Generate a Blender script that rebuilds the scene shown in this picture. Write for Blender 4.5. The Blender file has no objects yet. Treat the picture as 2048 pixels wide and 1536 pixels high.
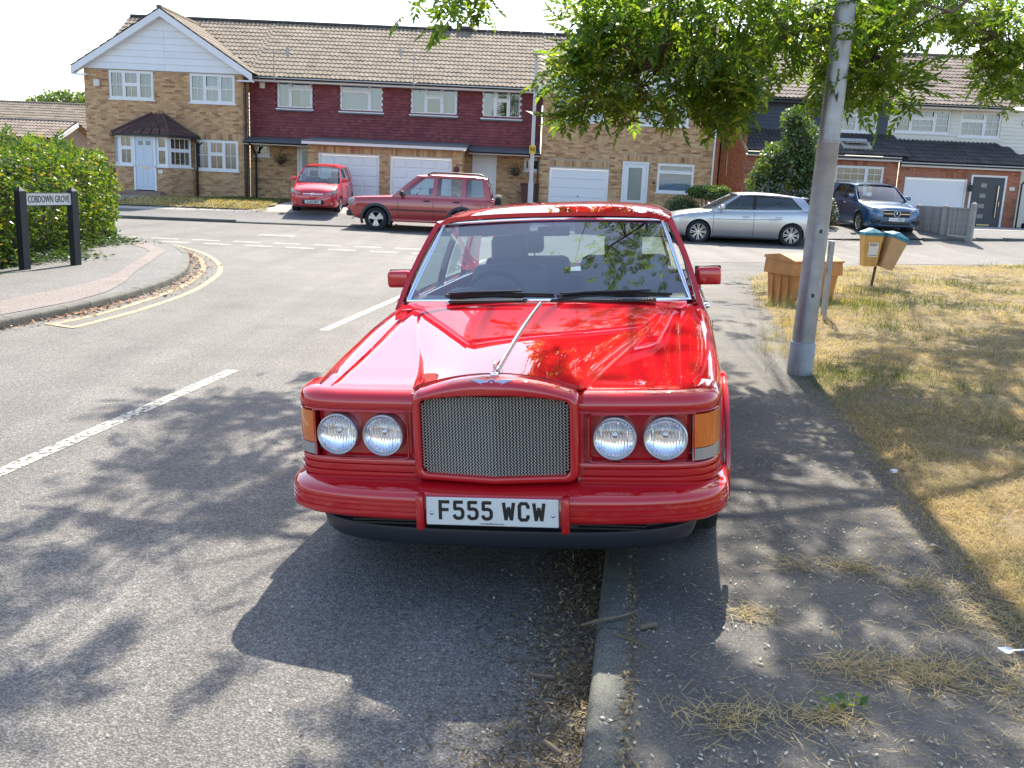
import bpy, bmesh, math, random
import numpy as np
from mathutils import Vector, Matrix, Euler, noise as mnoise
from mathutils.geometry import delaunay_2d_cdt
R = math.radians
rnd = random.Random(7)
nrs = np.random.RandomState(11)
sc = bpy.context.scene
COL = sc.collection

# ------------------------------------------------------------------ camera, sky, sun, exposure
FPX, PW, PH = 1890.0, 2048.0, 1536.0
PITCH, ROLL, CAMH = R(12.3), R(2.5), 1.72
cd = bpy.data.cameras.new('camera')
cam = bpy.data.objects.new('camera', cd); COL.objects.link(cam)
cd.sensor_fit = 'HORIZONTAL'; cd.sensor_width = 36.0; cd.lens = 36.0 * FPX / PW
cd.clip_start = 0.05; cd.clip_end = 3000
CM = Matrix.Rotation(math.pi / 2 - PITCH, 3, 'X') @ Matrix.Rotation(ROLL, 3, 'Z')
cam.matrix_world = Matrix.Translation((0, 0, CAMH)) @ CM.to_4x4()
sc.camera = cam

SUN_EL, SUN_AZ = R(47.5), R(8.0)                 # azimuth from +Y towards +X
SUND = Vector((math.sin(SUN_AZ) * math.cos(SUN_EL), math.cos(SUN_AZ) * math.cos(SUN_EL), math.sin(SUN_EL)))
w = bpy.data.worlds.new('World'); sc.world = w; w.use_nodes = True
nt = w.node_tree; nt.nodes.clear()
wo = nt.nodes.new('ShaderNodeOutputWorld'); wb = nt.nodes.new('ShaderNodeBackground')
sky = nt.nodes.new('ShaderNodeTexSky'); sky.sky_type = 'NISHITA'; sky.sun_disc = False
sky.sun_elevation = SUN_EL; sky.sun_rotation = SUN_AZ; sky.altitude = 50
sky.air_density = 1.0; sky.dust_density = 1.5; sky.ozone_density = 0.7
wb.inputs['Strength'].default_value = 0.15
nt.links.new(sky.outputs[0], wb.inputs[0]); nt.links.new(wb.outputs[0], wo.inputs[0])
sl = bpy.data.lights.new('sun', 'SUN'); sl.energy = 4.2; sl.angle = R(0.53); sl.color = (1.0, 0.91, 0.78)
sun = bpy.data.objects.new('sun', sl); COL.objects.link(sun)
sun.rotation_euler = SUND.to_track_quat('Z', 'Y').to_euler()
vs = sc.view_settings
vs.view_transform = 'Standard'; vs.look = 'None'; vs.gamma = 1.0; vs.use_curve_mapping = False
vs.exposure = 1.35
cy_ = sc.cycles; cy_.max_bounces = 6; cy_.diffuse_bounces = 3; cy_.glossy_bounces = 3; cy_.transmission_bounces = 4; cy_.transparent_max_bounces = 8; cy_.caustics_reflective = False; cy_.caustics_refractive = False

# ------------------------------------------------------------------ helpers
def at(px, py, Y):
    d = CM @ Vector(((px - PW / 2) / FPX, -(py - PH / 2) / FPX, -1.0)); t = Y / d.y
    return Vector((d.x * t, Y, CAMH + d.z * t))
def ss(a, b, x):
    t = min(1.0, max(0.0, (x - a) / (b - a))); return t * t * (3 - 2 * t)
def lerp(a, b, t): return a + (b - a) * t
def hgt(x, y):                                     # lie of the land: rises towards the houses
    return 0.45 * ss(29.8, 32.8, y) + 0.16 * ss(8, 18, x) * ss(24, 31, y)
def keys(tab, x):                                  # smooth interpolation through (x, value) keys
    xs = [k[0] for k in tab]; n = len(xs)
    if x <= xs[0]: return tab[0][1]
    if x >= xs[-1]: return tab[-1][1]
    i = 0
    while xs[i + 1] < x: i += 1
    def sl_(j):
        if j <= 0 or j >= n - 1: return 0.0 if n < 3 else (tab[min(j + 1, n - 1)][1] - tab[max(j - 1, 0)][1]) / (xs[min(j + 1, n - 1)] - xs[max(j - 1, 0)])
        a = (tab[j][1] - tab[j - 1][1]) / (xs[j] - xs[j - 1]); b = (tab[j + 1][1] - tab[j][1]) / (xs[j + 1] - xs[j])
        return 0.0 if a * b <= 0 else 2 * a * b / (a + b)
    h = xs[i + 1] - xs[i]; t = (x - xs[i]) / h
    m0, m1 = sl_(i) * h, sl_(i + 1) * h; p0, p1 = tab[i][1], tab[i + 1][1]
    return (2*t**3 - 3*t**2 + 1) * p0 + (t**3 - 2*t**2 + t) * m0 + (-2*t**3 + 3*t**2) * p1 + (t**3 - t**2) * m1

class MB:
    def __init__(s): s.v = []; s.f = []; s.m = []
    def add(s, vs_, fs, mi=0, M=None):
        o = len(s.v)
        s.v += [tuple(M @ Vector(p)) if M else tuple(p) for p in vs_]
        s.f += [tuple(o + i for i in f) for f in fs]; s.m += [mi] * len(fs); return s
    def box(s, x0, x1, y0, y1, z0, z1, mi=0, M=None):
        return s.add([(x0,y0,z0),(x1,y0,z0),(x1,y1,z0),(x0,y1,z0),(x0,y0,z1),(x1,y0,z1),(x1,y1,z1),(x0,y1,z1)],
                     [(3,2,1,0),(4,5,6,7),(0,1,5,4),(1,2,6,5),(2,3,7,6),(3,0,4,7)], mi, M)
    def rbox(s, x0, x1, y0, y1, z0, z1, r, mi=0, M=None, seg=2):
        bm = bmesh.new(); bmesh.ops.create_cube(bm, size=1)
        for v in bm.verts: v.co = Vector((lerp(x0, x1, v.co.x + .5), lerp(y0, y1, v.co.y + .5), lerp(z0, z1, v.co.z + .5)))
        bmesh.ops.bevel(bm, geom=bm.edges[:], offset=r, segments=seg, profile=0.5, affect='EDGES')
        bm.verts.index_update()
        s.add([v.co.copy() for v in bm.verts], [[v.index for v in f.verts] for f in bm.faces], mi, M); bm.free(); return s
    def prism(s, poly, z0, z1, axis='z', mi=0, M=None):   # polygon extruded along an axis
        n = len(poly)
        def p(a, b, c): return (a, b, c) if axis == 'z' else ((a, c, b) if axis == 'y' else (c, a, b))
        vv = [p(a, b, z0) for a, b in poly] + [p(a, b, z1) for a, b in poly]
        return s.add(vv, [tuple(range(n))[::-1], tuple(range(n, 2 * n))] + [(i, (i + 1) % n, n + (i + 1) % n, n + i) for i in range(n)], mi, M)
    def tube(s, pts, r, n=8, caps=True, mi=0, M=None):
        pts = [Vector(p) for p in pts]; k = len(pts)
        rr = r if isinstance(r, (list, tuple)) else [r] * k
        o = len(s.v); ref = None; fs = []; vv = []
        for i, p in enumerate(pts):
            d = (pts[min(i + 1, k - 1)] - pts[max(i - 1, 0)])
            d = d.normalized() if d.length > 1e-9 else Vector((0, 0, 1))
            if ref is None: ref = Vector((0, 0, 1)) if abs(d.z) < .9 else Vector((1, 0, 0))
            a = d.cross(ref); a = a.normalized() if a.length > 1e-6 else d.orthogonal().normalized()
            b = a.cross(d).normalized(); ref = b
            for j in range(n):
                t = 2 * math.pi * j / n
                vv.append(p + (a * math.cos(t) + b * math.sin(t)) * rr[i])
        for i in range(k - 1):
            for j in range(n):
                j2 = (j + 1) % n; fs.append((i*n + j, i*n + j2, (i+1)*n + j2, (i+1)*n + j))
        if caps: fs += [tuple(range(n))[::-1], tuple((k-1)*n + j for j in range(n))]
        return s.add(vv, fs, mi, M)
    def lathe(s, prof, n=24, mi=0, M=None, closed=False):  # (r, h) about local z
        vv = []; fs = []; k = len(prof)
        for r_, h in prof:
            for j in range(n):
                t = 2 * math.pi * j / n; vv.append((r_ * math.cos(t), r_ * math.sin(t), h))
        for i in range(k if closed else k - 1):
            i2 = (i + 1) % k
            for j in range(n):
                j2 = (j + 1) % n; fs.append((i*n + j, i*n + j2, i2*n + j2, i2*n + j))
        return s.add(vv, fs, mi, M)
    def grid(s, P, mi=0, M=None, wrap=False, flip=False):
        nu, nv = len(P), len(P[0]); fs = []
        for i in range(nu - 1):
            for j in range(nv if wrap else nv - 1):
                j2 = (j + 1) % nv
                q = (i*nv + j, i*nv + j2, (i+1)*nv + j2, (i+1)*nv + j); fs.append(q[::-1] if flip else q)
        return s.add([p for row in P for p in row], fs, mi, M)
    def slab(s, P, th, mi=0, M=None):                      # grid sheet given thickness along its normal
        nu, nv = len(P), len(P[0]); P = [[Vector(p) for p in row] for row in P]; Q = []
        for i in range(nu):
            row = []
            for j in range(nv):
                a = P[min(i+1, nu-1)][j] - P[max(i-1, 0)][j]; b = P[i][min(j+1, nv-1)] - P[i][max(j-1, 0)]
                row.append(P[i][j] - a.cross(b).normalized() * th)
            Q.append(row)
        s.grid(P, mi, M); s.grid(Q, mi, M, flip=True)
        for A, B in ((P[0], Q[0]), (Q[-1], P[-1])): s.grid([B, A], mi, M)
        for A, B in (([r[0] for r in Q], [r[0] for r in P]), ([r[-1] for r in P], [r[-1] for r in Q])): s.grid([B, A], mi, M)
        return s
    def mesh(s, name, mats=None, smooth=None, fixn=False):
        me = bpy.data.meshes.new(name); me.from_pydata(s.v, [], s.f)
        if mats is not None:
            for m in (mats if isinstance(mats, (list, tuple)) else [mats]): me.materials.append(m)
            if any(s.m): me.polygons.foreach_set('material_index', s.m)
        if fixn:
            bm = bmesh.new(); bm.from_mesh(me); bmesh.ops.remove_doubles(bm, verts=bm.verts, dist=1e-5)
            bmesh.ops.recalc_face_normals(bm, faces=bm.faces); bm.to_mesh(me); bm.free()
        if smooth is not None:
            me.shade_smooth()
            if smooth < 179: me.set_sharp_from_angle(angle=R(smooth))
        me.update(); return me
    def build(s, name, mats=None, parent=None, smooth=None, fixn=False, loc=None, rot=None):
        return link(name, s.mesh(name, mats, smooth, fixn), parent, loc, rot)

def link(name, me, parent=None, loc=None, rot=None, M=None):
    o = bpy.data.objects.new(name, me); COL.objects.link(o)
    if parent is not None: o.parent = parent
    if M is not None: o.matrix_local = M
    if loc is not None: o.location = loc
    if rot is not None: o.rotation_euler = rot
    return o
def npmesh(name, V, F, mat, parent=None, smooth=False):
    me = bpy.data.meshes.new(name); V = np.asarray(V, np.float32); F = np.asarray(F, np.int32); k = F.shape[1]
    me.vertices.add(len(V)); me.vertices.foreach_set('co', V.ravel())
    me.loops.add(F.size); me.loops.foreach_set('vertex_index', F.ravel())
    me.polygons.add(len(F)); me.polygons.foreach_set('loop_start', np.arange(0, F.size, k, dtype=np.int32))
    me.polygons.foreach_set('loop_total', np.full(len(F), k, np.int32))
    me.materials.append(mat); me.update(calc_edges=True); me.validate()
    if smooth: me.shade_smooth()
    return link(name, me, parent)
def thing(name, label, cat, loc=(0, 0, 0), rz=0, group=None):
    o = bpy.data.objects.new(name, None); COL.objects.link(o); o.empty_display_size = .2
    o.location = loc; o.rotation_euler = (0, 0, rz); return tag(o, label, cat, group)
def tag(o, label=None, cat=None, group=None, kind=None):
    if label: o['label'] = label
    if cat: o['category'] = cat
    if group: o['group'] = group
    if kind: o['kind'] = kind
    return o
def boolean(me, cutters, op='DIFFERENCE'):
    o = bpy.data.objects.new('tmp', me); COL.objects.link(o); cs = []
    for c in cutters:
        co = bpy.data.objects.new('tmpc', c); COL.objects.link(co); cs.append(co)
        m = o.modifiers.new('b', 'BOOLEAN'); m.operation = op; m.object = co; m.solver = 'EXACT'; m.material_mode = 'TRANSFER'
    dg = bpy.context.evaluated_depsgraph_get(); dg.update()
    out = bpy.data.meshes.new_from_object(o.evaluated_get(dg), depsgraph=dg)
    for x in cs + [o]: bpy.data.objects.remove(x)
    return out
def textmesh(body, size, mat, ext=0.0, bold=0.0, align='CENTER', sx=1.0):
    cu = bpy.data.curves.new('t', 'FONT'); cu.body = body; cu.size = size; cu.extrude = ext; cu.offset = bold
    cu.align_x = align; cu.align_y = 'CENTER'; cu.resolution_u = 3
    o = bpy.data.objects.new('tmpt', cu); COL.objects.link(o)
    dg = bpy.context.evaluated_depsgraph_get(); dg.update()
    me = bpy.data.meshes.new_from_object(o.evaluated_get(dg), depsgraph=dg)
    bpy.data.objects.remove(o); me.materials.clear(); me.materials.append(mat)
    if sx != 1.0: me.transform(Matrix.Diagonal((sx, 1, 1, 1)))
    return me

# ------------------------------------------------------------------ materials
def nodes(name):
    m = bpy.data.materials.new(name); m.use_nodes = True; n = m.node_tree; n.nodes.clear()
    o = n.nodes.new('ShaderNodeOutputMaterial'); b = n.nodes.new('ShaderNodeBsdfPrincipled')
    n.links.new(b.outputs[0], o.inputs[0]); return m, n, b, o
def N(n, t, **kw):
    x = n.nodes.new(t)
    for k, v in kw.items():
        if k in x.inputs: x.inputs[k].default_value = v
        else: setattr(x, k, v)
    return x
def c4(c): return (c[0], c[1], c[2], 1.0)
def ramp(n, stops, interp='LINEAR'):
    r_ = n.nodes.new('ShaderNodeValToRGB'); e = r_.color_ramp; e.interpolation = interp
    while len(e.elements) < len(stops): e.elements.new(0.5)
    for i, (p, c) in enumerate(stops): e.elements[i].position = p; e.elements[i].color = c4(c)
    return r_
def mixc(n, a, b, fac, blend='MIX'):
    m = n.nodes.new('ShaderNodeMix'); m.data_type = 'RGBA'; m.blend_type = blend
    for sck, val in ((m.inputs[0], fac), (m.inputs[6], a), (m.inputs[7], b)):
        if hasattr(val, 'is_linked') or hasattr(val, 'links'): n.links.new(val, sck)
        else: sck.default_value = val if not isinstance(val, (tuple, list)) else c4(val)
    return m.outputs[2]
def coords(n, kind='Object'): return n.nodes.new('ShaderNodeTexCoord').outputs[kind]
def noise_t(n, vec, scale, detail=4, rough=.55):
    t = N(n, 'ShaderNodeTexNoise', Scale=scale, Detail=detail, Roughness=rough)
    if vec is not None: n.links.new(vec, t.inputs['Vector'])
    return t.outputs[0]
def bump(n, b, h, strength, dist=.01):
    x = N(n, 'ShaderNodeBump', Strength=strength, Distance=dist); n.links.new(h, x.inputs['Height'])
    n.links.new(x.outputs[0], b.inputs['Normal'])
def pm(name, base, rough=.5, metal=0.0, var=0.0, vs_=4.0, bmp=0.0, bs=60.0, coat=0.0, spec=None, rv=0.0, obrand=0.0, island=0.0):
    m, n, b, o = nodes(name)
    b.inputs['Base Color'].default_value = c4(base); b.inputs['Roughness'].default_value = rough; b.inputs['Metallic'].default_value = metal
    if coat: b.inputs['Coat Weight'].default_value = coat; b.inputs['Coat Roughness'].default_value = .03
    if spec is not None: b.inputs['Specular IOR Level'].default_value = spec
    co = coords(n)
    col = None
    if var:
        nz = noise_t(n, co, vs_, 6)
        col = ramp(n, [(.25, [x * (1 - var) for x in base]), (.75, [min(1, x * (1 + var)) for x in base])]); n.links.new(nz, col.inputs[0]); col = col.outputs[0]
    if obrand or island:
        src = n.nodes.new('ShaderNodeObjectInfo').outputs['Random'] if obrand else n.nodes.new('ShaderNodeNewGeometry').outputs['Random Per Island']
        a = obrand or island
        rp = ramp(n, [(0, (1 - a,) * 3), (1, (1 + a,) * 3)]); n.links.new(src, rp.inputs[0])
        col = mixc(n, col if col is not None else tuple(base), rp.outputs[0], 1.0, 'MULTIPLY')
    if col is not None: n.links.new(col, b.inputs['Base Color'])
    if rv:
        nz2 = noise_t(n, co, vs_ * 2.3, 5); mr = N(n, 'ShaderNodeMapRange'); n.links.new(nz2, mr.inputs[0])
        mr.inputs[3].default_value = max(0, rough - rv); mr.inputs[4].default_value = min(1, rough + rv); n.links.new(mr.outputs[0], b.inputs['Roughness'])
    if bmp: bump(n, b, noise_t(n, co, bs, 4), bmp)
    return m
def island_ramp(name, stops, rough=.9, var=.12, vs_=14, bmp=.3, bs=90, dirt=None):
    m, n, b, o = nodes(name); b.inputs['Roughness'].default_value = rough; co = coords(n)
    g = n.nodes.new('ShaderNodeNewGeometry').outputs['Random Per Island']
    rp = ramp(n, stops); n.links.new(g, rp.inputs[0]); col = rp.outputs[0]
    r2 = ramp(n, [(.3, (1 - var,) * 3), (.7, (1 + var,) * 3)]); n.links.new(noise_t(n, co, vs_, 5), r2.inputs[0])
    col = mixc(n, col, r2.outputs[0], 1.0, 'MULTIPLY')
    if dirt:
        r3 = ramp(n, [(.45, (0, 0, 0)), (.75, (1, 1, 1))]); n.links.new(noise_t(n, co, dirt[1], 6), r3.inputs[0])
        k = N(n, 'ShaderNodeMath', operation='MULTIPLY'); n.links.new(r3.outputs[0], k.inputs[0]); k.inputs[1].default_value = dirt[2]
        col = mixc(n, col, dirt[0], k.outputs[0])
    n.links.new(col, b.inputs['Base Color'])
    if bmp: bump(n, b, noise_t(n, co, bs, 4), bmp, .004)
    return m
def glassmat(name, tint, minrefl=.06, rough=0.0, band=None, opaque=None):
    m = bpy.data.materials.new(name); m.use_nodes = True; n = m.node_tree; n.nodes.clear()
    o = n.nodes.new('ShaderNodeOutputMaterial'); t = n.nodes.new('ShaderNodeBsdfTransparent'); g = N(n, 'ShaderNodeBsdfGlossy', Roughness=rough)
    g.inputs[0].default_value = (1, 1, 1, 1); t.inputs[0].default_value = c4(tint)
    if band:                                        # sunstrip: real tint band at the top of a windscreen
        sx_ = n.nodes.new('ShaderNodeSeparateXYZ'); n.links.new(coords(n), sx_.inputs[0])
        mr = N(n, 'ShaderNodeMapRange'); n.links.new(sx_.outputs[2], mr.inputs[0]); mr.inputs[1].default_value = band[0]; mr.inputs[2].default_value = band[1]
        n.links.new(mixc(n, tuple(tint), band[2], mr.outputs[0]), t.inputs[0])
    fr = N(n, 'ShaderNodeFresnel', IOR=1.52); bk = N(n, 'ShaderNodeMapRange'); n.links.new(n.nodes.new('ShaderNodeNewGeometry').outputs['Backfacing'], bk.inputs[0]); bk.inputs[3].default_value = 1.52; bk.inputs[4].default_value = 1 / 1.52; n.links.new(bk.outputs[0], fr.inputs['IOR']); mr2 = N(n, 'ShaderNodeMapRange'); n.links.new(fr.outputs[0], mr2.inputs[0]); mr2.inputs[3].default_value = minrefl
    mx = n.nodes.new('ShaderNodeMixShader'); n.links.new(mr2.outputs[0], mx.inputs[0]); n.links.new(t.outputs[0], mx.inputs[1]); n.links.new(g.outputs[0], mx.inputs[2])
    n.links.new(mx.outputs[0], o.inputs[0]); return m
def leafmat(name, stops, trans=.45, gloss=.12, src='island'):
    m = bpy.data.materials.new(name); m.use_nodes = True; n = m.node_tree; n.nodes.clear()
    o = n.nodes.new('ShaderNodeOutputMaterial'); d = n.nodes.new('ShaderNodeBsdfDiffuse'); t = n.nodes.new('ShaderNodeBsdfTranslucent'); g = N(n, 'ShaderNodeBsdfGlossy', Roughness=.35)
    rp = ramp(n, stops); n.links.new(n.nodes.new('ShaderNodeNewGeometry').outputs['Random Per Island'], rp.inputs[0])
    nz = noise_t(n, coords(n), 1.6, 3); r2 = ramp(n, [(.35, (.72, .8, .8)), (.7, (1.2, 1.15, .95))]); n.links.new(nz, r2.inputs[0])
    col = mixc(n, rp.outputs[0], r2.outputs[0], 1.0, 'MULTIPLY')
    n.links.new(col, d.inputs[0])
    tc = mixc(n, col, (1.5, 1.5, .45), 1.0, 'MULTIPLY'); n.links.new(tc, t.inputs[0])
    a = N(n, 'ShaderNodeMixShader'); a.inputs[0].default_value = trans; n.links.new(d.outputs[0], a.inputs[1]); n.links.new(t.outputs[0], a.inputs[2])
    b = N(n, 'ShaderNodeMixShader'); b.inputs[0].default_value = gloss; n.links.new(a.outputs[0], b.inputs[1]); n.links.new(g.outputs[0], b.inputs[2])
    n.links.new(b.outputs[0], o.inputs[0]); return m
def asphalt(name, stops, scale, bmp=.5, patch=.18, spots=None, tracks=0.0):
    m, n, b, o = nodes(name); co = coords(n); b.inputs['Roughness'].default_value = .82
    v = N(n, 'ShaderNodeTexVoronoi', Scale=scale); n.links.new(co, v.inputs['Vector'])
    sp = n.nodes.new('ShaderNodeSeparateColor'); n.links.new(v.outputs['Color'], sp.inputs[0])
    rp = ramp(n, stops); n.links.new(sp.outputs[0], rp.inputs[0]); col = rp.outputs[0]
    edge = ramp(n, [(.32, (1, 1, 1)), (.66, (.45, .44, .43))]); n.links.new(v.outputs['Distance'], edge.inputs[0])
    col = mixc(n, col, edge.outputs[0], .9, 'MULTIPLY')
    for s_, a in ((.35, patch), (2.1, patch * .7), (scale * .32, .30)):
        r2 = ramp(n, [(.3, (1 - a,) * 3), (.7, (1 + a,) * 3)]); n.links.new(noise_t(n, co, s_, 5), r2.inputs[0]); col = mixc(n, col, r2.outputs[0], 1.0, 'MULTIPLY')
    if tracks:                                      # wear along the direction of travel
        mp = N(n, 'ShaderNodeMapping'); n.links.new(co, mp.inputs[0]); mp.inputs['Rotation'].default_value = (0, 0, R(7.6)); mp.inputs['Scale'].default_value = (1.5, .07, 1)
        r5 = ramp(n, [(.3, (1 - tracks,) * 3), (.7, (1 + tracks,) * 3)]); n.links.new(noise_t(n, mp.outputs[0], 1.0, 5), r5.inputs[0]); col = mixc(n, col, r5.outputs[0], 1.0, 'MULTIPLY')
    if spots:
        r3 = ramp(n, [(spots[1] - .1, (0, 0, 0)), (spots[1] + .25, (.75, .75, .75))]); n.links.new(noise_t(n, co, spots[0], 7, .65), r3.inputs[0]); col = mixc(n, col, spots[2], r3.outputs[0])
    n.links.new(col, b.inputs['Base Color'])
    mm = N(n, 'ShaderNodeMath', operation='SUBTRACT'); mm.inputs[0].default_value = 1.0; n.links.new(v.outputs['Distance'], mm.inputs[1])
    bump(n, b, mm.outputs[0], bmp, .006)
    return m

M_ = {}
M_['road'] = asphalt('asphalt_road', [(0, (.142, .135, .123)), (.5, (.178, .170, .156)), (.88, (.208, .199, .183)), (1, (.27, .258, .237))], 110, .7, .16, None, .2)
M_['pave'] = asphalt('asphalt_pavement', [(0, (.055, .057, .058)), (.6, (.088, .088, .086)), (.93, (.135, .131, .122)), (1, (.28, .265, .24))], 170, .5, .18, (1.1, .5, (.17, .148, .115)))
M_['pave_far'] = asphalt('asphalt_pavement_far', [(0, (.12, .12, .12)), (.6, (.17, .17, .165)), (1, (.27, .265, .255))], 120, .4, .15)
M_['pink'] = asphalt('reinstatement_pinkish', [(0, (.19, .16, .145)), (.6, (.25, .215, .195)), (1, (.34, .30, .28))], 130, .4, .12)
M_['kerb'] = asphalt('kerb_concrete', [(0, (.07, .072, .066)), (.5, (.12, .12, .108)), (1, (.21, .205, .18))], 210, .5, .3, (3.0, .52, (.16, .17, .13)))
M_['paint'] = pm('road_paint_white', (.66, .64, .58), .7, var=.28, vs_=22, bmp=.3, bs=150)
M_['yellow'] = pm('road_paint_yellow', (.62, .47, .19), .75, var=.3, vs_=20, bmp=.3, bs=150)
M_['soil'] = pm('dry_soil', (.20, .15, .085), .95, var=.35, vs_=5, bmp=.7, bs=70)
M_['slab'] = pm('paving_grey', (.24, .245, .25), .85, var=.18, vs_=3, bmp=.3, bs=60, obrand=.1)
M_['conc'] = pm('drive_concrete', (.36, .33, .29), .9, var=.18, vs_=2, bmp=.3, bs=50)
M_['white'] = pm('white_upvc', (.80, .80, .80), .35)
M_['whitew'] = pm('white_wood_paint', (.76, .75, .72), .5, var=.06, vs_=3)
M_['black'] = pm('black_plastic', (.015, .015, .017), .45)
M_['rubber'] = pm('tyre_rubber', (.018, .018, .018), .8, var=.2, bmp=.2, bs=90)
M_['chrome'] = pm('chrome', (.85, .86, .88), .06, 1.0)
M_['alloy'] = pm('alloy_silver', (.62, .63, .65), .28, 1.0)
M_['steel'] = pm('galvanised_steel', (.33, .335, .345), .45, .7, var=.22, vs_=7, rv=.14, bmp=.08, bs=40)
M_['glass_win'] = glassmat('window_glass', (.62, .72, .82), .10)
M_['glass_car'] = glassmat('car_glass', (.70, .80, .78), .07)
M_['glass_dark'] = glassmat('car_glass_privacy', (.13, .16, .17), .08)
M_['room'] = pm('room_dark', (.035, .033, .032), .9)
M_['net'] = pm('net_curtain', (.20, .23, .28), .9, var=.12, vs_=9)
M_['mortar_buff'] = pm('mortar_buff', (.46, .37, .25), .95, var=.2, vs_=8)
M_['mortar_red'] = pm('mortar_red', (.27, .20, .155), .95, var=.2, vs_=8)
M_['brick_buff'] = island_ramp('brick_buff', [(0, (.33, .16, .085)), (.12, (.48, .26, .125)), (.5, (.60, .36, .175)), (.84, (.68, .45, .24)), (.92, (.42, .21, .105)), (1, (.30, .135, .08))], var=.16, vs_=9, dirt=((.34, .235, .15), .7, .4))
M_['brick_red'] = island_ramp('brick_red', [(0, (.26, .09, .055)), (.3, (.42, .15, .085)), (.7, (.50, .20, .11)), (1, (.38, .18, .11))], var=.2, vs_=9, dirt=((.26, .14, .10), .7, .35))
M_['hung'] = island_ramp('hung_tile_red', [(0, (.175, .042, .048)), (.5, (.225, .052, .058)), (1, (.275, .072, .074))], rough=.75, var=.10, vs_=3, bmp=.2, dirt=((.13, .045, .05), 1.1, .3))
def tilemat(name, stops, dirt):
    m, n, b, o = nodes(name); b.inputs['Roughness'].default_value = .9; co = coords(n)
    rp = ramp(n, stops); n.links.new(n.nodes.new('ShaderNodeObjectInfo').outputs['Random'], rp.inputs[0]); col = rp.outputs[0]
    gp = n.nodes.new('ShaderNodeNewGeometry').outputs['Position']
    r3 = ramp(n, [(.42, (0, 0, 0)), (.7, (1, 1, 1))]); n.links.new(noise_t(n, gp, 1.3, 7, .65), r3.inputs[0])
    k = N(n, 'ShaderNodeMath', operation='MULTIPLY'); n.links.new(r3.outputs[0], k.inputs[0]); k.inputs[1].default_value = .55
    col = mixc(n, col, dirt, k.outputs[0])
    r4 = ramp(n, [(.3, (.8,) * 3), (.7, (1.2,) * 3)]); n.links.new(noise_t(n, gp, 25, 4), r4.inputs[0]); col = mixc(n, col, r4.outputs[0], 1.0, 'MULTIPLY')
    n.links.new(col, b.inputs['Base Color']); bump(n, b, noise_t(n, co, 60, 4), .3, .004); return m
M_['tile_tan'] = tilemat('roof_tile_tan', [(0, (.20, .158, .112)), (.5, (.245, .195, .14)), (1, (.29, .235, .17))], (.17, .145, .108))
M_['tile_brown'] = tilemat('roof_tile_brown', [(0, (.17, .13, .105)), (.5, (.225, .175, .14)), (1, (.275, .215, .175))], (.14, .12, .10))
M_['tile_dark'] = tilemat('roof_tile_dark', [(0, (.050, .045, .046)), (.5, (.068, .06, .06)), (1, (.09, .08, .078))], (.075, .065, .055))
M_['tile_maroon'] = tilemat('roof_tile_maroon', [(0, (.075, .035, .032)), (.5, (.10, .045, .04)), (1, (.13, .065, .055))], (.07, .05, .045))
M_['bark'] = pm('bark', (.13, .10, .075), .95, var=.4, vs_=12, bmp=.8, bs=40)
M_['leaf'] = leafmat('ash_leaf', [(0, (.07, .135, .032)), (.5, (.125, .215, .042)), (.85, (.20, .285, .052)), (1, (.32, .35, .065))], .6, .03)
M_['leaf_hedge'] = leafmat('hedge_leaf', [(0, (.045, .09, .022)), (.45, (.09, .165, .034)), (.8, (.15, .225, .042)), (.93, (.28, .27, .06)), (1, (.28, .17, .06))], .45, .035)
M_['leaf_ivy'] = leafmat('ivy_leaf', [(0, (.03, .07, .03)), (.6, (.06, .11, .05)), (1, (.14, .19, .11))], .3, .04)
M_['leaf_far'] = leafmat('shrub_leaf', [(0, (.05, .095, .025)), (.5, (.09, .16, .035)), (1, (.17, .23, .05))], .45, .10)
M_['leaf_grey'] = leafmat('laurel_leaf', [(0, (.05, .09, .035)), (.5, (.08, .12, .05)), (.85, (.14, .16, .08)), (1, (.22, .14, .07))], .3, .2)
M_['straw'] = leafmat('dry_grass_blade', [(0, (.36, .265, .15)), (.45, (.52, .40, .245)), (.8, (.62, .50, .33)), (.94, (.28, .24, .11)), (1, (.16, .18, .06))], .3, .0)
M_['green_grass'] = leafmat('green_grass_blade', [(0, (.06, .11, .03)), (.7, (.13, .17, .05)), (1, (.36, .30, .13))], .35, .0)
M_['litter'] = leafmat('plant_litter', [(0, (.08, .055, .035)), (.5, (.20, .14, .085)), (.85, (.34, .25, .15)), (1, (.50, .41, .28))], .1, .0)
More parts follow.
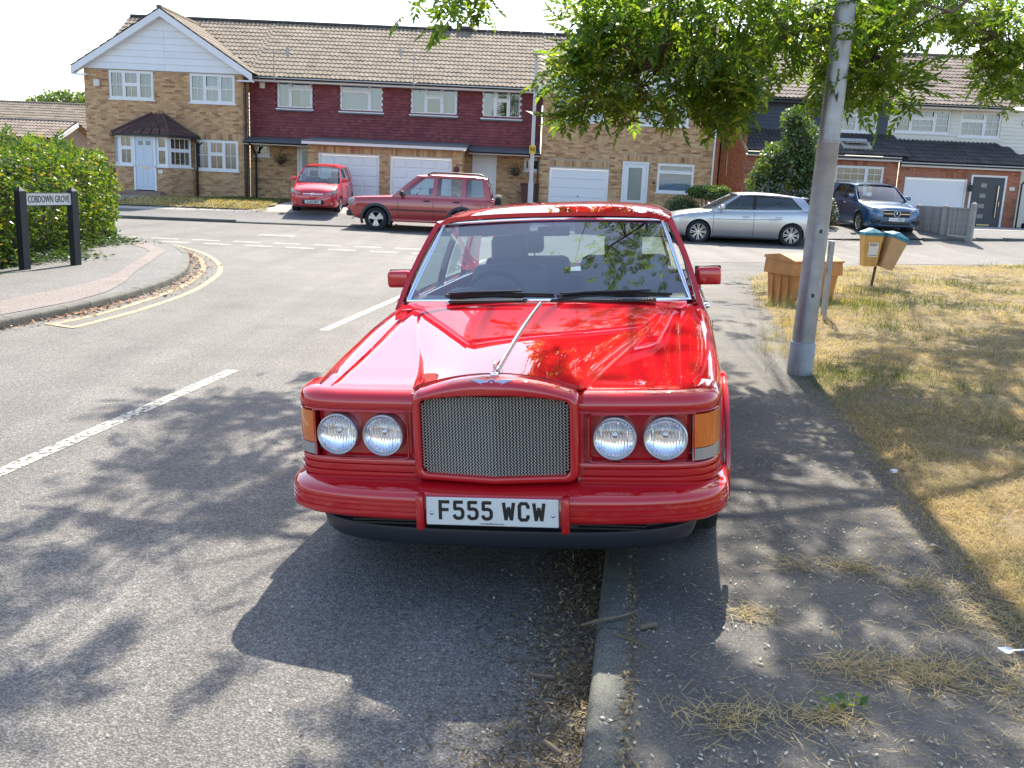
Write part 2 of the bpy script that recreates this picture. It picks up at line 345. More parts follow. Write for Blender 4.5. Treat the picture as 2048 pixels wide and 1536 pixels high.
# ------------------------------------------------------------------ ground, roads, pavements
def gp(px, py, z=0.0):
    d = CM @ Vector(((px - PW / 2) / FPX, -(py - PH / 2) / FPX, -1.0)); t = (z - CAMH) / d.z
    return Vector((d.x * t, d.y * t, z))
def drape(name, poly, zf, step, mat, parent=None, smooth=True):
    xs = [p[0] for p in poly]; ys = [p[1] for p in poly]; pts = []; n0 = 0
    bd = []
    for i in range(len(poly)):
        a, b = poly[i], poly[(i + 1) % len(poly)]; L = math.hypot(b[0]-a[0], b[1]-a[1]); k = max(1, int(L / step))
        bd += [(lerp(a[0], b[0], t / k), lerp(a[1], b[1], t / k)) for t in range(k)]
    pts = [Vector(p) for p in bd]; nb = len(pts)
    def inside(x, y):
        c = False; j = len(poly) - 1
        for i in range(len(poly)):
            xi, yi = poly[i]; xj, yj = poly[j]
            if (yi > y) != (yj > y) and x < (xj - xi) * (y - yi) / (yj - yi) + xi: c = not c
            j = i
        return c
    x = min(xs) + step * .5
    while x < max(xs):
        y = min(ys) + step * .5
        while y < max(ys):
            if inside(x, y): pts.append(Vector((x + rnd.uniform(-.1, .1) * step, y + rnd.uniform(-.1, .1) * step)))
            y += step
        x += step
    vv, ee, ff, _, _, _ = delaunay_2d_cdt(pts, [(i, (i + 1) % nb) for i in range(nb)], [], 1, 1e-4)
    mb = MB(); mb.add([(v.x, v.y, zf(v.x, v.y)) for v in vv], [tuple(f) for f in ff])
    o = mb.build(name, mat, parent, smooth=179 if smooth else None)
    return o
KH = 0.10
def kR(y): return .49 + (y - 4.26) * .134
KRL = [(kR(-4), -4), (kR(4), 4), (kR(10), 10), (kR(16.5), 16.5), (2.38, 17.8), (2.85, 19.2), (3.7, 20.5), (5.0, 21.4), (7.0, 22.1), (10, 23.2), (13.5, 24.6), (18, 25.6), (30, 26.4), (70, 27)]
GE = [(1.1, -4), (1.55, 0), (2.03, 3.41), (2.27, 5.68), (2.66, 8.5), (3.3, 12), (3.75, 15), (4.3, 17.6), (5.2, 19.3), (6.5, 20.2), (9.3, 21.7), (12.6, 23.3), (18, 24.3), (30, 25.1), (70, 25.7)]
def edge_x(y):
    for a, b in zip(GE, GE[1:]):
        if a[1] <= y <= b[1]: return lerp(a[0], b[0], (y - a[1]) / (b[1] - a[1]))
    return GE[0][0]
KLL = [(-7.1, -4), (-6.47, .2), (-5.19, 9.39), (-4.97, 10.85), (-4.92, 12.7), (-5.15, 14.6), (-5.69, 16.45), (-6.45, 18.4), (-7.45, 19.9), (-9.1, 21.3), (-12, 22.5), (-20, 23.2), (-70, 23.6)]
KFL = [(-70, 28.4), (-20, 28.85), (-12.4, 29.1), (-4.7, 29.7), (5, 30.4), (11, 31.0), (18.4, 31.6), (70, 33)]
def smooth_line(pl, n=4):
    out = []
    for i in range(len(pl) - 1):
        p0 = Vector(pl[max(i-1, 0)]); p1 = Vector(pl[i]); p2 = Vector(pl[i+1]); p3 = Vector(pl[min(i+2, len(pl)-1)])
        if (p2 - p1).length > 9: out.append(tuple(p1)); continue
        for k in range(n):
            t = k / n
            out.append(tuple(.5 * ((2*p1) + (p2-p0)*t + (2*p0-5*p1+4*p2-p3)*t*t + (3*p1-p0-3*p2+p3)*t**3)))
    out.append(tuple(pl[-1])); return out
KRL = smooth_line(KRL); KLL = smooth_line(KLL)
def offset_line(pl, d):                             # positive = to the left of the direction of travel
    out = []
    for i in range(len(pl)):
        a = Vector(pl[max(i-1, 0)]); b = Vector(pl[min(i+1, len(pl)-1)]); t = (b - a).normalized()
        out.append((pl[i][0] - t.y * d, pl[i][1] + t.x * d))
    return out
g = MB(); g.add([(-1500, -1500, -.12), (1500, -1500, -.12), (1500, 1500, -.12), (-1500, 1500, -.12)], [(0, 1, 2, 3)])
tag(g.build('ground', M_['soil']), kind='structure')
road = drape('road', [(-70, -8), (70, -8), (70, 33.4), (18.4, 32.0), (5, 30.8), (-12.4, 29.5), (-70, 28.8)], lambda x, y: hgt(x, y) if y > 24 else 0.0, 2.0, M_['road'])
tag(road, kind='structure')
PAVE_Z = lambda x, y: hgt(x, y) + KH - .004
pr = drape('pavement_right', offset_line(KRL, -.11) + [(70, 20), (6, 17), (5.5, 12), (4.3, 3), (3.6, -4)], PAVE_Z, 1.2, M_['pave']); tag(pr, kind='structure')
pl_ = drape('pavement_left', offset_line(KLL, .11) + [(-70, 20), (-13, 19.3), (-10.8, 18), (-10.8, -4)], PAVE_Z, 1.2, M_['pave_far']); tag(pl_, kind='structure')
pf = drape('pavement_far', offset_line(KFL, .11) + [(70, 35), (18.4, 33.6), (5, 32.4), (-12.4, 31.1), (-70, 30.4)], lambda x, y: hgt(x, y) + .05, 1.5, M_['pave_far']); tag(pf, kind='structure')
dr = drape('driveway', [(-30, 31.0), (-12.4, 31.05), (5, 32.35), (18.4, 33.55), (32, 33.9), (32, 39), (-30, 39)], lambda x, y: hgt(x, y) + .054, 1.0, M_['conc']); tag(dr, kind='structure')
gd = drape('grey_paving', [(-24, 31.35), (-14.5, 31.4), (-12.6, 32.3), (-11.2, 36.4), (-24, 36.4)], lambda x, y: hgt(x, y) + .066, 1.0, M_['slab']); tag(gd, kind='structure')
# kerbstones, one object each
def kerb_mesh(L, drop=0.0):
    top = KH - drop
    prof = [(0, -.06), (0, top - .035), (-.006, top - .012), (-.022, top), (-.125, top), (-.125, -.06)]
    mb = MB(); n = len(prof); g_ = .004
    vv = [(g_, a, b) for a, b in prof] + [(L - g_, a, b) for a, b in prof]
    mb.add(vv, [tuple(range(n)), tuple(range(n, 2*n))[::-1]] + [(i, n + i, n + (i+1) % n, (i+1) % n) for i in range(n)])
    return mb.mesh('kerbstone', M_['kerb'], smooth=40)
KM = {(L, d): kerb_mesh(L, d) for L in (.915, .46) for d in (0, .055)}
def lay_kerb(line, parent, side, lo=None, hi=None, dropf=None):
    pts = [Vector(p) for p in line]; acc = [0]
    for a, b in zip(pts, pts[1:]): acc.append(acc[-1] + (b - a).length)
    def pos(s):
        i = 0
        while i < len(acc) - 2 and acc[i+1] < s: i += 1
        t = (s - acc[i]) / max(1e-6, acc[i+1] - acc[i]); return pts[i].lerp(pts[i+1], t)
    s = 0.0
    while s < acc[-1] - 1:
        a = pos(s); d1 = (pos(s + .3) - a).normalized(); d2 = (pos(min(s + 1.6, acc[-1])) - pos(min(s + 1.3, acc[-1] - .05))).normalized()
        L = .46 if d1.angle(d2) > .06 else .915
        b = pos(s + L)
        if (lo is None or (min(a.x, b.x) > lo[0] and min(a.y, b.y) > lo[1])) and (hi is None or (a.x < hi[0] and a.y < hi[1])):
            dv = b - a; an = math.atan2(dv.y, dv.x); p = a if side > 0 else b
            if side < 0: an += math.pi
            dd = dropf(a.x) if dropf else 0
            z = hgt(a.x, a.y)
            k = link('kerbstone', KM[(L, dd)], parent, (p.x, p.y, z + rnd.uniform(-.004, .003)), (rnd.uniform(-.015, .015), 0, an + rnd.uniform(-.004, .004)))
            k.scale = (dv.length / L, 1, 1)
        s += L
lay_kerb(KRL, pr, -1 if False else 1, (-2, -1.5), (22, 40))
lay_kerb(KLL, pl_, -1, (-24, 4), (0, 40))
def drops(x): return .055 if (-9 < x < -1.5 or 1 < x < 4 or 9.5 < x < 13) else 0
lay_kerb(KFL, pf, -1, (-15, 0), (22, 60), drops)
# painted markings: sheets a few millimetres above the road
def ribbon(mb, pts, wd, z=.004):
    pts = [Vector((p[0], p[1])) for p in pts]; L = offset_line([tuple(p) for p in pts], wd / 2); Q = offset_line([tuple(p) for p in pts], -wd / 2)
    mb.grid([[(a[0], a[1], z), (b[0], b[1], z)] for a, b in zip(Q, L)])
def worn_paint(name, base, cut=.52, sc_=26):
    m, n, b, o = nodes(name); b.inputs['Roughness'].default_value = .75; co = coords(n)
    r_ = ramp(n, [(.3, [x * .7 for x in base]), (.7, base)]); n.links.new(noise_t(n, co, 9, 6), r_.inputs[0]); n.links.new(r_.outputs[0], b.inputs['Base Color'])
    t = n.nodes.new('ShaderNodeBsdfTransparent'); mx = n.nodes.new('ShaderNodeMixShader')
    rr = ramp(n, [(cut, (1, 1, 1)), (cut + .07, (0, 0, 0))]); n.links.new(noise_t(n, co, sc_, 7, .7), rr.inputs[0])
    n.links.new(rr.outputs[0], mx.inputs[0]); n.links.new(t.outputs[0], mx.inputs[1]); n.links.new(b.outputs[0], mx.inputs[2]); n.links.new(mx.outputs[0], o.inputs[0]); return m
PW_ = worn_paint('road_paint_white_worn', (.55, .53, .45), .50); PY_ = worn_paint('road_paint_yellow_worn', (.53, .42, .23), .52)
cl0, cl1 = Vector((-2.82, 5.0)), Vector((-1.60, 13.6)); cdv = (cl1 - cl0) / (cl1.y - cl0.y)
for y0, y1 in ((-2.3, 1.6), (3.9, 7.95), (10.2, 14.2), (16.4, 20.2)):
    mb = MB(); pts = [tuple(cl0 + cdv * (y - cl0.y)) for y in np.linspace(y0, y1, 8)]; ribbon(mb, pts, .11)
    mb.build('lane_marking', PW_, road)
o1 = [gp(222, 472.5), gp(461, 478.5), gp(850, 499)]; o2 = [gp(284, 481), gp(439, 485.5), gp(850, 508)]
for ln, k0 in ((o1, 0.0), (o2, .5)):
    A, B = ln[0], ln[2]; A2 = Vector((A.x, A.y)); B2 = Vector((B.x, B.y)); L = (B2 - A2).length; d = (B2 - A2) / L; s = k0 * .9
    while s < L:
        mb = MB(); ribbon(mb, [tuple(A2 + d * s), tuple(A2 + d * (s + .62))], .2); mb.build('give_way_marking', PW_, road); s += .94
inn = [(100, 650), (200, 628), (300, 598), (370, 570), (403, 545), (407, 530), (395, 514), (365, 501), (320, 489.5), (280, 484)]
out = [(148, 655), (280, 620), (380, 585), (425, 558), (440, 542), (434, 524), (400, 504), (345, 490), (300, 484)]
for ln in (inn, out):
    mb = MB(); q = smooth_line([(gp(*p).x, gp(*p).y) for p in ln], 5); ribbon(mb, q, .085); mb.build('yellow_line', PY_, road)
mb = MB(); a = gp(92, 648); b = gp(150, 656.5); ribbon(mb, [(a.x, a.y), (b.x, b.y)], .08, .008); mb.build('yellow_line', PY_, road)
# main road edge marking on the far right, manhole cover
mb = MB(); ribbon(mb, [(gp(x, y).x, gp(x, y).y) for x, y in ((1840, 505), (1940, 508), (2048, 511))], .12, .01); mb.build('edge_marking', PW_, road)
mh = MB(); c = gp(553, 472); mh.box(-.45, .45, -.3, .3, 0, .006); mh.box(-.38, .38, -.23, .23, .006, .011)
for i in range(6): mh.box(-.34 + i * .12, -.27 + i * .12, -.2, .2, .011, .016)
tag(mh.build('manhole_cover', M_['conc'], None, loc=(c.x, c.y, .001)), 'pale rectangular manhole cover set in the main road', 'manhole cover')
# pinkish trench reinstatement in the left pavement
pk = [gp(x, y, KH) for x, y in ((0, 630), (144, 603), (212, 584), (250, 564), (268, 545), (300, 524), (322, 508), (334, 501), (300, 488), (262, 479), (222, 474), (215, 478), (255, 487), (288, 496), (300, 503), (285, 515), (262, 527), (240, 543), (215, 555), (144, 573), (0, 602))]
mb = MB(); mb.add([(p.x, p.y, KH + .002) for p in pk], [tuple(range(len(pk)))]); tag(mb.build('trench_patch', M_['pink']), kind='structure')

# ------------------------------------------------------------------ verge: earth sheet, dry mown grass, litter
def gz(x, y):
    e = x - edge_x(y) if y < 19 else 1.0
    return KH - .010 + .03 * ss(-.02, .25, e) + .045 * ss(.1, 1.2, e) + .035 * mnoise.noise(Vector((x * .8, y * .8, 0))) * ss(.1, .8, e) + .02 * mnoise.noise(Vector((x * 3, y * 3, 4))) * ss(.05, .5, e) + hgt(x, y)
ge = []
for i, p in enumerate(smooth_line(GE, 6)): ge.append((p[0] + .10 * mnoise.noise(Vector((p[1] * 2.1, 3, 1))), p[1]))
verge = drape('grass_verge', ge + [(70, -4)], gz, .45, M_['soil']); tag(verge, kind='structure')
def blades(P, L, W, yaw, lift, curl):
    n = len(P); d = np.stack([np.cos(yaw) * np.cos(lift), np.sin(yaw) * np.cos(lift), np.sin(lift)], 1)
    s = np.stack([-np.sin(yaw), np.cos(yaw), np.zeros(n)], 1) * (W / 2)[:, None]
    mid = P + d * (L * .5)[:, None] + np.array([0, 0, 1.]) * (curl * L)[:, None]; tip = P + d * L[:, None]
    V = np.concatenate([P - s, P + s, mid + s * .8, mid - s * .8, tip], 1).reshape(-1, 3)
    i = np.arange(n)[:, None] * 5
    return V, np.concatenate([i + [0, 1, 2], i + [0, 2, 3], i + [3, 2, 4]], 1).reshape(-1, 3)
def grass_pos(n, y0, y1, spill=.16):
    u = nrs.rand(n); y = y0 * (y1 / y0) ** u; ex = np.array([edge_x(v) for v in y])
    mx = np.minimum(np.maximum(.62 * y + .6, ex + .2), 16)
    t = nrs.rand(n); x = ex - spill * np.abs(nrs.randn(n)) * (nrs.rand(n) < .4) + t * (mx - ex)
    return x, y
x, y = grass_pos(125000, 2.2, 24)
keep = y < 22.2 + np.maximum(0, (x - 9) * .42); x, y = x[keep], y[keep]
z = np.array([gz(a, b) for a, b in zip(x, y)]); n = len(x)
P = np.stack([x, y, z - .004], 1); far = np.clip(y / 6, .7, 2.6)
gn = np.array([mnoise.noise(Vector((a * .55, b * .55, 9))) + .5 * mnoise.noise(Vector((a * 2.2, b * 2.2, 2))) for a, b in zip(x, y)])
green = (gn + nrs.randn(n) * .16) > .40
for nm, mk, sel, lf in (('dry_grass', 'straw', ~green, .22), ('green_grass', 'green_grass', green, .5)):
    k = sel.sum(); Lx = (.045 + .085 * nrs.rand(k) ** 1.5) * (.8 + .25 * far[sel]); Wx = (.0022 + .0014 * nrs.rand(k)) * far[sel]
    V, F = blades(P[sel], Lx, Wx, nrs.rand(k) * 6.283, np.abs(nrs.randn(k)) * lf + .04, .05 + .12 * nrs.rand(k))
    o = npmesh(nm, V, F, M_[mk]); tag(o, 'dry mown grass covering the verge' if nm == 'dry_grass' else 'thin green grass growing through the dry verge', 'grass', kind='stuff')
# upright tufts round the lamp post, grit bin and bin post
def tuft(cx, cy, r, n, hmin, hmax, wd):
    a = nrs.rand(n) * 6.283; q = r * np.sqrt(nrs.rand(n)); X = cx + q * np.cos(a); Y = cy + q * np.sin(a)
    Pp = np.stack([X, Y, np.array([gz(i, j) for i, j in zip(X, Y)]) - .01], 1)
    return blades(Pp, hmin + (hmax - hmin) * nrs.rand(n), wd * (.7 + .6 * nrs.rand(n)), nrs.rand(n) * 6.283, 1.25 + .2 * nrs.randn(n), .02 + .05 * nrs.rand(n))
Vs, Fs, off = [], [], 0
for a in ((2.75, 8.6, .22, 130, .05, .14, .003), (2.72, 9.5, .3, 170, .06, .20, .003), (3.05, 10.4, .35, 170, .06, .2, .0035), (3.4, 11.4, .3, 170, .08, .26, .004), (3.75, 13.2, .4, 200, .08, .26, .005), (4.9, 13.6, .5, 200, .06, .22, .005), (4.3, 11.9, .6, 220, .06, .2, .004), (6.6, 17.4, .8, 260, .08, .24, .006), (5.4, 15.6, .8, 260, .06, .2, .006)):
    V, F = tuft(*a); Vs.append(V); Fs.append(F + off); off += len(V)
tag(npmesh('tall_dry_grass', np.concatenate(Vs), np.concatenate(Fs), M_['straw']), 'taller dry grass tufts round the posts and bins on the verge', 'grass', kind='stuff')
Vs, Fs, off = [], [], 0
for a in ((4.8, 13.0, .6, 330, .06, .18, .005), (5.6, 15.0, .6, 240, .06, .18, .006), (7.6, 17.0, .6, 160, .06, .2, .007), (2.98, 8.3, .25, 160, .03, .09, .003)):
    V, F = tuft(*a); Vs.append(V); Fs.append(F + off); off += len(V)
tag(npmesh('tall_green_grass', np.concatenate(Vs), np.concatenate(Fs), M_['green_grass']), 'green grass tufts beside the grit bin and lamp post', 'grass', kind='stuff')
# cut grass blown over the pavement: loose blades and three thicker piles
def pavez(x, y): return KH + .003
xs, ys, ls = [], [], []
for cx, cy, rx, ry, n in ((gp(1855, 1345, KH).x, gp(1855, 1345, KH).y, .17, .10, 520), (gp(1700, 1340, KH).x, gp(1700, 1340, KH).y, .13, .07, 160), (gp(1705, 1135, KH).x, gp(1705, 1135, KH).y, .09, .05, 140), (gp(1590, 1130, KH).x, gp(1590, 1130, KH).y, .08, .05, 90), (gp(1480, 1440, KH).x, gp(1480, 1440, KH).y, .13, .07, 190), (gp(1990, 1240, KH).x, gp(1990, 1240, KH).y, .2, .12, 420), (gp(1500, 1230, KH).x, gp(1500, 1230, KH).y, .07, .05, 110), (gp(1660, 1440, KH).x, gp(1660, 1440, KH).y, .10, .04, 110), (gp(1840, 1170, KH).x, gp(1840, 1170, KH).y, .12, .07, 160)):
    xs.append(cx + rx * nrs.randn(n) * .8); ys.append(cy + ry * nrs.randn(n) * .8); ls.append(np.full(n, .10))
n = 2600; yy = 2.3 * (14 / 2.3) ** nrs.rand(n); ex = np.array([edge_x(v) for v in yy]); wdt = ex - (.49 + (yy - 4.26) * .134) - .1
t = nrs.beta(2.2, 1.0, n); xs.append(ex - wdt * (1 - t)); ys.append(yy); ls.append(np.full(n, .06))
x = np.concatenate(xs); y = np.concatenate(ys); l = np.concatenate(ls); n = len(x)
V, F = blades(np.stack([x, y, np.full(n, KH) + .002 + .02 * nrs.rand(n) ** 2 * (l > .08)], 1), l * (.4 + .8 * nrs.rand(n)), .0022 + .0012 * nrs.rand(n), nrs.rand(n) * 6.283, .02 + .10 * np.abs(nrs.randn(n)), .03 * nrs.rand(n))
tag(npmesh('grass_cuttings', V, F, M_['straw']), 'loose dry grass cuttings lying on the near pavement', 'cuttings', kind='stuff')
def flakes(P, S, asp, tilt):
    n = len(P); yaw = nrs.rand(n) * 6.283; tl = tilt * nrs.randn(n)
    d = np.stack([np.cos(yaw) * np.cos(tl), np.sin(yaw) * np.cos(tl), np.sin(tl)], 1); s = np.stack([-np.sin(yaw), np.cos(yaw), .3 * nrs.randn(n)], 1)
    a = P - d * (S / 2)[:, None]; b = P + d * (S / 2)[:, None]; w_ = (S * asp / 2)[:, None]
    V = np.concatenate([a, P + s * w_, b, P - s * w_], 1).reshape(-1, 3); i = np.arange(n)[:, None] * 4
    return V, (i + [0, 1, 2, 3]).reshape(-1, 4)
# seeds and flecks
n = 1700; yy = 2.3 * (9 / 2.3) ** nrs.rand(n); xx = (.49 + (yy - 4.26) * .134) + .02 + nrs.rand(n) * 1.75
V, F = flakes(np.stack([xx, yy, np.full(n, KH + .004)], 1), .008 + .014 * nrs.rand(n), .3 + .3 * nrs.rand(n), .2)
n2 = 500; yy = 2.3 * (6 / 2.3) ** nrs.rand(n2); xx = (.49 + (yy - 4.26) * .134) - np.abs(nrs.randn(n2)) * .55
V2, F2 = flakes(np.stack([xx, yy, np.full(n2, .006)], 1), .006 + .012 * nrs.rand(n2), .3 + .3 * nrs.rand(n2), .2)
tag(npmesh('fallen_seeds', np.concatenate([V, V2]), np.concatenate([F, F2 + len(V)]), pm('pale_seed', (.40, .37, .29), .8, island=.4)), 'pale seeds and flecks scattered over pavement and gutter', 'seeds', kind='stuff')
# gutter litter by the near kerb
n = 17000; yy = 2.2 + 2.9 * nrs.rand(n) ** .9; ww = .05 + .10 * (1 + np.array([mnoise.noise(Vector((0, v * 2.2, 5))) for v in yy])) * np.clip(1.4 - (yy - 2.2) * .25, .5, 1.3)
q = np.abs(nrs.randn(n)) * ww; xx = .49 + (yy - 4.26) * .134 - q
zz = .004 + .03 * np.clip(1 - q / (ww * 1.6), 0, 1) * nrs.rand(n)
V, F = flakes(np.stack([xx, yy, zz], 1), .008 + .026 * nrs.rand(n) ** 2.6, .10 + .25 * nrs.rand(n), .35)
tag(npmesh('gutter_litter', V, F, M_['litter']), 'brown leaf and twig litter banked against the near kerb', 'litter', kind='stuff')
n = 2200; yy = 2.2 * (14 / 2.2) ** nrs.rand(n); xx = .49 + (yy - 4.26) * .134 + .128 + .016 * nrs.randn(n)
V, F = flakes(np.stack([xx, yy, np.full(n, KH + .004) + .008 * nrs.rand(n)], 1), .008 + .024 * nrs.rand(n) ** 2, .15 + .3 * nrs.rand(n), .35)
tag(npmesh('kerb_joint_litter', V, F, M_['litter']), 'thin line of dry litter along the back edge of the near kerb', 'litter', kind='stuff')
kl = [Vector(p) for p in KLL if 8 < p[1] < 20]; n = 1500; idx = nrs.randint(0, len(kl) - 1, n); tt = nrs.rand(n); Pk = []
for i, t in zip(idx, tt):
    a, b = kl[i], kl[i + 1]; d = (b - a).normalized(); q = abs(nrs.randn()) * .16 * (1.2 if 12 < a.y < 17 else .7); p = a.lerp(b, t) + Vector((d.y, -d.x)) * q; Pk.append((p.x, p.y, .008 + .02 * nrs.rand()))
V, F = flakes(np.array(Pk), .02 + .05 * nrs.rand(n), .3 + .4 * nrs.rand(n), .3)
tag(npmesh('leaf_litter', V, F, pm('brown_leaf', (.26, .15, .085), .85, island=.5)), 'brown fallen leaves along the curved left kerb', 'litter', kind='stuff')
# lawn strip in front of the brick gable house
lw = drape('lawn', [(-14.3, 31.3), (-9.0, 31.5), (-8.2, 32.2), (-8.7, 36.6), (-11.1, 36.6), (-12.4, 32.6)], lambda x, y: hgt(x, y) + .09 + .02 * mnoise.noise(Vector((x, y, 0))), .5, pm('lawn_soil', (.20, .17, .08), .95, var=.4, vs_=2)); tag(lw, kind='structure')
n = 16000; X = -14.3 + 6 * nrs.rand(n); Y = 31.4 + 5.2 * nrs.rand(n); k = (X > -14.2 + np.clip((Y - 31.4) * .8, 0, 3.1) ) & (X < -8.3 - (Y - 31.4) * .08); X, Y = X[k], Y[k]; n = len(X)
V, F = blades(np.stack([X, Y, np.array([hgt(a, b) for a, b in zip(X, Y)]) + .085], 1), .05 + .1 * nrs.rand(n), np.full(n, .022), nrs.rand(n) * 6.283, .3 + .4 * nrs.rand(n), .1 * nrs.rand(n))
gsel = (Y - 31.4 + .8 * nrs.randn(n)) > 2.0; fi = np.repeat(gsel, 3)
for nm, mk, s_ in (('lawn_dry_grass', 'straw', ~fi), ('lawn_green_grass', 'green_grass', fi)):
    tag(npmesh(nm, V, F[s_], M_[mk]), 'dry front part of the small lawn by the red hatchback' if 'dry' in nm else 'green shaded part of the small lawn under the house wall', 'grass', kind='stuff')
# ------------------------------------------------------------------ cars: shared builders
def paintmat(name, base, metal=0.0, rough=.28, flake=0.0, dust=.0):
    m, n, b, o = nodes(name); b.inputs['Base Color'].default_value = c4(base); b.inputs['Metallic'].default_value = metal
    b.inputs['Roughness'].default_value = rough; b.inputs['Coat Weight'].default_value = 1.0; b.inputs['Coat Roughness'].default_value = .012; b.inputs['Coat IOR'].default_value = 1.75; b.inputs['Specular IOR Level'].default_value = 0.0 if metal == 0 else .5
    co = coords(n)
    if dust:                                        # a thin film of dust dulls the lacquer unevenly
        r_ = ramp(n, [(.35, (.02, .02, .02)), (.8, (dust,) * 3)]); n.links.new(noise_t(n, co, 3.5, 6), r_.inputs[0]); n.links.new(r_.outputs[0], b.inputs['Coat Roughness'])
        n.links.new(mixc(n, tuple(base), (.42, .33, .27), .05), b.inputs['Base Color'])
    return m
def lens_mat(name, col, rough=.12, stripes=140):
    m, n, b, o = nodes(name); b.inputs['Base Color'].default_value = c4(col); b.inputs['Roughness'].default_value = rough; b.inputs['Coat Weight'].default_value = 1.0
    w_ = N(n, 'ShaderNodeTexWave', Scale=stripes, bands_direction='X'); n.links.new(coords(n), w_.inputs['Vector']); bump(n, b, w_.outputs[0], .35, .002); return m
M_['red'] = paintmat('car_paint_red', (.53, .009, .015), rough=.4)
M_['red_suv'] = paintmat('car_paint_dark_red', (.42, .016, .020), .1, .35, dust=.08)
M_['red_hatch'] = paintmat('car_paint_bright_red', (.60, .018, .035), rough=.35, dust=.12)
M_['silver'] = paintmat('car_paint_silver', (.52, .53, .55), .75, .32, dust=.08)
M_['blue'] = paintmat('car_paint_blue', (.006, .085, .21), .3, .3, dust=.05)
M_['amber'] = lens_mat('amber_lens', (.72, .14, .005)); M_['clearlens'] = lens_mat('clear_ribbed_lens', (.34, .32, .30)); M_['redlens'] = lens_mat('red_lens', (.4, .01, .01))
M_['grey_plastic'] = pm('dark_grey_plastic', (.035, .04, .05), .55, bmp=.1, bs=200)
M_['valance'] = pm('black_valance', (.022, .026, .034), .42)
M_['maroon'] = pm('maroon_leather', (.10, .02, .022), .5); M_['beige'] = pm('beige_leather', (.17, .14, .11), .5, var=.1); M_['seatgrey'] = pm('grey_cloth', (.10, .10, .11), .85)
M_['plate_w'] = pm('plate_white', (.72, .72, .68), .4); M_['ink'] = pm('plate_ink', (.008, .008, .009), .4); M_['reflector'] = pm('lamp_reflector', (.9, .9, .92), .10, 1.0)
M_['darkmetal'] = pm('dark_cavity', (.006, .006, .006), .9); M_['lampglass'] = glassmat('lamp_glass', (.97, .98, 1), .05)
M_['wood'] = pm('walnut', (.12, .05, .02), .3, var=.4, vs_=12, coat=.6)

def loft_body(half, ys, mats):                       # half(y) -> list of (x, z) from bottom centre to top centre
    mb = MB(); rings = []
    for y in ys:
        h = half(y); ring = [(q[0], y + (q[2] if len(q) > 2 else 0), q[1]) for q in h] + [(-q[0], y + (q[2] if len(q) > 2 else 0), q[1]) for q in h[-2:0:-1]]
        rings.append(ring)
    mb.grid(rings, wrap=True); n = len(rings[0]); k = len(rings) - 1
    mb.f += [tuple(range(n)), tuple(k * n + i for i in range(n))[::-1]]; mb.m += [0, 0]
    return mb.mesh('body', mats, fixn=True)
def arch_cutters(axles, r, xin, dark):
    cs = []
    for y, z in axles:
        for s in (-1, 1):
            mb = MB(); mb.lathe([(r * .999, 0), (r, .001), (r, .7), (r * .999, .701)], 40, M=Matrix.Translation((s * xin, y, z)) @ Matrix.Rotation(s * math.pi / 2, 4, 'Y'))
            n = 40; mb.f += [tuple(range(n))[::-1], tuple(3 * n + i for i in range(n))]; mb.m += [0, 0]
            cs.append(mb.mesh('cut', [dark], fixn=True))
    return cs
def wheel(root, x, y, r, w, s, style, rim_mat=None):
    M0 = Matrix.Translation((x, y, r)) @ Matrix.Rotation(s * math.pi / 2, 4, 'Y')       # local +z points out of the car
    hub = MB(); hub.lathe([(.0001, -w * .25), (r * .55, -w * .25), (r * .55, -w * .05), (.0001, -w * .05)], 24)
    o = hub.build('wheel', M_['darkmetal'], root, smooth=40); o.matrix_local = M0
    rr = r * style.get('rim', .66); h = w / 2
    t = MB(); t.lathe([(rr, -h * .9), (rr * 1.08, -h), (r * .95, -h * .98), (r * .992, -h * .75), (r, -h * .4), (r, h * .4), (r * .992, h * .75), (r * .95, h * .98), (rr * 1.08, h), (rr, h * .86)], 44)
    for k in range(4):
        t.lathe([(r * 1.0015, -h * .62 + k * h * .38), (r * .985, -h * .60 + k * h * .38), (r * .985, -h * .54 + k * h * .38), (r * 1.0015, -h * .52 + k * h * .38)], 44)
    t.build('tyre', M_['rubber'], o, smooth=35)
    q = MB(); q.lathe([(rr * .98, -h * .85), (rr * 1.01, h * .86), (rr * .97, h * .90), (rr * .90, h * .72), (rr * .88, -h * .6)], 40)
    ns = style['n']; wid = style['w']
    for k in range(ns):
        a = 2 * math.pi * k / ns
        for da in style.get('pair', (0,)):
            Mk = Matrix.Rotation(a, 4, 'Z')
            p0 = Matrix.Rotation(da * style.get('in', .2), 3, 'Z') @ Vector((rr * .16, 0, h * .70)); p1 = Matrix.Rotation(da, 3, 'Z') @ Vector((rr * .94, 0, h * .74))
            d = (p1 - p0).normalized(); sd = Vector((-d.y, d.x, 0)) * rr
            a0, a1 = sd * wid[0], sd * wid[1]; up = Vector((0, 0, .012)); dn = Vector((0, 0, -.03))
            vv = [p0 - a0 + up, p0 + a0 + up, p1 + a1 + up, p1 - a1 + up, p0 - a0 * 1.2 + dn, p0 + a0 * 1.2 + dn, p1 + a1 * 1.2 + dn, p1 - a1 * 1.2 + dn]
            q.add(vv, [(0, 1, 2, 3), (0, 3, 7, 4), (1, 5, 6, 2), (4, 7, 6, 5)], 0, Mk)
    q.lathe([(rr * .24, h * .3), (rr * .24, h * .72), (rr * .19, h * .78), (rr * .10, h * .79), (.0001, h * .8)], 20)
    q.build('rim', rim_mat or M_['alloy'], o, smooth=30, fixn=True)
    return o
def torus_pts(r, n, M): return [M @ Vector((r * math.cos(2 * math.pi * i / n), r * math.sin(2 * math.pi * i / n), 0)) for i in range(n + 1)]

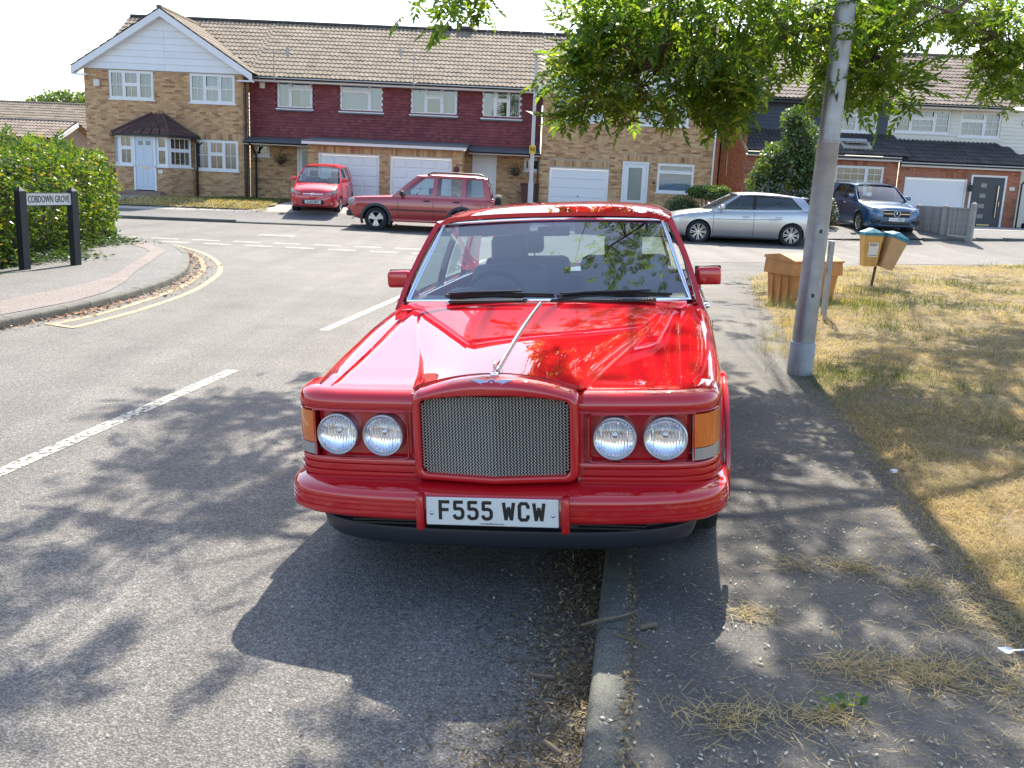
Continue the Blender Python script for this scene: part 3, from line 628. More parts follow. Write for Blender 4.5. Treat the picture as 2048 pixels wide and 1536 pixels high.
def greenhouse(root, S, paint, glass, trim=None):
    """pillars, roof, glass. S: xb, xt, zb, zt; A=(y base, y top), C=(y base, y top); ws/rw bow; panes; pillars; roofkeys; crown"""
    xb, xt, zb, zt = S['xb'], S['xt'], S['zb'], S['zt']; bl = S.get('bulge', .02)
    def sp(yl, t, s, off=0.0):
        return Vector((s * (lerp(xb, xt, t) + bl * 4 * t * (1 - t) + off), lerp(yl[0], yl[1], t), lerp(keys(S['zbf'], yl[0]) if 'zbf' in S else zb, keys(S['ztf'], yl[1]) if 'ztf' in S else zt, t)))
    def band(mb, ya, yb_, t0, t1, s, off=0.0, th=.03):
        nt_ = 5; P = [[sp(ya, lerp(t0, t1, i / nt_), s, off), sp(yb_, lerp(t0, t1, i / nt_), s, off)] for i in range(nt_ + 1)]
        if s < 0: P = [r[::-1] for r in P]
        mb.slab(P, th)
    A, Cc = S['A'], S['C']
    for s in (-1, 1):
        for nm, ya, yb_, mat in S['pillars']:
            mb = MB(); band(mb, ya, yb_, -.06, 1.0, s, S.get('poff', 0)); mb.build(nm, mat or paint, root, smooth=30)
        mb = MB(); n = 16
        for (t0, t1, of) in ((-.08, .03, .004), (S.get('rail', .92), 1.0, .004)):
            P = [[sp((lerp(A[0], Cc[0], i / n), lerp(A[1], Cc[1], i / n)), t, s, of) for t in (t0, (t0 + t1) / 2, t1)] for i in range(n + 1)]
            if s > 0: P = [r[::-1] for r in P]
            mb.slab(P, .03)
        mb.build('window_surround', S.get('surround') or paint, root, smooth=40)
        for (ya, yb_, gl) in S['panes']:
            mb = MB(); nt_ = 6; P = [[sp(ya, lerp(.02, S.get('rail', .92) + .01, i / nt_), s, -.012), sp(yb_, lerp(.02, S.get('rail', .92) + .01, i / nt_), s, -.012)] for i in range(nt_ + 1)]
            mb.grid(P, flip=s < 0); g_ = mb.build('side_window', gl or glass, root, smooth=179)
            if trim:
                e = MB(); loop = [r[0] for r in P] + [r[1] for r in P[::-1]]; e.tube([p + Vector((s * .014, 0, 0)) for p in loop + loop[:1]], .008, 6, False); e.build('window_trim', trim, g_, smooth=60)
    # windscreen and rear window
    def screen(b, t, flip, hb=0.0):
        P = []
        for i in range(9):
            k = i / 8; row = []
            for j in range(17):
                s = j / 8 - 1; x0 = b['x'] * s; x1 = t['x'] * s
                row.append(Vector((lerp(x0, x1, k), lerp(b['y'] + b['bow'] * s * s, t['y'] + t['bow'] * s * s, k) + hb * 4 * k * (1 - k), lerp(b['z'] - b.get('dz', 0) * s * s, t['z'] - t.get('dz', 0) * s * s, k))))
            P.append(row)
        return P
    for nm, key, flip, hb in (('windscreen', 'ws', False, -.02), ('rear_window', 'rw', True, .03)):
        b, t = S[key]; P = screen(b, t, flip, hb); mb = MB(); mb.grid(P, flip=flip); g_ = mb.build(nm, S.get(key + '_glass') or glass, root, smooth=179)
        if S.get('screen_trim'):
            loop = P[0] + [r[-1] for r in P[1:]] + P[-1][::-1][1:] + [r[0] for r in P[::-1]][1:]
            e = MB(); e.tube(loop, S['screen_trim'][1], 6, False); e.build('screen_trim', S['screen_trim'][0], g_, smooth=60)
    # roof
    t0, t1 = S['ws'][1], S['rw'][1]; P = []; nu = 16
    for i in range(nu + 1):
        k = i / nu; row = []; xr = lerp(t0['x'], t1['x'], k); cr = keys(S['crown'], k); ze = keys(S['roofz'], k)
        for j in range(19):
            s = j / 9 - 1; y = lerp(t0['y'] - .015 + t0['bow'] * s * s, t1['y'] + .015 + t1['bow'] * s * s, k)
            sx_ = s; a = abs(s); xx = (xt + S.get('rover', .015)) * math.copysign(a ** .92, s)
            z_ = ze + cr * (1 - a ** 2.6) - S.get('rdrop', .02) * max(0, (a - .88) / .12) ** 2
            row.append(Vector((xx if 0 < i < nu else lerp(xx, (xr + .03) * s, .6), y, z_)))
        P.append(row)
    mb = MB(); mb.slab(P, .025); return mb.build('roof', paint, root, smooth=40)
def seat(root, x, y, z, mat, hr=True, w_=.25):
    mb = MB(); mb.rbox(x - w_, x + w_, y - .25, y + .25, z, z + .16, .05); mb.rbox(x - w_, x + w_, y + .18, y + .32, z + .1, z + .68, .06)
    if hr: mb.rbox(x - .13, x + .13, y + .22, y + .32, z + .70, z + .88, .04); mb.box(x - .06, x - .05, y + .26, y + .27, z + .6, z + .75); mb.box(x + .05, x + .06, y + .26, y + .27, z + .6, z + .75)
    return mb.build('seat', mat, root, smooth=50)
def steering(root, x, y, z, r=.19, tilt=60):
    Mx = Matrix.Translation((x, y, z)) @ Matrix.Rotation(R(tilt), 4, 'X'); mb = MB(); mb.tube(torus_pts(r, 28, Mx), .014, 8, False)
    for a in (0, math.pi, -math.pi / 2): mb.tube([Mx @ Vector((0, 0, -.03)), Mx @ Vector((r * math.cos(a), r * math.sin(a), 0))], .014, 6)
    mb.lathe([(.05, -.05), (.06, 0), (.0001, .01)], 16, M=Mx); return mb.build('steering_wheel', M_['black'], root, smooth=50)
GL = {'F': [[(0, 0), (0, 1), (.92, 1)], [(0, .52), (.8, .52)]], '5': [[(.95, 1), (.06, 1), (.06, .58), (.6, .60), (.86, .55), (1, .42), (1, .18), (.86, .05), (.6, 0), (.3, 0), (.1, .06), (0, .18)]],
      'W': [[(0, 1), (.22, 0), (.5, .72), (.78, 0), (1, 1)]], 'C': [[(1, .74), (1, .86), (.8, 1), (.2, 1), (0, .86), (0, .14), (.2, 0), (.8, 0), (1, .14), (1, .26)]],
      'G': [[(1, .8), (.8, 1), (.2, 1), (0, .86), (0, .14), (.2, 0), (.8, 0), (1, .14), (1, .45), (.55, .45)]], 'J': [[(1, 1), (1, .16), (.8, 0), (.2, 0), (0, .2)]], '1': [[(.5, 0), (.5, 1)]], '0': [[(0, .15), (0, .85), (.2, 1), (.8, 1), (1, .85), (1, .15), (.8, 0), (.2, 0), (0, .15)]],
      'B': [[(0, 0), (0, 1), (.75, 1), (.95, .86), (.95, .66), (.75, .53), (0, .53)], [(.75, .53), (1, .4), (1, .14), (.8, 0), (0, 0)]], 'M': [[(0, 0), (0, 1), (.5, .45), (1, 1), (1, 0)]], 'Z': [[(0, 1), (1, 1), (0, 0), (1, 0)]], 'L': [[(0, 1), (0, 0), (1, 0)]], 'Y': [[(0, 1), (.5, .5), (1, 1)], [(.5, .5), (.5, 0)]], 'V': [[(0, 1), (.5, 0), (1, 1)]], 'X': [[(0, 1), (1, 0)], [(0, 0), (1, 1)]]}
def glyphs(txt, H, cw, st, gap, sp_, mat):           # flat stroked plate characters in the xz plane, centred
    mb = MB(); tot = sum(sp_ if c == ' ' else cw * (1.12 if c == 'W' else .5 if c == '1' else 1) + gap for c in txt) - gap; x0 = -tot / 2
    for c in txt:
        if c == ' ': x0 += sp_; continue
        w_ = cw * (1.12 if c == 'W' else .5 if c == '1' else 1)
        for ln in GL[c]:
            pts = [Vector((x0 + st / 2 + a * (w_ - st), -H / 2 + st / 2 + b * (H - st))) for a, b in ln]
            for i in range(len(pts) - 1):
                d = (pts[i+1] - pts[i]).normalized(); nn = Vector((-d.y, d.x)) * st / 2; e = d * st * (.5 if i in (0, len(pts) - 2) and len(pts) < 4 else .22); p, q = pts[i] - e, pts[i+1] + e
                dy = -.00006 * i - .0004 * (len(ln) < 3)
                mb.add([(v.x, dy, v.y) for v in (p + nn, p - nn, q - nn, q + nn)], [(0, 1, 2, 3)])
        x0 += w_ + gap
    return mb.mesh('plate_lettering', mat)
def numberplate(root, txt, cx, y, cz, w_, h_, size, sx=.8, tilt=0, small=None, bold=.0):
    p = MB(); p.rbox(-w_, w_, 0, .006, -h_, h_, .0028, seg=1); o = p.build('number_plate', M_['plate_w'], root, loc=(cx, y, cz), rot=(tilt, 0, 0))
    k_ = size / .079; t = glyphs(txt, size, .047 * k_, .0135 * k_, .010 * k_, .026 * k_, M_['ink']); c = link('plate_lettering', t, o, (0, -.0012, .003 if small is None else .006))
    if small:
        t2 = textmesh(small, .011, M_['ink'], .0004); link('plate_small_print', t2, o, (0, -.0007, -h_ + .010), (math.pi / 2, 0, 0))
        for s in (-1, 1):
            b = MB(); b.lathe([(.0001, .004), (.006, .003), (.008, 0)], 12, M=Matrix.Translation((s * (w_ - .022), -.0005, -.008)) @ Matrix.Rotation(math.pi / 2, 4, 'X')); b.build('screw', M_['alloy'], o, smooth=60)
    return o

# ------------------------------------------------------------------ the red saloon
def build_saloon():
    CX, CY, CZ = -.032, 3.51, .051
    root = thing('red_saloon_car', 'large red saloon car with mesh grille parked half on the kerb in the foreground', 'car')
    root.matrix_world = Matrix.Translation((CX, CY, CZ)) @ Matrix.Rotation(R(-8.07), 4, 'Z') @ Matrix.Rotation(R(-3.94), 4, 'Y')
    red = M_['red']; AX = (.98, 4.04); WR = .345
    K = dict(xm=[(.30, .868), (.45, .905), (.7, .932), (1.0, .947), (2.0, .952), (3.4, .952), (4.4, .93), (4.9, .895), (5.2, .84)],
             zs=[(.30, .812), (.6, .836), (.95, .868), (1.6, .936), (2.0, .962), (3.0, .962), (4.0, .958), (4.7, .93), (5.2, .885)],
             zb=[(.30, .42), (.5, .33), (.7, .26), (1.2, .22), (4.4, .22), (4.8, .28), (5.2, .40)],
             xt=[(.30, .735), (1.68, .765), (1.8, .78), (1.95, .845), (3.9, .845), (4.3, .80), (4.5, .72), (5.2, .70)],
             zin=[(.30, .78), (1.6, .80), (1.75, .90), (1.86, .93), (2.0, .50), (3.85, .50), (4.05, .96), (4.5, .985), (5.2, .93)])
    def half(y):
        xm, zs, zb, xt, zi = (keys(K[k], y) for k in ('xm', 'zs', 'zb', 'xt', 'zin')); zt = zs + .012
        r_ = [(0, zb), (.62, zb), (xm - .12, zb), (xm - .055, zb + .02), (xm - .02, zb + .06), (xm - .006, zb + .13), (xm, .53), (xm + .001, .60), (xm - .001, zs - .20), (xm - .007, zs - .13), (xm - .02, zs - .075), (xm - .042, zs - .036), (xm - .075, zs - .010), (xm - .11, zs + .002), (max(xt + .02, xm - .16) if xt > .78 else xt + .05, zt - .002), (xt, zt), (xt - .006, zt - .006), (xt - .012, min(zt - .012, zi + .01) if zi < zt - .02 else zt - .004), (xt * .5, zi), (0, zi + (.012 if zi > .92 and y > 4 else 0))]
        return r_
    ys = sorted(set([.30, .34, .38, .45, .52, .6, .7] + list(np.linspace(.8, 1.7, 13)) + [1.75, 1.8, 1.86, 1.93, 2.0] + list(np.linspace(2.15, 3.8, 12)) + [3.85, 3.95, 4.05] + list(np.linspace(4.15, 5.0, 9)) + [5.1, 5.16, 5.2]))
    me = loft_body(half, ys, [red]); me = boolean(me, arch_cutters([(a, WR - .005) for a in AX], .395, .60, M_['darkmetal']))
    me.shade_smooth(); me.set_sharp_from_angle(angle=R(32)); body = link('body', me, root)
    # wheel arch lips
    for a in AX:
        for s in (-1, 1):
            mb = MB(); pts = [Vector((s * (.945 if a < 2 else .944), a + .402 * math.cos(t), WR + .402 * math.sin(t))) for t in np.linspace(-.15, math.pi + .15, 26)]
            mb.tube(pts, .014, 6); mb.build('wheel_arch_lip', red, root, smooth=60)
    st = dict(n=7, w=(.16, .13), rim=.60)
    for s in (-1, 1):
        for a in AX: wheel(root, s * .80, a, WR, .235, s, st)
    # side rubbing strip, door gaps, handles
    for s in (-1, 1):
        mb = MB(); mb.rbox(s * .952 - .012, s * .952 + .012, 1.45, 3.55, .515, .57, .008); mb.build('side_moulding', red, root, smooth=50)
        for yy, nm in ((2.02, 0), (3.02, 1), (3.88, 2)):
            mb = MB(); mb.box(s * .953 - .0015, s * .953 + .0015, yy - .004, yy + .004, .30, .86); mb.build('door_gap', M_['darkmetal'], root)
        for yy in (2.82, 3.72):
            mb = MB(); mb.rbox(s * .955 - .018, s * .955 + .018, yy - .09, yy + .09, .835, .865, .010); mb.build('door_handle', M_['chrome'], root, smooth=50)
        mb = MB(); mb.tube([(s * .90, 2.0, .985), (s * .905, 3.0, .985), (s * .885, 4.2, .985)], .008, 6); mb.build('waist_trim', M_['chrome'], root, smooth=60)
    # bonnet with raised centre
    def bz(x, y):
        k = (y - .15) / 1.55; base = keys([(.10, .822), (.3, .825), (.6, .846), (.95, .878), (1.6, .950), (1.75, .966)], y)
        w_ = lerp(.34, .67, ss(0, 1, k) * .6 + k * .4) ; h = lerp(.016, .010, k); ar = lerp(.040, .006, min(1, k * 1.6)); a = abs(x)
        zc = lerp(.904, 1.000, (y - .19) / 1.51) + .014 * math.sin(math.pi * min(1, max(0, (y - .19) / 1.51)))
        st_ = 1 - ss(w_ - .016, w_ + .014, a); ins = (zc - base - h) * (1 - min(1, a / w_) ** 2)
        return base + st_ * h + ins + (.008 * (1 - ((a - w_) / (.77 - w_)) ** 2) if w_ < a < .77 else 0 if a >= .77 else .008 * (a / w_) ** 2) - .006 * max(0, (a - .70) / .04) ** 2
    def bfront(x):
        a = abs(x)
        if a < .345: return .196
        return lerp(.196, .252, ss(.345, .36, a)) + .045 * max(0, (a - .45) / .3) ** 2.5
    P = []; xs_ = sorted(set(np.linspace(-1, 1, 141).tolist()))
    for i in range(43):
        k = (i / 42) ** 1.0; row = []
        for s in xs_:
            y0 = bfront(s * .735); y = lerp(y0, 1.70, k); row.append(Vector((s * lerp(.727, .757, (y - .2) / 1.5), y, bz(s * lerp(.727, .757, (y - .2) / 1.5), y) - (.006 * (1 - min(1, k * 25)) ** 2 if abs(s * .735) > .36 else 0))))
        P.append(row)
    mb = MB(); mb.slab([r for r in P], -.012); mb.build('bonnet', red, root, smooth=40, fixn=True)
    # cowl, vents
    mb = MB(); P = [[Vector((x, y, z - .02 * (x / .8) ** 2)) for x in np.linspace(-.80, .80, 21)] for y, z in ((1.706, .985), (1.73, 1.000), (1.80, 1.004), (1.87, 1.004))]
    for r_ in P:
        for p in r_: p.y += .10 * (p.x / .8) ** 2 * (1 if p.y > 1.72 else .15)
    mb.slab(P, -.02); cowl = mb.build('cowl_panel', red, root, smooth=40, fixn=True)
    for x0, x1 in ((-.52, -.10), (.06, .62)):
        mb = MB(); xm_ = (x0 + x1) / 2; n = int((x1 - x0) / .016); zz = 1.010 - .02 * (xm_ / .8) ** 2; yy = 1.765 + .1 * (xm_ / .8) ** 2
        mb.box(x0 - .012, x1 + .012, yy - .026, yy + .026, zz - .008, zz - .003)
        for i in range(n): mb.box(x0 + i * .016, x0 + i * .016 + .007, yy - .022, yy + .022, zz - .003, zz + .006)
        mb.box(x0 - .012, x1 + .012, yy - .030, yy - .022, zz - .003, zz + .006); mb.box(x0 - .012, x1 + .012, yy + .022, yy + .030, zz - .003, zz + .006)
        mb.build('air_vent', M_['black'], cowl)
    # fascia swept round the front corner, both sides
    path = smooth_line([(.338, .176), (.5, .181), (.66, .192), (.76, .208), (.82, .234), (.862, .278), (.886, .335), (.899, .40), (.908, .47)], 4)
    nrm = []
    for i in range(len(path)):
        a = Vector(path[max(i-1, 0)]); b = Vector(path[min(i+1, len(path)-1)]); t = (b - a).normalized(); nrm.append(Vector((t.y, -t.x)))
    def sweep(mb, prof, s, i0=0, i1=None, mi=0):
        P = []
        for i in range(i0, (len(path) if i1 is None else i1)):
            P.append([Vector((s * (path[i][0] + nrm[i].x * o_), path[i][1] + nrm[i].y * o_, z_)) for o_, z_ in prof])
        if s < 0: P = P[::-1]
        mb.grid(P, mi)
    iI = min(range(len(path)), key=lambda i: abs(path[i][0] - .785)); iJ = min(range(len(path)), key=lambda i: abs(path[i][1] - .365))
    for s in (-1, 1):
        mb = MB()
        sweep(mb, [(-.085, .827), (-.06, .826), (-.035, .821), (-.015, .810), (-.004, .794), (0, .776), (0, .758), (-.002, .755), (-.009, .754), (-.009, .750), (-.001, .749), (0, .746), (-.002, .742), (-.045, .741)], s)
        sweep(mb, [(-.045, .541), (-.002, .540), (0, .537), (0, .522), (-.008, .520), (-.008, .517), (.003, .515), (.004, .500), (.002, .492), (-.006, .490), (-.006, .487), (.006, .484), (.007, .472), (.002, .462), (-.012, .457), (-.07, .455)], s)
        sweep(mb, [(-.002, .745), (-.002, .538)], s, iJ)
        sweep(mb, [(-.034, .745), (-.034, .538)], s, 0, iI + 1)
        for xx in (.352, .782):                              # pocket ends
            i = min(range(len(path)), key=lambda q: abs(path[q][0] - xx)); x_, y_ = path[i]
            mb.add([(s * x_, y_ - .001, .745), (s * x_, y_ + .04, .745), (s * x_, y_ + .04, .538), (s * x_, y_ - .001, .538)], [(0, 1, 2, 3)])
        mb.box(s * .338 - .012, s * .338 + .012, .178, .24, .46, .82)
        fa = mb.build('front_panel', red, root, smooth=35)
        # raised moulding round the lamp pocket
        def py(x): return float(np.interp(x, [p[0] for p in path], [p[1] for p in path]))
        cr = [(.372, .728), (.385, .741), (.5, .742), (.65, .742), (.785, .742), (.785, .541), (.65, .541), (.5, .541), (.385, .543), (.372, .556), (.372, .728)]
        e = MB(); e.tube([(s * x, py(x) - .001, z) for x, z in cr], .005, 6, False); e.build('lamp_surround', red, fa, smooth=60)
        ind = MB(); sweep(ind, [(-.004, .737), (.002, .735), (.003, .66), (.002, .600), (-.001, .599)], s, iI, iJ + 1); ind.build('indicator_lens', M_['amber'], root, smooth=40)
        ind = MB(); sweep(ind, [(-.001, .597), (.002, .596), (.002, .548), (-.004, .546)], s, iI, iJ + 1); ind.build('side_light_lens', M_['clearlens'], root, smooth=40)
        for xx in (.474, .673):
            yy = float(np.interp(xx, [p[0] for p in path], [p[1] for p in path])) - .004
            Mx = Matrix.Translation((s * xx, yy, .645)) @ Matrix.Rotation(math.pi / 2, 4, 'X')       # local +z forward
            rim = MB(); rim.lathe([(.077, .002), (.079, .014), (.083, .017), (.087, .013), (.088, -.03), (.08, -.03)], 40, M=Mx)
            hl = rim.build('headlight', M_['steel'] if False else pm_lamp_rim, root, smooth=50)
            bowl = MB(); bowl.lathe([(.079, .004), (.073, -.010), (.060, -.019), (.042, -.025), (.024, -.0285), (.012, -.029), (.0001, -.029)], 40, M=Mx)
            bowl.build('reflector', M_['reflector_faceted'], hl, smooth=40)
            bl = MB(); bl.lathe([(.006, -.029), (.007, -.018), (.012, -.015), (.012, -.008), (.008, -.005), (.0001, -.004)], 20, M=Mx @ Matrix.Translation((0, .010, 0)))
            bl.build('bulb_shield', M_['alloy'], hl, smooth=50)
            ln = MB(); ln.lathe([(.0785, .006), (.06, .014), (.035, .019), (.0001, .021)], 40, M=Mx); ln.build('lamp_lens', M_['lampglass'], hl, smooth=179)
    # grille shell, painted, slightly prowed
    def ring(hw, zt_e, zt_m, zb_e, zb_m, r_, y, prow, n=12):
        pts = []
        for i in range(n + 1):
            s = -1 + 2 * i / n; pts.append((hw * s, lerp(zt_m, zt_e, abs(s) ** 2.2)))
        top = pts; bot = [(hw * (1 - 2 * i / n), lerp(zb_m, zb_e, abs(1 - 2 * i / n))) for i in range(n + 1)]
        def cut(pl):
            (x0, z0), (x1, z1) = pl[0], pl[-1]; return pl
        # round the four corners
        loop = []
        def corner(c, a0, cx, cz):
            return [(cx + r_ * math.cos(a0 - t), cz + r_ * math.sin(a0 - t)) for t in np.linspace(0, math.pi / 2, 6)]
        tl = corner(0, math.pi, -hw + r_, zt_e - r_); tr = corner(0, math.pi / 2, hw - r_, zt_e - r_)
        br = corner(0, 0, hw - r_, zb_e + r_); bl = corner(0, -math.pi / 2, -hw + r_, zb_e + r_)
        tp = [(lerp(-hw + r_, hw - r_, i / 14), 0) for i in range(1, 14)]
        tp = [(x, lerp(zt_m, zt_e, abs(x / (hw - r_)) ** 2.0)) for x, _ in tp]; bp = [(lerp(hw - r_, -hw + r_, i / 14), 0) for i in range(1, 14)]; bp = [(x, lerp(zb_m, zb_e, abs(x / (hw - r_)))) for x, _ in bp]
        sd1 = [(hw, lerp(zt_e - r_, zb_e + r_, i / 6)) for i in range(1, 6)]; sd2 = [(-hw, lerp(zb_e + r_, zt_e - r_, i / 6)) for i in range(1, 6)]
        loop = tl + tp + tr + sd1 + br + bp + bl + sd2
        return [Vector((x, y - prow * (1 - abs(x) / .34), z)) for x, z in loop]
    rings = [ring(.337, .850, .9035, .476, .470, .045, .208, .02), ring(.338, .849, .9035, .474, .468, .045, .165, .03), ring(.336, .842, .897, .476, .470, .043, .132, .035), ring(.330, .834, .886, .480, .476, .04, .117, .04), ring(.318, .826, .872, .490, .486, .034, .110, .04), ring(.308, .818, .846, .500, .496, .03, .109, .04), ring(.302, .812, .836, .506, .502, .028, .113, .04), ring(.300, .810, .834, .508, .504, .027, .15, .04)]
    mb = MB(); mb.grid(rings, wrap=True); sh = mb.build('grille_shell', red, root, smooth=60, fixn=True)
    bk = MB(); q = ring(.302, .812, .836, .506, .502, .028, .150, .04); bk.add(q, [tuple(range(len(q)))]); bk.build('grille_backing', M_['darkmetal'], sh)
    # grille mesh: zigzag wires
    mb = MB(); nc = 46; ph = .0105; vstep = .0066
    for c in range(nc):
        x0 = -.298 + .596 * (c + .5) / nc; a = abs(x0) / .302
        zt_ = lerp(.834, .810, a ** 2) - (.016 if a > .94 else 0); zb_ = lerp(.504, .508, a) + (.016 if a > .94 else 0); yb = .128 - .04 * (1 - abs(x0) / .34)
        k = 0; z = zb_ ; amp = .298 * 2 / nc * .5; pts = []
        while z < zt_:
            xx = x0 + amp * (1 if k % 2 else -1) * .62; pts.append((xx, yb - .0018 * (k % 2), z)); z += vstep; k += 1
        wv = .0033; vv = []; fs = []
        for (a_, b_, c_) in pts: vv += [(a_ - wv, b_, c_), (a_, b_ - .0022, c_), (a_ + wv, b_, c_)]
        for i in range(len(pts) - 1): fs += [(i*3, i*3+1, i*3+4, i*3+3), (i*3+1, i*3+2, i*3+5, i*3+4)]
        mb.add(vv, fs)
    tag(mb.build('grille_mesh', M_['grille'], sh), kind='stuff')
    # mascot, centre strip, badge
    mb = MB(); yy = np.linspace(.20, 1.69, 16); mb.grid([[Vector((x, y, bz(0, y) + h)) for x, h in ((-.011, -.002), (-.0095, .006), (-.005, .0105), (0, .012), (.005, .0105), (.0095, .006), (.011, -.002))] for y in yy], flip=True)
    mb.build('bonnet_strip', pm('chrome_soft', (.88, .89, .92), .24, 1.0), root, smooth=60)
    mb = MB(); z0 = bz(0, .18) ; mb.rbox(-.016, .016, .15, .20, z0 - .004, z0 + .008, .003); mb.tube([(0, .172, z0 + .006), (0, .170, z0 + .02), (0, .168, z0 + .034)], [.008, .006, .009], 10)
    mb.grid([[Vector((x, y, z)) for x, y, z in row] for row in (((-.003, .165, z0 + .055), (0, .160, z0 + .058), (.003, .165, z0 + .055)), ((-.006, .165, z0 + .03), (0, .156, z0 + .03), (.006, .165, z0 + .03)), ((-.004, .165, z0 + .012), (0, .158, z0 + .012), (.004, .165, z0 + .012)))])
    for s in (-1, 1):
        mb.add([(s * .004, .168, z0 + .022), (s * .010, .20, z0 + .046), (s * .016, .24, z0 + .052), (s * .012, .245, z0 + .040), (s * .008, .21, z0 + .026), (s * .003, .18, z0 + .012), (s * .002, .20, z0 + .036)], [(0, 1, 6), (1, 2, 3, 6), (3, 4, 6), (4, 5, 0, 6)])
    mb.rbox(-.005, .005, .158, .168, z0 + .02, z0 + .056, .002); mb.build('mascot', M_['chrome'], root, smooth=50)
    Mb = Matrix.Translation((0, .062, .862)) @ Matrix.Rotation(R(-52), 4, 'X')          # lies on the nose of the shell; local z = up the shell face
    Mb = Matrix.Translation((0, .0855, .884)) @ Matrix.Rotation(R(-38), 4, 'X')
    b = MB()
    for s in (-1, 1):
        b.prism([(s * .016, -.010), (s * .036, -.008), (s * .062, .006), (s * .086, .013), (s * .060, .016), (s * .034, .013), (s * .016, .010)][::s], -.003, .002, axis='y', M=Mb)
    b.lathe([(.019, -.003), (.019, .003), (.015, .004), (.0001, .004)], 24, M=Mb @ Matrix.Rotation(math.pi / 2, 4, 'X'))
    bd = b.build('winged_badge', M_['chrome'], sh, smooth=40)
    b = MB(); b.lathe([(.0145, .0035), (.0145, .0050), (.0001, .0052)], 24, M=Mb @ Matrix.Rotation(math.pi / 2, 4, 'X')); b.build('badge_roundel', red, bd)
    tb = textmesh('B', .020, M_['chrome'], .0008, .0006); tb.transform(Mb @ Matrix.Translation((0, -.0062, 0)) @ Matrix.Rotation(math.pi / 2, 4, 'X')); link('badge_letter', tb, bd)
    # bumper: profile swept round the nose
    bpath = smooth_line([(.30, .030), (.45, .038), (.60, .056), (.74, .092), (.835, .145), (.895, .225), (.925, .33), (.935, .46), (.938, .575)], 4)
    bn = []
    for i in range(len(bpath)):
        a = Vector(bpath[max(i-1, 0)]); b_ = Vector(bpath[min(i+1, len(bpath)-1)]); t = (b_ - a).normalized(); bn.append(Vector((t.y, -t.x)))
    prof = [(-.16, .468), (-.10, .464), (-.055, .456), (-.022, .444), (-.006, .434), (0, .426), (.001, .410), (-.0015, .4085), (-.0015, .4055), (.002, .404), (.003, .392), (.001, .390), (.001, .387), (.004, .3855), (.004, .372), (.000, .3705), (.000, .3665), (.005, .365), (.006, .350), (.003, .340), (-.006, .332), (-.022, .327), (-.10, .325)]
    mb = MB()
    for s in (-1, 1):
        P = [[Vector((s * (bpath[i][0] + bn[i].x * o_), bpath[i][1] + bn[i].y * o_, z_)) for o_, z_ in prof] for i in range(len(bpath))]
        if s < 0: P = P[::-1]
        mb.grid(P)
        mb.add([P[0][k] if s > 0 else P[-1][k] for k in range(len(prof))], [tuple(range(len(prof)))])
        e = P[-1] if s > 0 else P[0]; mb.add(list(e), [tuple(range(len(prof)))])
    # middle section: ledge above and box carrying the plate
    P = [[Vector((x, y - .012 * (1 - (x / .3) ** 2), z)) for y, z in ((.19, .468), (.13, .464), (.085, .456), (.052, .448), (.034, .438), (.028, .428), (.026, .330), (.05, .326), (.12, .325))] for x in np.linspace(-.302, .302, 9)]
    mb.grid(P); bmp_ = mb.build('bumper', red, root, smooth=35)
    for s in (-1, 1):
        mb = MB(); mb.rbox(s * .290 - .016, s * .290 + .016, -.006, .07, .302, .446, .009); mb.build('overrider', red, bmp_, smooth=50)
    numberplate(root, 'F555 WCW', 0, .004, .3835, .264, .0565, .079, .80, R(-3), 'www.jackbarclay.com', .0022)
    # black valance with slots
    vp = smooth_line([(0, .098), (.30, .105), (.50, .130), (.66, .185), (.765, .27), (.80, .38), (.81, .60)], 4)
    vn = []
    for i in range(len(vp)):
        a = Vector(vp[max(i-1, 0)]); b_ = Vector(vp[min(i+1, len(vp)-1)]); t = (b_ - a).normalized(); vn.append(Vector((t.y, -t.x)))
    mb = MB(); prof = [(-.05, .335), (-.02, .33), (-.018, .282), (.012, .276), (.014, .262), (0, .215), (-.012, .196), (-.03, .188), (-.10, .20)]
    for s in (-1, 1):
        P = [[Vector((s * (vp[i][0] + vn[i].x * o_), vp[i][1] + vn[i].y * o_, z_)) for o_, z_ in prof] for i in range(len(vp))]
        mb.grid(P if s > 0 else P[::-1])
    va = mb.build('front_valance', M_['valance'], root, smooth=35)
    for s in (-1, 1):
        e = MB()
        for k in range(3): e.box(min(s * .33, s * .60), max(s * .33, s * .60), .10 if k < 9 else 0, .115, .290 + k * .013, .297 + k * .013)
        e.build('valance_slot', M_['black'], va)
    mb = MB(); mb.box(-.80, .80, .35, 5.0, .19, .24); mb.box(-.6, .6, .3, .9, .24, .7); mb.build('underbody', M_['darkmetal'], root)
    # greenhouse
    S = dict(xb=.858, xt=.690, zb=.965, zt=1.422, bulge=.018, A=(1.96, 2.375), C=(4.42, 3.93), rail=.93,
             pillars=[('a_pillar', (1.94, 2.335), (2.035, 2.44), None), ('b_pillar', (2.98, 3.02), (3.06, 3.08), None), ('c_pillar', (3.80, 3.62), (4.44, 3.95), None)],
             panes=[((2.03, 2.435), (2.99, 3.03), None), ((3.05, 3.075), (3.83, 3.65), None)],
             ws=(dict(x=.822, y=1.815, bow=.135, z=1.004, dz=.016), dict(x=.664, y=2.295, bow=.045, z=1.442, dz=.022)),
             rw=(dict(x=.74, y=4.45, bow=-.06, z=.985), dict(x=.62, y=3.97, bow=-.03, z=1.43, dz=.01)),
             ws_glass=glassmat('windscreen_glass', (.62, .74, .73), .17, 0.0, (1.36, 1.42, (.05, .10, .32))), screen_trim=(M_['chrome'], .0125),
             crown=[(0, .030), (.3, .05), (.7, .05), (1, .03)], roofz=[(0, 1.425), (.25, 1.447), (.55, 1.452), (.8, 1.440), (1, 1.412)], rover=.022, rdrop=.03)
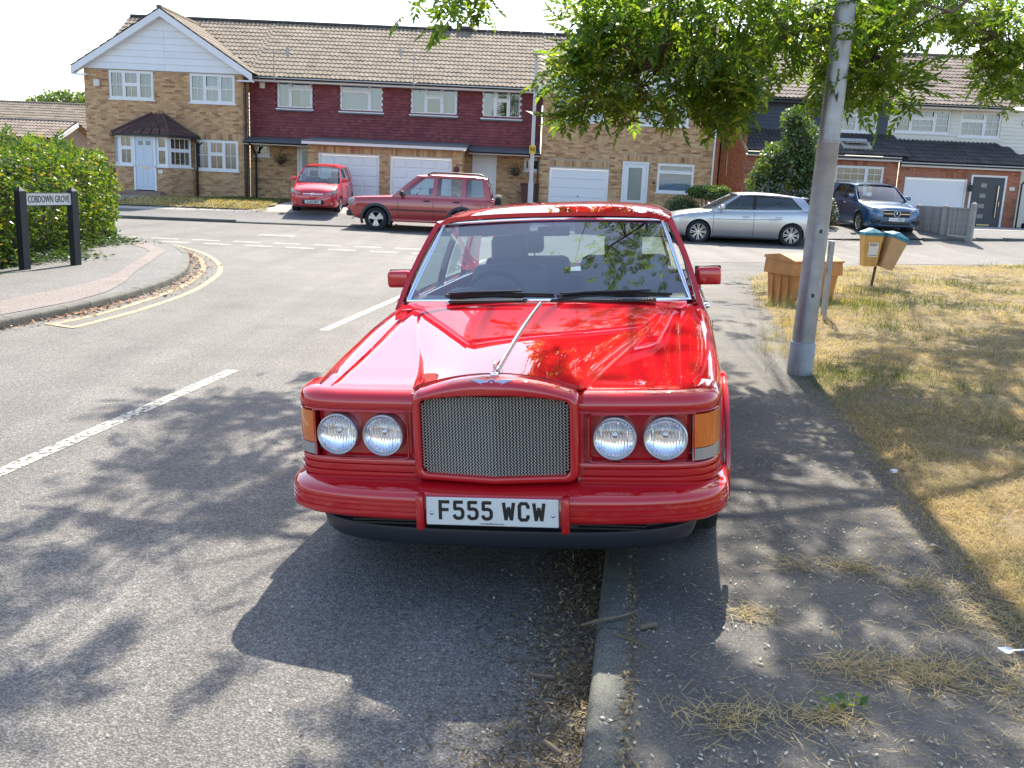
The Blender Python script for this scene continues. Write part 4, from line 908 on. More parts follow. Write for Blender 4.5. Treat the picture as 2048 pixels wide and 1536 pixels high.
    greenhouse(root, S, red, M_['glass_car'], M_['chrome'])
    mb = MB(); mb.tube([(x, 4.0 + 0, 0) for x in ()] or [(0, 0, -5), (0, 0, -5.01)], .001, 3) if False else None
    mb = MB(); mb.grid([[Vector((x, y, 1.405 + .035 * (1 - (x / .66) ** 2))) for x in np.linspace(-.66, .66, 9)] for y in (2.38, 2.9, 3.5, 3.9)]); mb.build('headlining', M_['beige'], root, smooth=60)
    # mirrors
    for s in (-1, 1):
        mb = MB(); mb.rbox(min(s * .862, s * 1.005), max(s * .862, s * 1.005), 2.16, 2.26, 1.045, 1.148, .022, seg=3); mb.tube([(s * .84, 2.20, .985), (s * .875, 2.21, 1.05)], [.03, .022], 8)
        mi = mb.build('door_mirror', red, root, smooth=50); g_ = MB(); g_.box(min(s * .875, s * .995), max(s * .875, s * .995), 2.261, 2.264, 1.058, 1.136); g_.build('mirror_glass', M_['chrome'], mi)
        e = MB(); e.rbox(min(s * .857, s * 1.008), max(s * .857, s * 1.008), 2.235, 2.262, 1.039, 1.152, .008); e.build('mirror_rim', M_['black'], mi, smooth=50)
    # wipers
    def wsp(x, k, off=.012):
        b, t = S['ws']; s = x / lerp(b['x'], t['x'], k)
        y = lerp(b['y'] + b['bow'] * s * s, t['y'] + t['bow'] * s * s, k) - .02 * 4 * k * (1 - k); z = lerp(b['z'] - b['dz'] * s * s, t['z'] - t['dz'] * s * s, k)
        return Vector((x, y - off * .75, z + off * .6))
    for x0, x1, b0, b1 in ((-.55, -.12, -.56, .06), (.10, .60, .08, .72)):
        mb = MB(); pv = Vector((x0, 1.80 + .13 * (x0 / .82) ** 2 - .02, 1.022)); mb.lathe([(.02, 0), (.018, .018), (.0001, .022)], 12, M=Matrix.Translation(pv)); e_ = wsp(x1, .075, .03)
        mb.tube([pv + Vector((0, 0, .015)), pv.lerp(e_, .3) + Vector((0, 0, .016)), e_], [.013, .010, .006], 6)
        wi = mb.build('wiper', M_['black'], root, smooth=50)
        bl = MB(); bl.tube([wsp(lerp(b0, b1, k), lerp(.035, .085, math.sin(k * math.pi) * .5 + k * .35), .010) for k in np.linspace(0, 1, 12)], .007, 6); bl.build('wiper_blade', M_['rubber'], wi)
    # interior
    mb = MB(); P = [[Vector((x, y + .06 * (x / .8) ** 2, z)) for x in np.linspace(-.80, .80, 15)] for y, z in ((1.86, .955), (2.0, .985), (2.16, .992), (2.25, .975), (2.27, .90), (2.30, .75))]
    mb.slab(P, -.03); d_ = mb.build('dashboard', M_['maroon'], root, smooth=40, fixn=True)
    mb = MB(); mb.rbox(-.78, .78, 2.315, 2.33, .80, .92, .006); mb.build('dash_veneer', M_['wood'], d_)
    mb = MB(); mb.rbox(-.62, -.18, 2.06, 2.30, .96, 1.035, .03); mb.build('instrument_binnacle', M_['maroon'], d_, smooth=50)
    steering(root, -.40, 2.48, .93)
    for x in (-.40, .40): seat(root, x, 2.95, .42, M_['beige'], w_=.27); 
    for x in (-.38, .38): seat(root, x, 3.75, .42, M_['beige'], w_=.34)
    mb = MB(); mb.box(-.74, .74, 3.98, 4.38, .93, .95); mb.build('parcel_shelf', M_['maroon'], root)
    mb = MB(); mb.box(-.80, .80, 2.0, 3.9, .38, .42); mb.build('cabin_floor', M_['maroon'], root)
    mb = MB(); mb.rbox(-.10, .10, 2.42, 2.45, 1.33, 1.39, .012); mb.tube([(0, 2.44, 1.36), (0, 2.40, 1.43)], .008, 6); mb.build('interior_mirror', M_['black'], root, smooth=50)
    for s in (-1, 1):
        mb = MB(); mb.rbox(s * .36 - .22, s * .36 + .22, 2.33, 2.355, 1.345, 1.425, .008); mb.build('sun_visor', M_['beige'], root, smooth=50)
    # tail
    for s in (-1, 1):
        mb = MB(); mb.rbox(s * .66 - .14, s * .66 + .14, 5.19, 5.22, .62, .80, .01); mb.build('tail_light', M_['redlens'], root)
    mb = MB(); mb.rbox(-.90, .90, 5.12, 5.27, .40, .56, .04); mb.build('rear_bumper', red, root, smooth=50)
    return root
M_['grille'] = pm('grille_mesh_steel', (.52, .48, .40), .34, .55)
pm_lamp_rim = pm('lamp_rim_metal', (.62, .62, .60), .32, .85)
def facet():
    m, n, b, o = nodes('lamp_reflector_fluted'); b.inputs['Base Color'].default_value = (.92, .92, .94, 1); b.inputs['Metallic'].default_value = 1; b.inputs['Roughness'].default_value = .07
    w_ = N(n, 'ShaderNodeTexWave', Scale=26, Distortion=1.5, bands_direction='X'); n.links.new(coords(n), w_.inputs['Vector']); bump(n, b, w_.outputs[0], .30, .01); return m
M_['reflector_faceted'] = facet()
saloon = build_saloon()
# ------------------------------------------------------------------ houses
def bw(mb, name, mats, root, parent=None, smooth=None, fixn=False):       # mesh given in world coordinates, parented to a house
    L = root.location; mb.v = [(a - L.x, b - L.y, c - L.z) for a, b, c in mb.v]
    return mb.build(name, mats, parent or root, smooth, fixn)
FR = lambda Y: (lambda u, n, z: (u, Y - n, z))           # wall facing the street
def FLX(X, s): return lambda u, n, z: (X + s * n, u, z)   # flank, s = outward sign along x
def wall_panel(mb, fr, u0, u1, z0, z1, ops, rev=.10):
    us = sorted(set([u0, u1] + [v for o in ops for v in o[:2]])); zs = sorted(set([z0, z1] + [v for o in ops for v in o[2:4]]))
    us = [u for u in us if u0 <= u <= u1]; zs = [z for z in zs if z0 <= z <= z1]
    for a, b in zip(us, us[1:]):
        for c, d in zip(zs, zs[1:]):
            m, n = (a + b) / 2, (c + d) / 2
            if any(o[0] < m < o[1] and o[2] < n < o[3] for o in ops): continue
            mb.add([fr(a, 0, c), fr(b, 0, c), fr(b, 0, d), fr(a, 0, d)], [(0, 1, 2, 3)])
    for a, b, c, d in [o[:4] for o in ops]:
        q = [fr(a, 0, c), fr(b, 0, c), fr(b, 0, d), fr(a, 0, d), fr(a, -rev, c), fr(b, -rev, c), fr(b, -rev, d), fr(a, -rev, d)]
        mb.add(q, [(0, 4, 5, 1), (1, 5, 6, 2), (2, 6, 7, 3), (3, 7, 4, 0)])
def brickwork(mb, fr, u0, u1, z0, z1, ops, heads=()):
    BL, BH, J, pr = .215, .065, .010, .007; z = z0; k = 0
    def put(a, b, c, d):
        v = [fr(a, pr, c), fr(b, pr, c), fr(b, pr, d), fr(a, pr, d), fr(a, 0, c), fr(b, 0, c), fr(b, 0, d), fr(a, 0, d)]
        mb.add(v, [(0, 1, 2, 3), (0, 4, 5, 1), (1, 5, 6, 2), (2, 6, 7, 3), (3, 7, 4, 0)])
    while z + BH <= z1 + .001:
        iv = [(u0, u1)]
        for o in list(ops) + list(heads):
            if o[2] < z + BH - .004 and o[3] > z + .004:
                nv = []
                for a, b in iv:
                    if o[1] <= a or o[0] >= b: nv.append((a, b))
                    else:
                        if o[0] - a > .03: nv.append((a, o[0]))
                        if b - o[1] > .03: nv.append((o[1], b))
                iv = nv
        sh = (k % 2) * (BL + J) / 2
        for a, b in iv:
            c = u0 - sh + math.floor((a - u0 + sh) / (BL + J)) * (BL + J)
            while c < b:
                p, q = max(a, c), min(b, c + BL)
                if q - p > .025: put(p, q, z, z + BH)
                c += BL + J
        z += BH + J; k += 1
    for a, b, c, d in heads:                                # soldier course
        x = a
        while x + BH < b: put(x, x + BH, c + .005, d - .005); x += BH + J
def brick_wall(root, fr, u0, u1, z0, z1, ops, brick, mortar, name='wall', heads=()):
    mb = MB(); wall_panel(mb, fr, u0, u1, z0, z1, ops); w_ = bw(mb, name, M_[mortar], root)
    mb = MB(); brickwork(mb, fr, u0, u1, z0, z1, ops, heads); b = bw(mb, 'brickwork', M_[brick], root, w_); tag(b, kind='stuff'); return w_
def window(root, x0, x1, z0, z1, Y, cols, bars=None, sill=True, curtain=None, frm='white', lead=False, fr=None, glass='glass_win', fw=.055):
    room = fr is None; fr = fr or FR(Y); mb = MB(); panes = []
    def bx(a, b, n0, n1, c, d, m_=None):
        (m_ or mb).add([fr(a, n1, c), fr(b, n1, c), fr(b, n0, c), fr(a, n0, c), fr(a, n1, d), fr(b, n1, d), fr(b, n0, d), fr(a, n0, d)], [(3, 2, 1, 0), (4, 5, 6, 7), (0, 1, 5, 4), (1, 2, 6, 5), (2, 3, 7, 6), (3, 0, 4, 7)])
    n0, n1 = -.08, -.01
    bx(x0, x1, n0, n1, z1 - fw, z1); bx(x0, x1, n0, n1, z0, z0 + fw); bx(x0, x0 + fw, n0, n1, z0 + fw, z1 - fw); bx(x1 - fw, x1, n0, n1, z0 + fw, z1 - fw)
    W_ = x1 - x0 - 2 * fw; u = x0 + fw; tot = sum(c[0] for c in cols)
    for i, c in enumerate(cols):
        a = u; b = u + W_ * c[0] / tot; u = b
        if i < len(cols) - 1: bx(b - fw * .5, b + fw * .5, n0, n1 + .002, z0 + fw, z1 - fw)
        aa = a + (fw * .5 if i else 0); bb = b - (fw * .5 if i < len(cols) - 1 else 0)
        cells = [(z0 + fw, z1 - fw, False)]
        if c[1]:
            zt = z1 - fw - (z1 - z0 - 2 * fw) * c[1]; bx(aa, bb, n0, n1 + .001, zt - fw * .5, zt + fw * .5); cells = [(z0 + fw, zt - fw * .5, False), (zt + fw * .5, z1 - fw, True)]
        for cz0, cz1, vent in cells:
            s = .035; op = .045 if (vent and len(c) > 2 and c[2]) else .008
            bx(aa, aa + s, n1, n1 + op, cz0, cz1); bx(bb - s, bb, n1, n1 + op, cz0, cz1); bx(aa + s, bb - s, n1, n1 + op, cz0, cz0 + s); bx(aa + s, bb - s, n1, n1 + op, cz1 - s, cz1)
            panes.append((aa + s, bb - s, cz0 + s, cz1 - s))
            if bars:
                nx = max(1, round((bb - aa) / bars[0])); nz = max(1, round((cz1 - cz0) / bars[1]))
                for k in range(1, nx): q = lerp(aa, bb, k / nx); bx(q - .009, q + .009, -.028, -.012, cz0 + s, cz1 - s)
                for k in range(1, nz): q = lerp(cz0, cz1, k / nz); bx(aa + s, bb - s, -.026, -.014, q - .009, q + .009)
    f = bw(mb, 'window', M_[frm], root)
    for a, b, c, d in panes:
        m2 = MB(); m2.add([fr(a, -.03, c), fr(b, -.03, c), fr(b, -.03, d), fr(a, -.03, d)], [(0, 1, 2, 3)]); bw(m2, 'pane', M_[glass], root, f)
    if sill:
        m2 = MB(); bx(x0 - .05, x1 + .05, -.05, .05, z0 - .045, z0 - .002, m2); bw(m2, 'sill', M_[frm], root, f)
    m2 = MB()
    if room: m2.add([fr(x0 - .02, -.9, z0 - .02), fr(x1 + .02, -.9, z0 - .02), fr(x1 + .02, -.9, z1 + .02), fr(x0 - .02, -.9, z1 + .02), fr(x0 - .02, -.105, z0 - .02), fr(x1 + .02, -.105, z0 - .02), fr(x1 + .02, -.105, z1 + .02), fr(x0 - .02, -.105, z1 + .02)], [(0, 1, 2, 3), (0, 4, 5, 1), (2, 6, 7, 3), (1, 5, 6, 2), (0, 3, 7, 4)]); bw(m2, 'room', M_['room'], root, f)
    for cu in (curtain or ()):
        a, b, c, d, mat, kind = cu; m2 = MB(); A = lerp(x0 + fw, x1 - fw, a); B = lerp(x0 + fw, x1 - fw, b); Cz = lerp(z0 + fw, z1 - fw, c); D = lerp(z0 + fw, z1 - fw, d)
        if kind == 'blind':
            n = max(4, int((D - Cz) / .045))
            for k in range(n): q = lerp(Cz, D, k / n); m2.add([fr(A, -.12, q), fr(B, -.12, q), fr(B, -.145, q + .034), fr(A, -.145, q + .034)], [(0, 1, 2, 3)])
        else:
            n = 28; P = [[fr(lerp(A, B, k / n), -.16 - .02 * math.sin(k * 1.9), zz) for k in range(n + 1)] for zz in (Cz, D)]; m2.grid(P)
        bw(m2, 'blind' if kind == 'blind' else 'curtain', M_[mat], root, f)
    return f
# double roman roof tile shared by every roof
def tile_mesh(wd, ln, nm, flat=False):
    mb = MB(); xs = []
    for r_ in range(2):
        o_ = r_ * wd / 2; q = wd / 2
        xs += [(o_, .004), (o_ + q * .12, .022), (o_ + q * .28, .030), (o_ + q * .44, .022), (o_ + q * .56, .004), (o_ + q * .8, .002)] if not flat else [(o_, .0), (o_ + q * .5, .002)]
    xs.append((wd, .004 if not flat else 0)); th = .020
    mb.grid([[(x, 0, z + th) for x, z in xs], [(x, ln, z + .002) for x, z in xs]], flip=False); mb.grid([[(x, 0, z) for x, z in xs], [(x, 0, z + th) for x, z in xs]])
    return mb
TILE = {}
def tile_roof(root, P0, u, s, ncol, nrow, mat, wd=.34, gauge=.335, mask=None, parent=None, flat=False):
    key = (mat, wd, gauge, flat)
    if key not in TILE: TILE[key] = tile_mesh(wd * 1.005, gauge + .07, 'roof_tile', flat).mesh('roof_tile', M_[mat], smooth=45)
    u = Vector(u).normalized(); s = Vector(s).normalized(); n = u.cross(s).normalized(); P0 = Vector(P0); L = root.location
    for r_ in range(nrow):
        for c in range(ncol):
            p = P0 + u * (c * wd) + s * (r_ * gauge)
            if mask and not mask(p + u * wd / 2 + s * gauge / 2): continue
            q = p + n * (.012 + rnd.uniform(-.003, .004)) - L; s2 = (s - n * .02).normalized(); n2 = u.cross(s2)
            M4 = Matrix(((u.x, s2.x, n2.x, q.x), (u.y, s2.y, n2.y, q.y), (u.z, s2.z, n2.z, q.z), (0, 0, 0, 1)))
            link('roof_tile', TILE[key], parent or root, M=M4)
def ridge(root, a, b, mat, r_=.11, parent=None):
    a, b = Vector(a), Vector(b); n = max(1, int((b - a).length / .45)); L = root.location
    for i in range(n):
        mb = MB(); p = a.lerp(b, i / n); q = a.lerp(b, (i + .97) / n); d = (q - p).normalized(); sd = Vector((0, 0, 1)).cross(d).normalized(); up = d.cross(sd)
        P = [[pp + sd * (r_ * math.cos(t)) + up * (r_ * .8 * math.sin(t)) for t in np.linspace(-.25, math.pi + .25, 9)] for pp in (p, q)]; mb.grid(P); mb.add(P[0], [tuple(range(9))]); mb.add(P[1], [tuple(range(9))[::-1]])
        bw(mb, 'ridge_tile', M_[mat], root, parent, smooth=60)
def pipe(root, pts, mat='black', r_=.034, parent=None, name='downpipe'):
    mb = MB(); mb.tube(pts, r_, 8); return bw(mb, name, M_[mat], root, parent, smooth=50)
def gutter(root, x0, x1, Y, z, mat='black'):
    mb = MB(); n = 7; P = [[(x, Y + .055 * math.cos(t), z + .05 * math.sin(t)) for t in np.linspace(math.pi, 2 * math.pi, n)] for x in (x0, x1)]; mb.slab(P, .004); bw(mb, 'gutter', M_[mat], root)
def slab_box(root, name, mat, *b, parent=None): mb = MB(); mb.box(*b); return bw(mb, name, M_[mat], root, parent)
def door_panelled(root, x0, x1, z0, z1, Y, mat='white', glazed=None, panels=(), handle=1, letter=True, name='front_door', frm='white'):
    mb = MB(); f = .07; mb.box(x0, x0 + f, Y - .03, Y + .08, z0, z1); mb.box(x1 - f, x1, Y - .03, Y + .08, z0, z1); mb.box(x0 + f, x1 - f, Y - .03, Y + .08, z1 - f, z1); fr_ = bw(mb, 'door_frame', M_[frm], root)
    a, b, c, d = x0 + f, x1 - f, z0 + .02, z1 - f; mb = MB(); mb.box(a + .004, b - .004, Y + .0, Y + .05, c, d - .004); D = bw(mb, name, M_[mat], root)
    for (p, q, r_, s) in panels: mb = MB(); mb.rbox(lerp(a, b, p), lerp(a, b, q), Y - .010, Y + .006, lerp(c, d, r_), lerp(c, d, s), .006, seg=1); bw(mb, 'door_panel', M_[mat], root, D)
    for (p, q, r_, s) in (glazed or ()):
        mb = MB(); mb.box(lerp(a, b, p), lerp(a, b, q), Y - .006, Y - .002, lerp(c, d, r_), lerp(c, d, s)); bw(mb, 'door_glass', M_['obscure'], root, D)
    hx = lerp(a, b, .9 if handle > 0 else .1); mb = MB(); mb.rbox(hx - .012, hx + .012, Y - .03, Y + .0, lerp(c, d, .44), lerp(c, d, .54), .004); bw(mb, 'handle', M_['chrome'], root, D)
    if letter: mb = MB(); mb.rbox(lerp(a, b, .3), lerp(a, b, .7), Y - .014, Y + .0, lerp(c, d, letter if isinstance(letter, float) else .40), lerp(c, d, (letter if isinstance(letter, float) else .40) + .025), .003); bw(mb, 'letterbox', M_['brass'], root, D)
    return D
def garage_door(root, x0, x1, z0, z1, Y, nx, nz, mat='white', style='panel'):
    mb = MB(); f = .06; mb.box(x0 - f, x0, Y - .02, Y + .06, z0, z1 + f); mb.box(x1, x1 + f, Y - .02, Y + .06, z0, z1 + f); mb.box(x0, x1, Y - .02, Y + .06, z1, z1 + f); bw(mb, 'garage_door_frame', M_[mat], root)
    mb = MB(); mb.box(x0 + .006, x1 - .006, Y + .03, Y + .07, z0, z1 - .006); D = bw(mb, 'garage_door', M_[mat], root)
    for i in range(nx):
        for j in range(nz):
            a, b = lerp(x0, x1, i / nx), lerp(x0, x1, (i + 1) / nx); c, d = lerp(z0, z1, j / nz), lerp(z0, z1, (j + 1) / nz); mb = MB()
            if style == 'panel': mb.rbox(a + .035, b - .035, Y + .006, Y + .034, c + .035, d - .035, .012, seg=1)
            else: mb.rbox(a + .006, b - .006, Y + .008, Y + .034, c + .006, d - .006, .008, seg=1)
            bw(mb, 'door_panel', M_[mat], root, D)
    mb = MB(); xm = (x0 + x1) / 2; zm = lerp(z0, z1, .42); mb.lathe([(.028, 0), (.024, .03), (.0001, .034)], 10, M=Matrix.Translation((xm, Y + .006, zm)) @ Matrix.Rotation(math.pi / 2, 4, 'X')); bw(mb, 'handle', M_['black'], root, D); return D
def boards(root, fr, z0, z1, hb, xl, xr, mat, name='board', ops=(), parent=None):
    z = z0
    while z < z1 - .02:
        zt = min(z + hb, z1); iv = [(None, None)]; L0, L1, R0, R1 = xl(z), xl(zt), xr(z), xr(zt); segs = [(L0, L1, R0, R1)]
        for o in ops:
            if o[2] < zt - .02 and o[3] > z + .02:
                ns = []
                for (a, b, c, d) in segs:
                    if o[0] <= a or True:
                        if o[0] - a > .02: ns.append((a, b, min(c, o[0]), min(d, o[0])))
                        if c - o[1] > .02: ns.append((max(a, o[1]), max(b, o[1]), c, d))
                segs = ns
        for a, b, c, d in segs:
            if c - a < .03: continue
            mb = MB(); mb.add([fr(a, .030, z), fr(c, .030, z), fr(d, .010, zt - .004), fr(b, .010, zt - .004), fr(a, 0, z), fr(c, 0, z), fr(d, 0, zt), fr(b, 0, zt)], [(0, 1, 2, 3), (0, 4, 5, 1), (1, 5, 6, 2), (3, 7, 4, 0), (2, 6, 7, 3)]); bw(mb, name, M_[mat], root, parent)
        z += hb
M_['brass'] = pm('brass', (.55, .42, .18), .3, .9); M_['obscure'] = pm('obscured_glass', (.22, .24, .22), .25, bmp=.3, bs=60, coat=.6); M_['lead'] = pm('lead_felt', (.13, .135, .14), .7, var=.2, vs_=3)
M_['navy'] = pm('grey_blue_cladding', (.055, .068, .092), .55, var=.1, vs_=2); M_['cream'] = pm('cream_boards', (.74, .71, .62), .5, var=.05, vs_=2, obrand=.04); M_['anth'] = pm('anthracite_door', (.045, .052, .065), .35)
M_['gablew'] = pm('gable_board_white', (.78, .79, .80), .45, var=.04, vs_=2, obrand=.03); M_['browndoor'] = pm('brown_paint', (.09, .03, .025), .5); M_['bluedoor'] = pm('pale_blue_door', (.62, .67, .74), .4); M_['greyvent'] = pm('vent_grey', (.5, .48, .44), .6)
M_['curtain_red'] = pm('red_curtain', (.35, .08, .06), .9); M_['blindw'] = pm('white_blind', (.70, .72, .73), .6)
ZB = .40
MAIN = lambda Y: 5.04 + (Y - 36.9) * .600                      # plane of the terrace's street slope
SL = Vector((0, 1, .600)).normalized()
def fascia(root, x0, x1, Y, z): slab_box(root, 'fascia', 'whitew', x0, x1, Y, Y + .03, z - .17, z - .01); slab_box(root, 'soffit', 'whitew', x0, x1, Y + .03, 37.3, z - .17, z - .155); gutter(root, x0, x1, Y - .062, z - .05)
def gable(root, xc, hw, zap, zev, Yg, Yw, mat, mask, wallz, xl, xr, hb, split=True):
    sl_ = (zap - zev) / hw
    for s in (-1, 1):
        # u along +-Y so that the normal points up
        ln = math.hypot(hw, zap - zev); nr = int(ln / .335); up = Vector((-s, 0, sl_)).normalized(); ncol = 15
        P0 = Vector((xc + s * (hw + .06), Yg - .05 + (0 if s > 0 else ncol * .34), zev - .06 * sl_))
        tile_roof(root, P0, (0, 1 if s > 0 else -1, 0), up, ncol, nr + 1, mat, mask=lambda p: p.z > MAIN(p.y) - .04 and (p.x - xc) * s > -.06)
        mb = MB(); a = Vector((xc, Yg, zap - .02)); b = Vector((xc + s * hw, Yg, zev - .02)); c = Vector((xc + s * hw, 37.6, zev - .02)); d = Vector((xc, 40.6, zap - .02)); mb.add([a, b, c, d], [(0, 1, 2, 3)]); bw(mb, 'roof_deck', M_['room'], root)
        mb = MB(); w_ = .26; b2 = b + Vector((s * .05, 0, -.03)); mb.add([(p.x, yy, p.z + dz) for yy in (Yg - .03, Yg) for p, dz in ((a, .0), (b2, .0), (b2, -w_), (a, -w_))], [(0, 1, 2, 3), (7, 6, 5, 4), (0, 4, 5, 1), (1, 5, 6, 2), (2, 6, 7, 3), (3, 7, 4, 0)]); bw(mb, 'bargeboard', M_['gablew'], root)
        mb = MB(); mb.add([(a.x, Yg, a.z - w_), (b2.x, Yg, b2.z - w_), (b2.x, Yw, b2.z - w_), (a.x, Yw, a.z - w_)], [(0, 1, 2, 3)]); bw(mb, 'soffit', M_['gablew'], root)
        mb = MB(); mb.box(min(xc + s * (hw - .5), b2.x), max(xc + s * (hw - .5), b2.x), Yg, Yw + .0, b2.z - w_ - .02, b2.z - w_ + .03); bw(mb, 'box_end', M_['gablew'], root)
    ridge(root, (xc, Yg - .04, zap + .03), (xc, 40.3, zap + .03), mat)
    zz = lambda z: max(0.02, (zap - .12 - z) / sl_)
    for a, b in (((lambda z: xc - zz(z)), (lambda z: xc - .004)), ((lambda z: xc + .004), (lambda z: xc + zz(z)))) if split else (((lambda z: xc - zz(z)), (lambda z: xc + zz(z))),):
        boards(root, FR(Yw - .0), wallz, zap - .2, hb, a, b, 'gablew', 'gable_board')
    mb = MB(); mb.box(xc - .02, xc + .02, Yw - .036, Yw, wallz, zap - .25); bw(mb, 'board_joint', M_['gablew'], root)

# --- house with white boarded gable and porch (left)
hA = thing('brick_house', 'yellow brick house with white boarded gable and maroon tiled corner porch', 'house', (-13.4, 36.5, ZB))
opsA = [(-15.43, -13.78, 3.97, 4.99), (-12.43, -10.76, 3.95, 4.99), (-12.30, -10.67, 1.51, 2.62)]
brick_wall(hA, FR(36.5), -16.35, -10.46, ZB, 5.03, opsA, 'brick_buff', 'mortar_buff', heads=[(-12.45, -10.55, 2.64, 2.86), (-15.5, -14.9, 2.64, 2.86)])
brick_wall(hA, FLX(-10.46, 1), 36.5, 37.3, ZB, 5.03, [], 'brick_buff', 'mortar_buff', 'side_wall')
mb = MB(); mb.box(-16.35, -16.30, 36.51, 45, ZB, 5.03); bw(mb, 'flank_wall', M_['mortar_buff'], hA)
cur = ((0, .34, 0, 1, 'net', 'c'), (.34, .66, 0, .5, 'net', 'c'), (.66, 1, 0, 1, 'net', 'c'))
window(hA, *opsA[0], 36.5, [(1, 0), (1.1, .48), (1, 0)], (.27, .45), curtain=((0, .2, 0, 1, 'net', 'c'), (.4, .6, .3, 1, 'net', 'c'), (.8, 1, 0, 1, 'net', 'c')))
window(hA, *opsA[1], 36.5, [(1, 0), (1.1, .48, True), (1, 0)], (.27, .45), curtain=((0, 1, 0, 1, 'net', 'c'),))
window(hA, *opsA[2], 36.5, [(1, 0), (1.1, .45), (1, 0)], (.27, .45), curtain=((0, .3, 0, 1, 'net', 'c'), (.3, .72, 0, 1, 'curtain_red', 'c'), (.72, 1, 0, 1, 'net', 'c')))
gable(hA, -13.35, 3.28, 7.18, 5.08, 36.2, 36.47, 'tile_tan', None, 5.02, None, None, .235)
tile_roof(hA, (-16.35, 36.9 + .05, MAIN(36.95)), (1, 0, 0), SL, 18, 14, 'tile_tan', mask=lambda p: p.z > 7.18 - abs(p.x + 13.35) * .64 - .02)
mb = MB(); mb.add([(-16.35, 36.9, MAIN(36.9) - .03), (-10.3, 36.9, MAIN(36.9) - .03), (-10.3, 41, MAIN(41) - .03), (-16.35, 41, MAIN(41) - .03), (-16.35, 45.1, MAIN(36.9) - .03), (-10.3, 45.1, MAIN(36.9) - .03)], [(0, 1, 2, 3), (3, 2, 5, 4)]); bw(mb, 'roof', M_['tile_tan'], hA)
ridge(hA, (-16.3, 41, 7.53), (-10.3, 41, 7.53), 'tile_dark')
pipe(hA, [(-10.28, 36.75, 5.0), (-10.3, 36.6, 4.9), (-10.34, 36.40, 4.72), (-10.34, 36.40, ZB + .1)])
mb = MB(); mb.rbox(-15.99, -15.75, 36.41, 36.49, 4.37, 4.64, .05); bw(mb, 'alarm_box', M_['cream'], hA, smooth=40)
# porch: splayed bay with hipped roof
pp = [(-15.33, 36.5), (-14.66, 35.2), (-12.84, 35.2), (-12.28, 36.05), (-12.28, 36.5)]
def seg_fr(a, b):
    a, b = Vector(a), Vector(b); d = (b - a).normalized(); n = Vector((d.y, -d.x)); return (lambda u, o, z: (a.x + d.x * u + n.x * o, a.y + d.y * u + n.y * o, z)), (b - a).length
for i, (a, b) in enumerate(zip(pp, pp[1:])):
    fr_, L = seg_fr(a, b)
    if i == 1:
        brick_wall(hA, fr_, 0, .57, ZB, 1.56, [], 'brick_buff', 'mortar_buff', 'porch_wall'); brick_wall(hA, fr_, 1.37, L, ZB, 1.56, [], 'brick_buff', 'mortar_buff', 'porch_wall')
        window(hA, .04, .55, 1.58, 2.66, 0, [(1, .42)], (.2, .4), True, fr=fr_); window(hA, 1.39, L - .02, 1.58, 2.66, 0, [(1, .42)], (.2, .4), True, curtain=((0, 1, .6, 1, 'curtain_red', 'c'),), fr=fr_)
    else:
        brick_wall(hA, fr_, 0, L, ZB, 1.56, [], 'brick_buff', 'mortar_buff', 'porch_wall'); 
        if L > .5: window(hA, .04, L - .02, 1.58, 2.66, 0, [(1, .45 if i == 2 else 0)], (.24, .4), True, fr=fr_)
door_panelled(hA, -14.10, -13.28, .70, 2.68, 35.18, 'bluedoor', [(.18, .42, .84, .92), (.58, .82, .84, .92)], [(.08, .36, .06, .36), (.39, .61, .06, .36), (.64, .92, .06, .36), (.08, .46, .45, .8), (.54, .92, .45, .8)], -1, .40)
slab_box(hA, 'porch_step', 'mortar_red', -14.35, -13.05, 34.85, 35.19, ZB, .68); slab_box(hA, 'porch_step', 'mortar_red', -14.95, -12.7, 34.55, 35.19, ZB - .1, .54)
ap0, ap1 = Vector((-13.85, 36.45, 3.47)), Vector((-13.45, 36.45, 3.47)); ev = [Vector((-15.5, 36.5, 2.70)), Vector((-14.78, 35.0, 2.70)), Vector((-12.72, 35.0, 2.70)), Vector((-12.08, 35.95, 2.70)), Vector((-12.08, 36.5, 2.70))]
mb = MB(); mb.add(ev + [Vector((p.x, p.y, 2.62)) for p in ev], [(5, 6, 7, 8, 9), (0, 1, 6, 5), (1, 2, 7, 6), (2, 3, 8, 7), (3, 4, 9, 8)]); pr_ = bw(mb, 'porch_roof', M_['black'], hA)
for q0, q1, t0, t1 in ((ev[0], ev[1], ap0, ap0), (ev[1], ev[2], ap0, ap1), (ev[2], ev[3], ap1, ap1), (ev[3], ev[4], ap1, ap1)):
    n = 7
    for k in range(n):
        a, b, c, d = q0.lerp(t0, k / n), q1.lerp(t1, k / n), q1.lerp(t1, (k + 1.1) / n), q0.lerp(t0, (k + 1.1) / n); up = Vector((0, 0, .022)); m_ = max(1, int((b - a).length / .3))
        for j in range(m_):
            A, B, Cc_, D_ = a.lerp(b, j / m_ + .01), a.lerp(b, (j + 1) / m_ - .01), d.lerp(c, (j + 1) / m_ - .01), d.lerp(c, j / m_ + .01); mb = MB(); mb.add([A + up, B + up, Cc_ + up * .2, D_ + up * .2, A, B], [(0, 1, 2, 3), (4, 5, 1, 0)]); bw(mb, 'porch_tile', M_['tile_maroon'], hA, pr_)
for e_, t_ in ((ev[1], ap0), (ev[2], ap1), (ev[3], ap1)): mb = MB(); mb.tube([e_ + Vector((0, 0, .03)), t_ + Vector((0, 0, .03))], .05, 7); bw(mb, 'hip_tile', M_['tile_maroon'], hA, pr_, smooth=50)
pipe(hA, [(-12.1, 35.95, 2.62), (-12.2, 36.42, 2.4), (-12.2, 36.42, ZB + .1)])
mb = MB(); mb.box(-15.6, -15.05, 36.40, 36.47, ZB, 1.42); bw(mb, 'meter_cupboard', M_['browndoor'], hA)
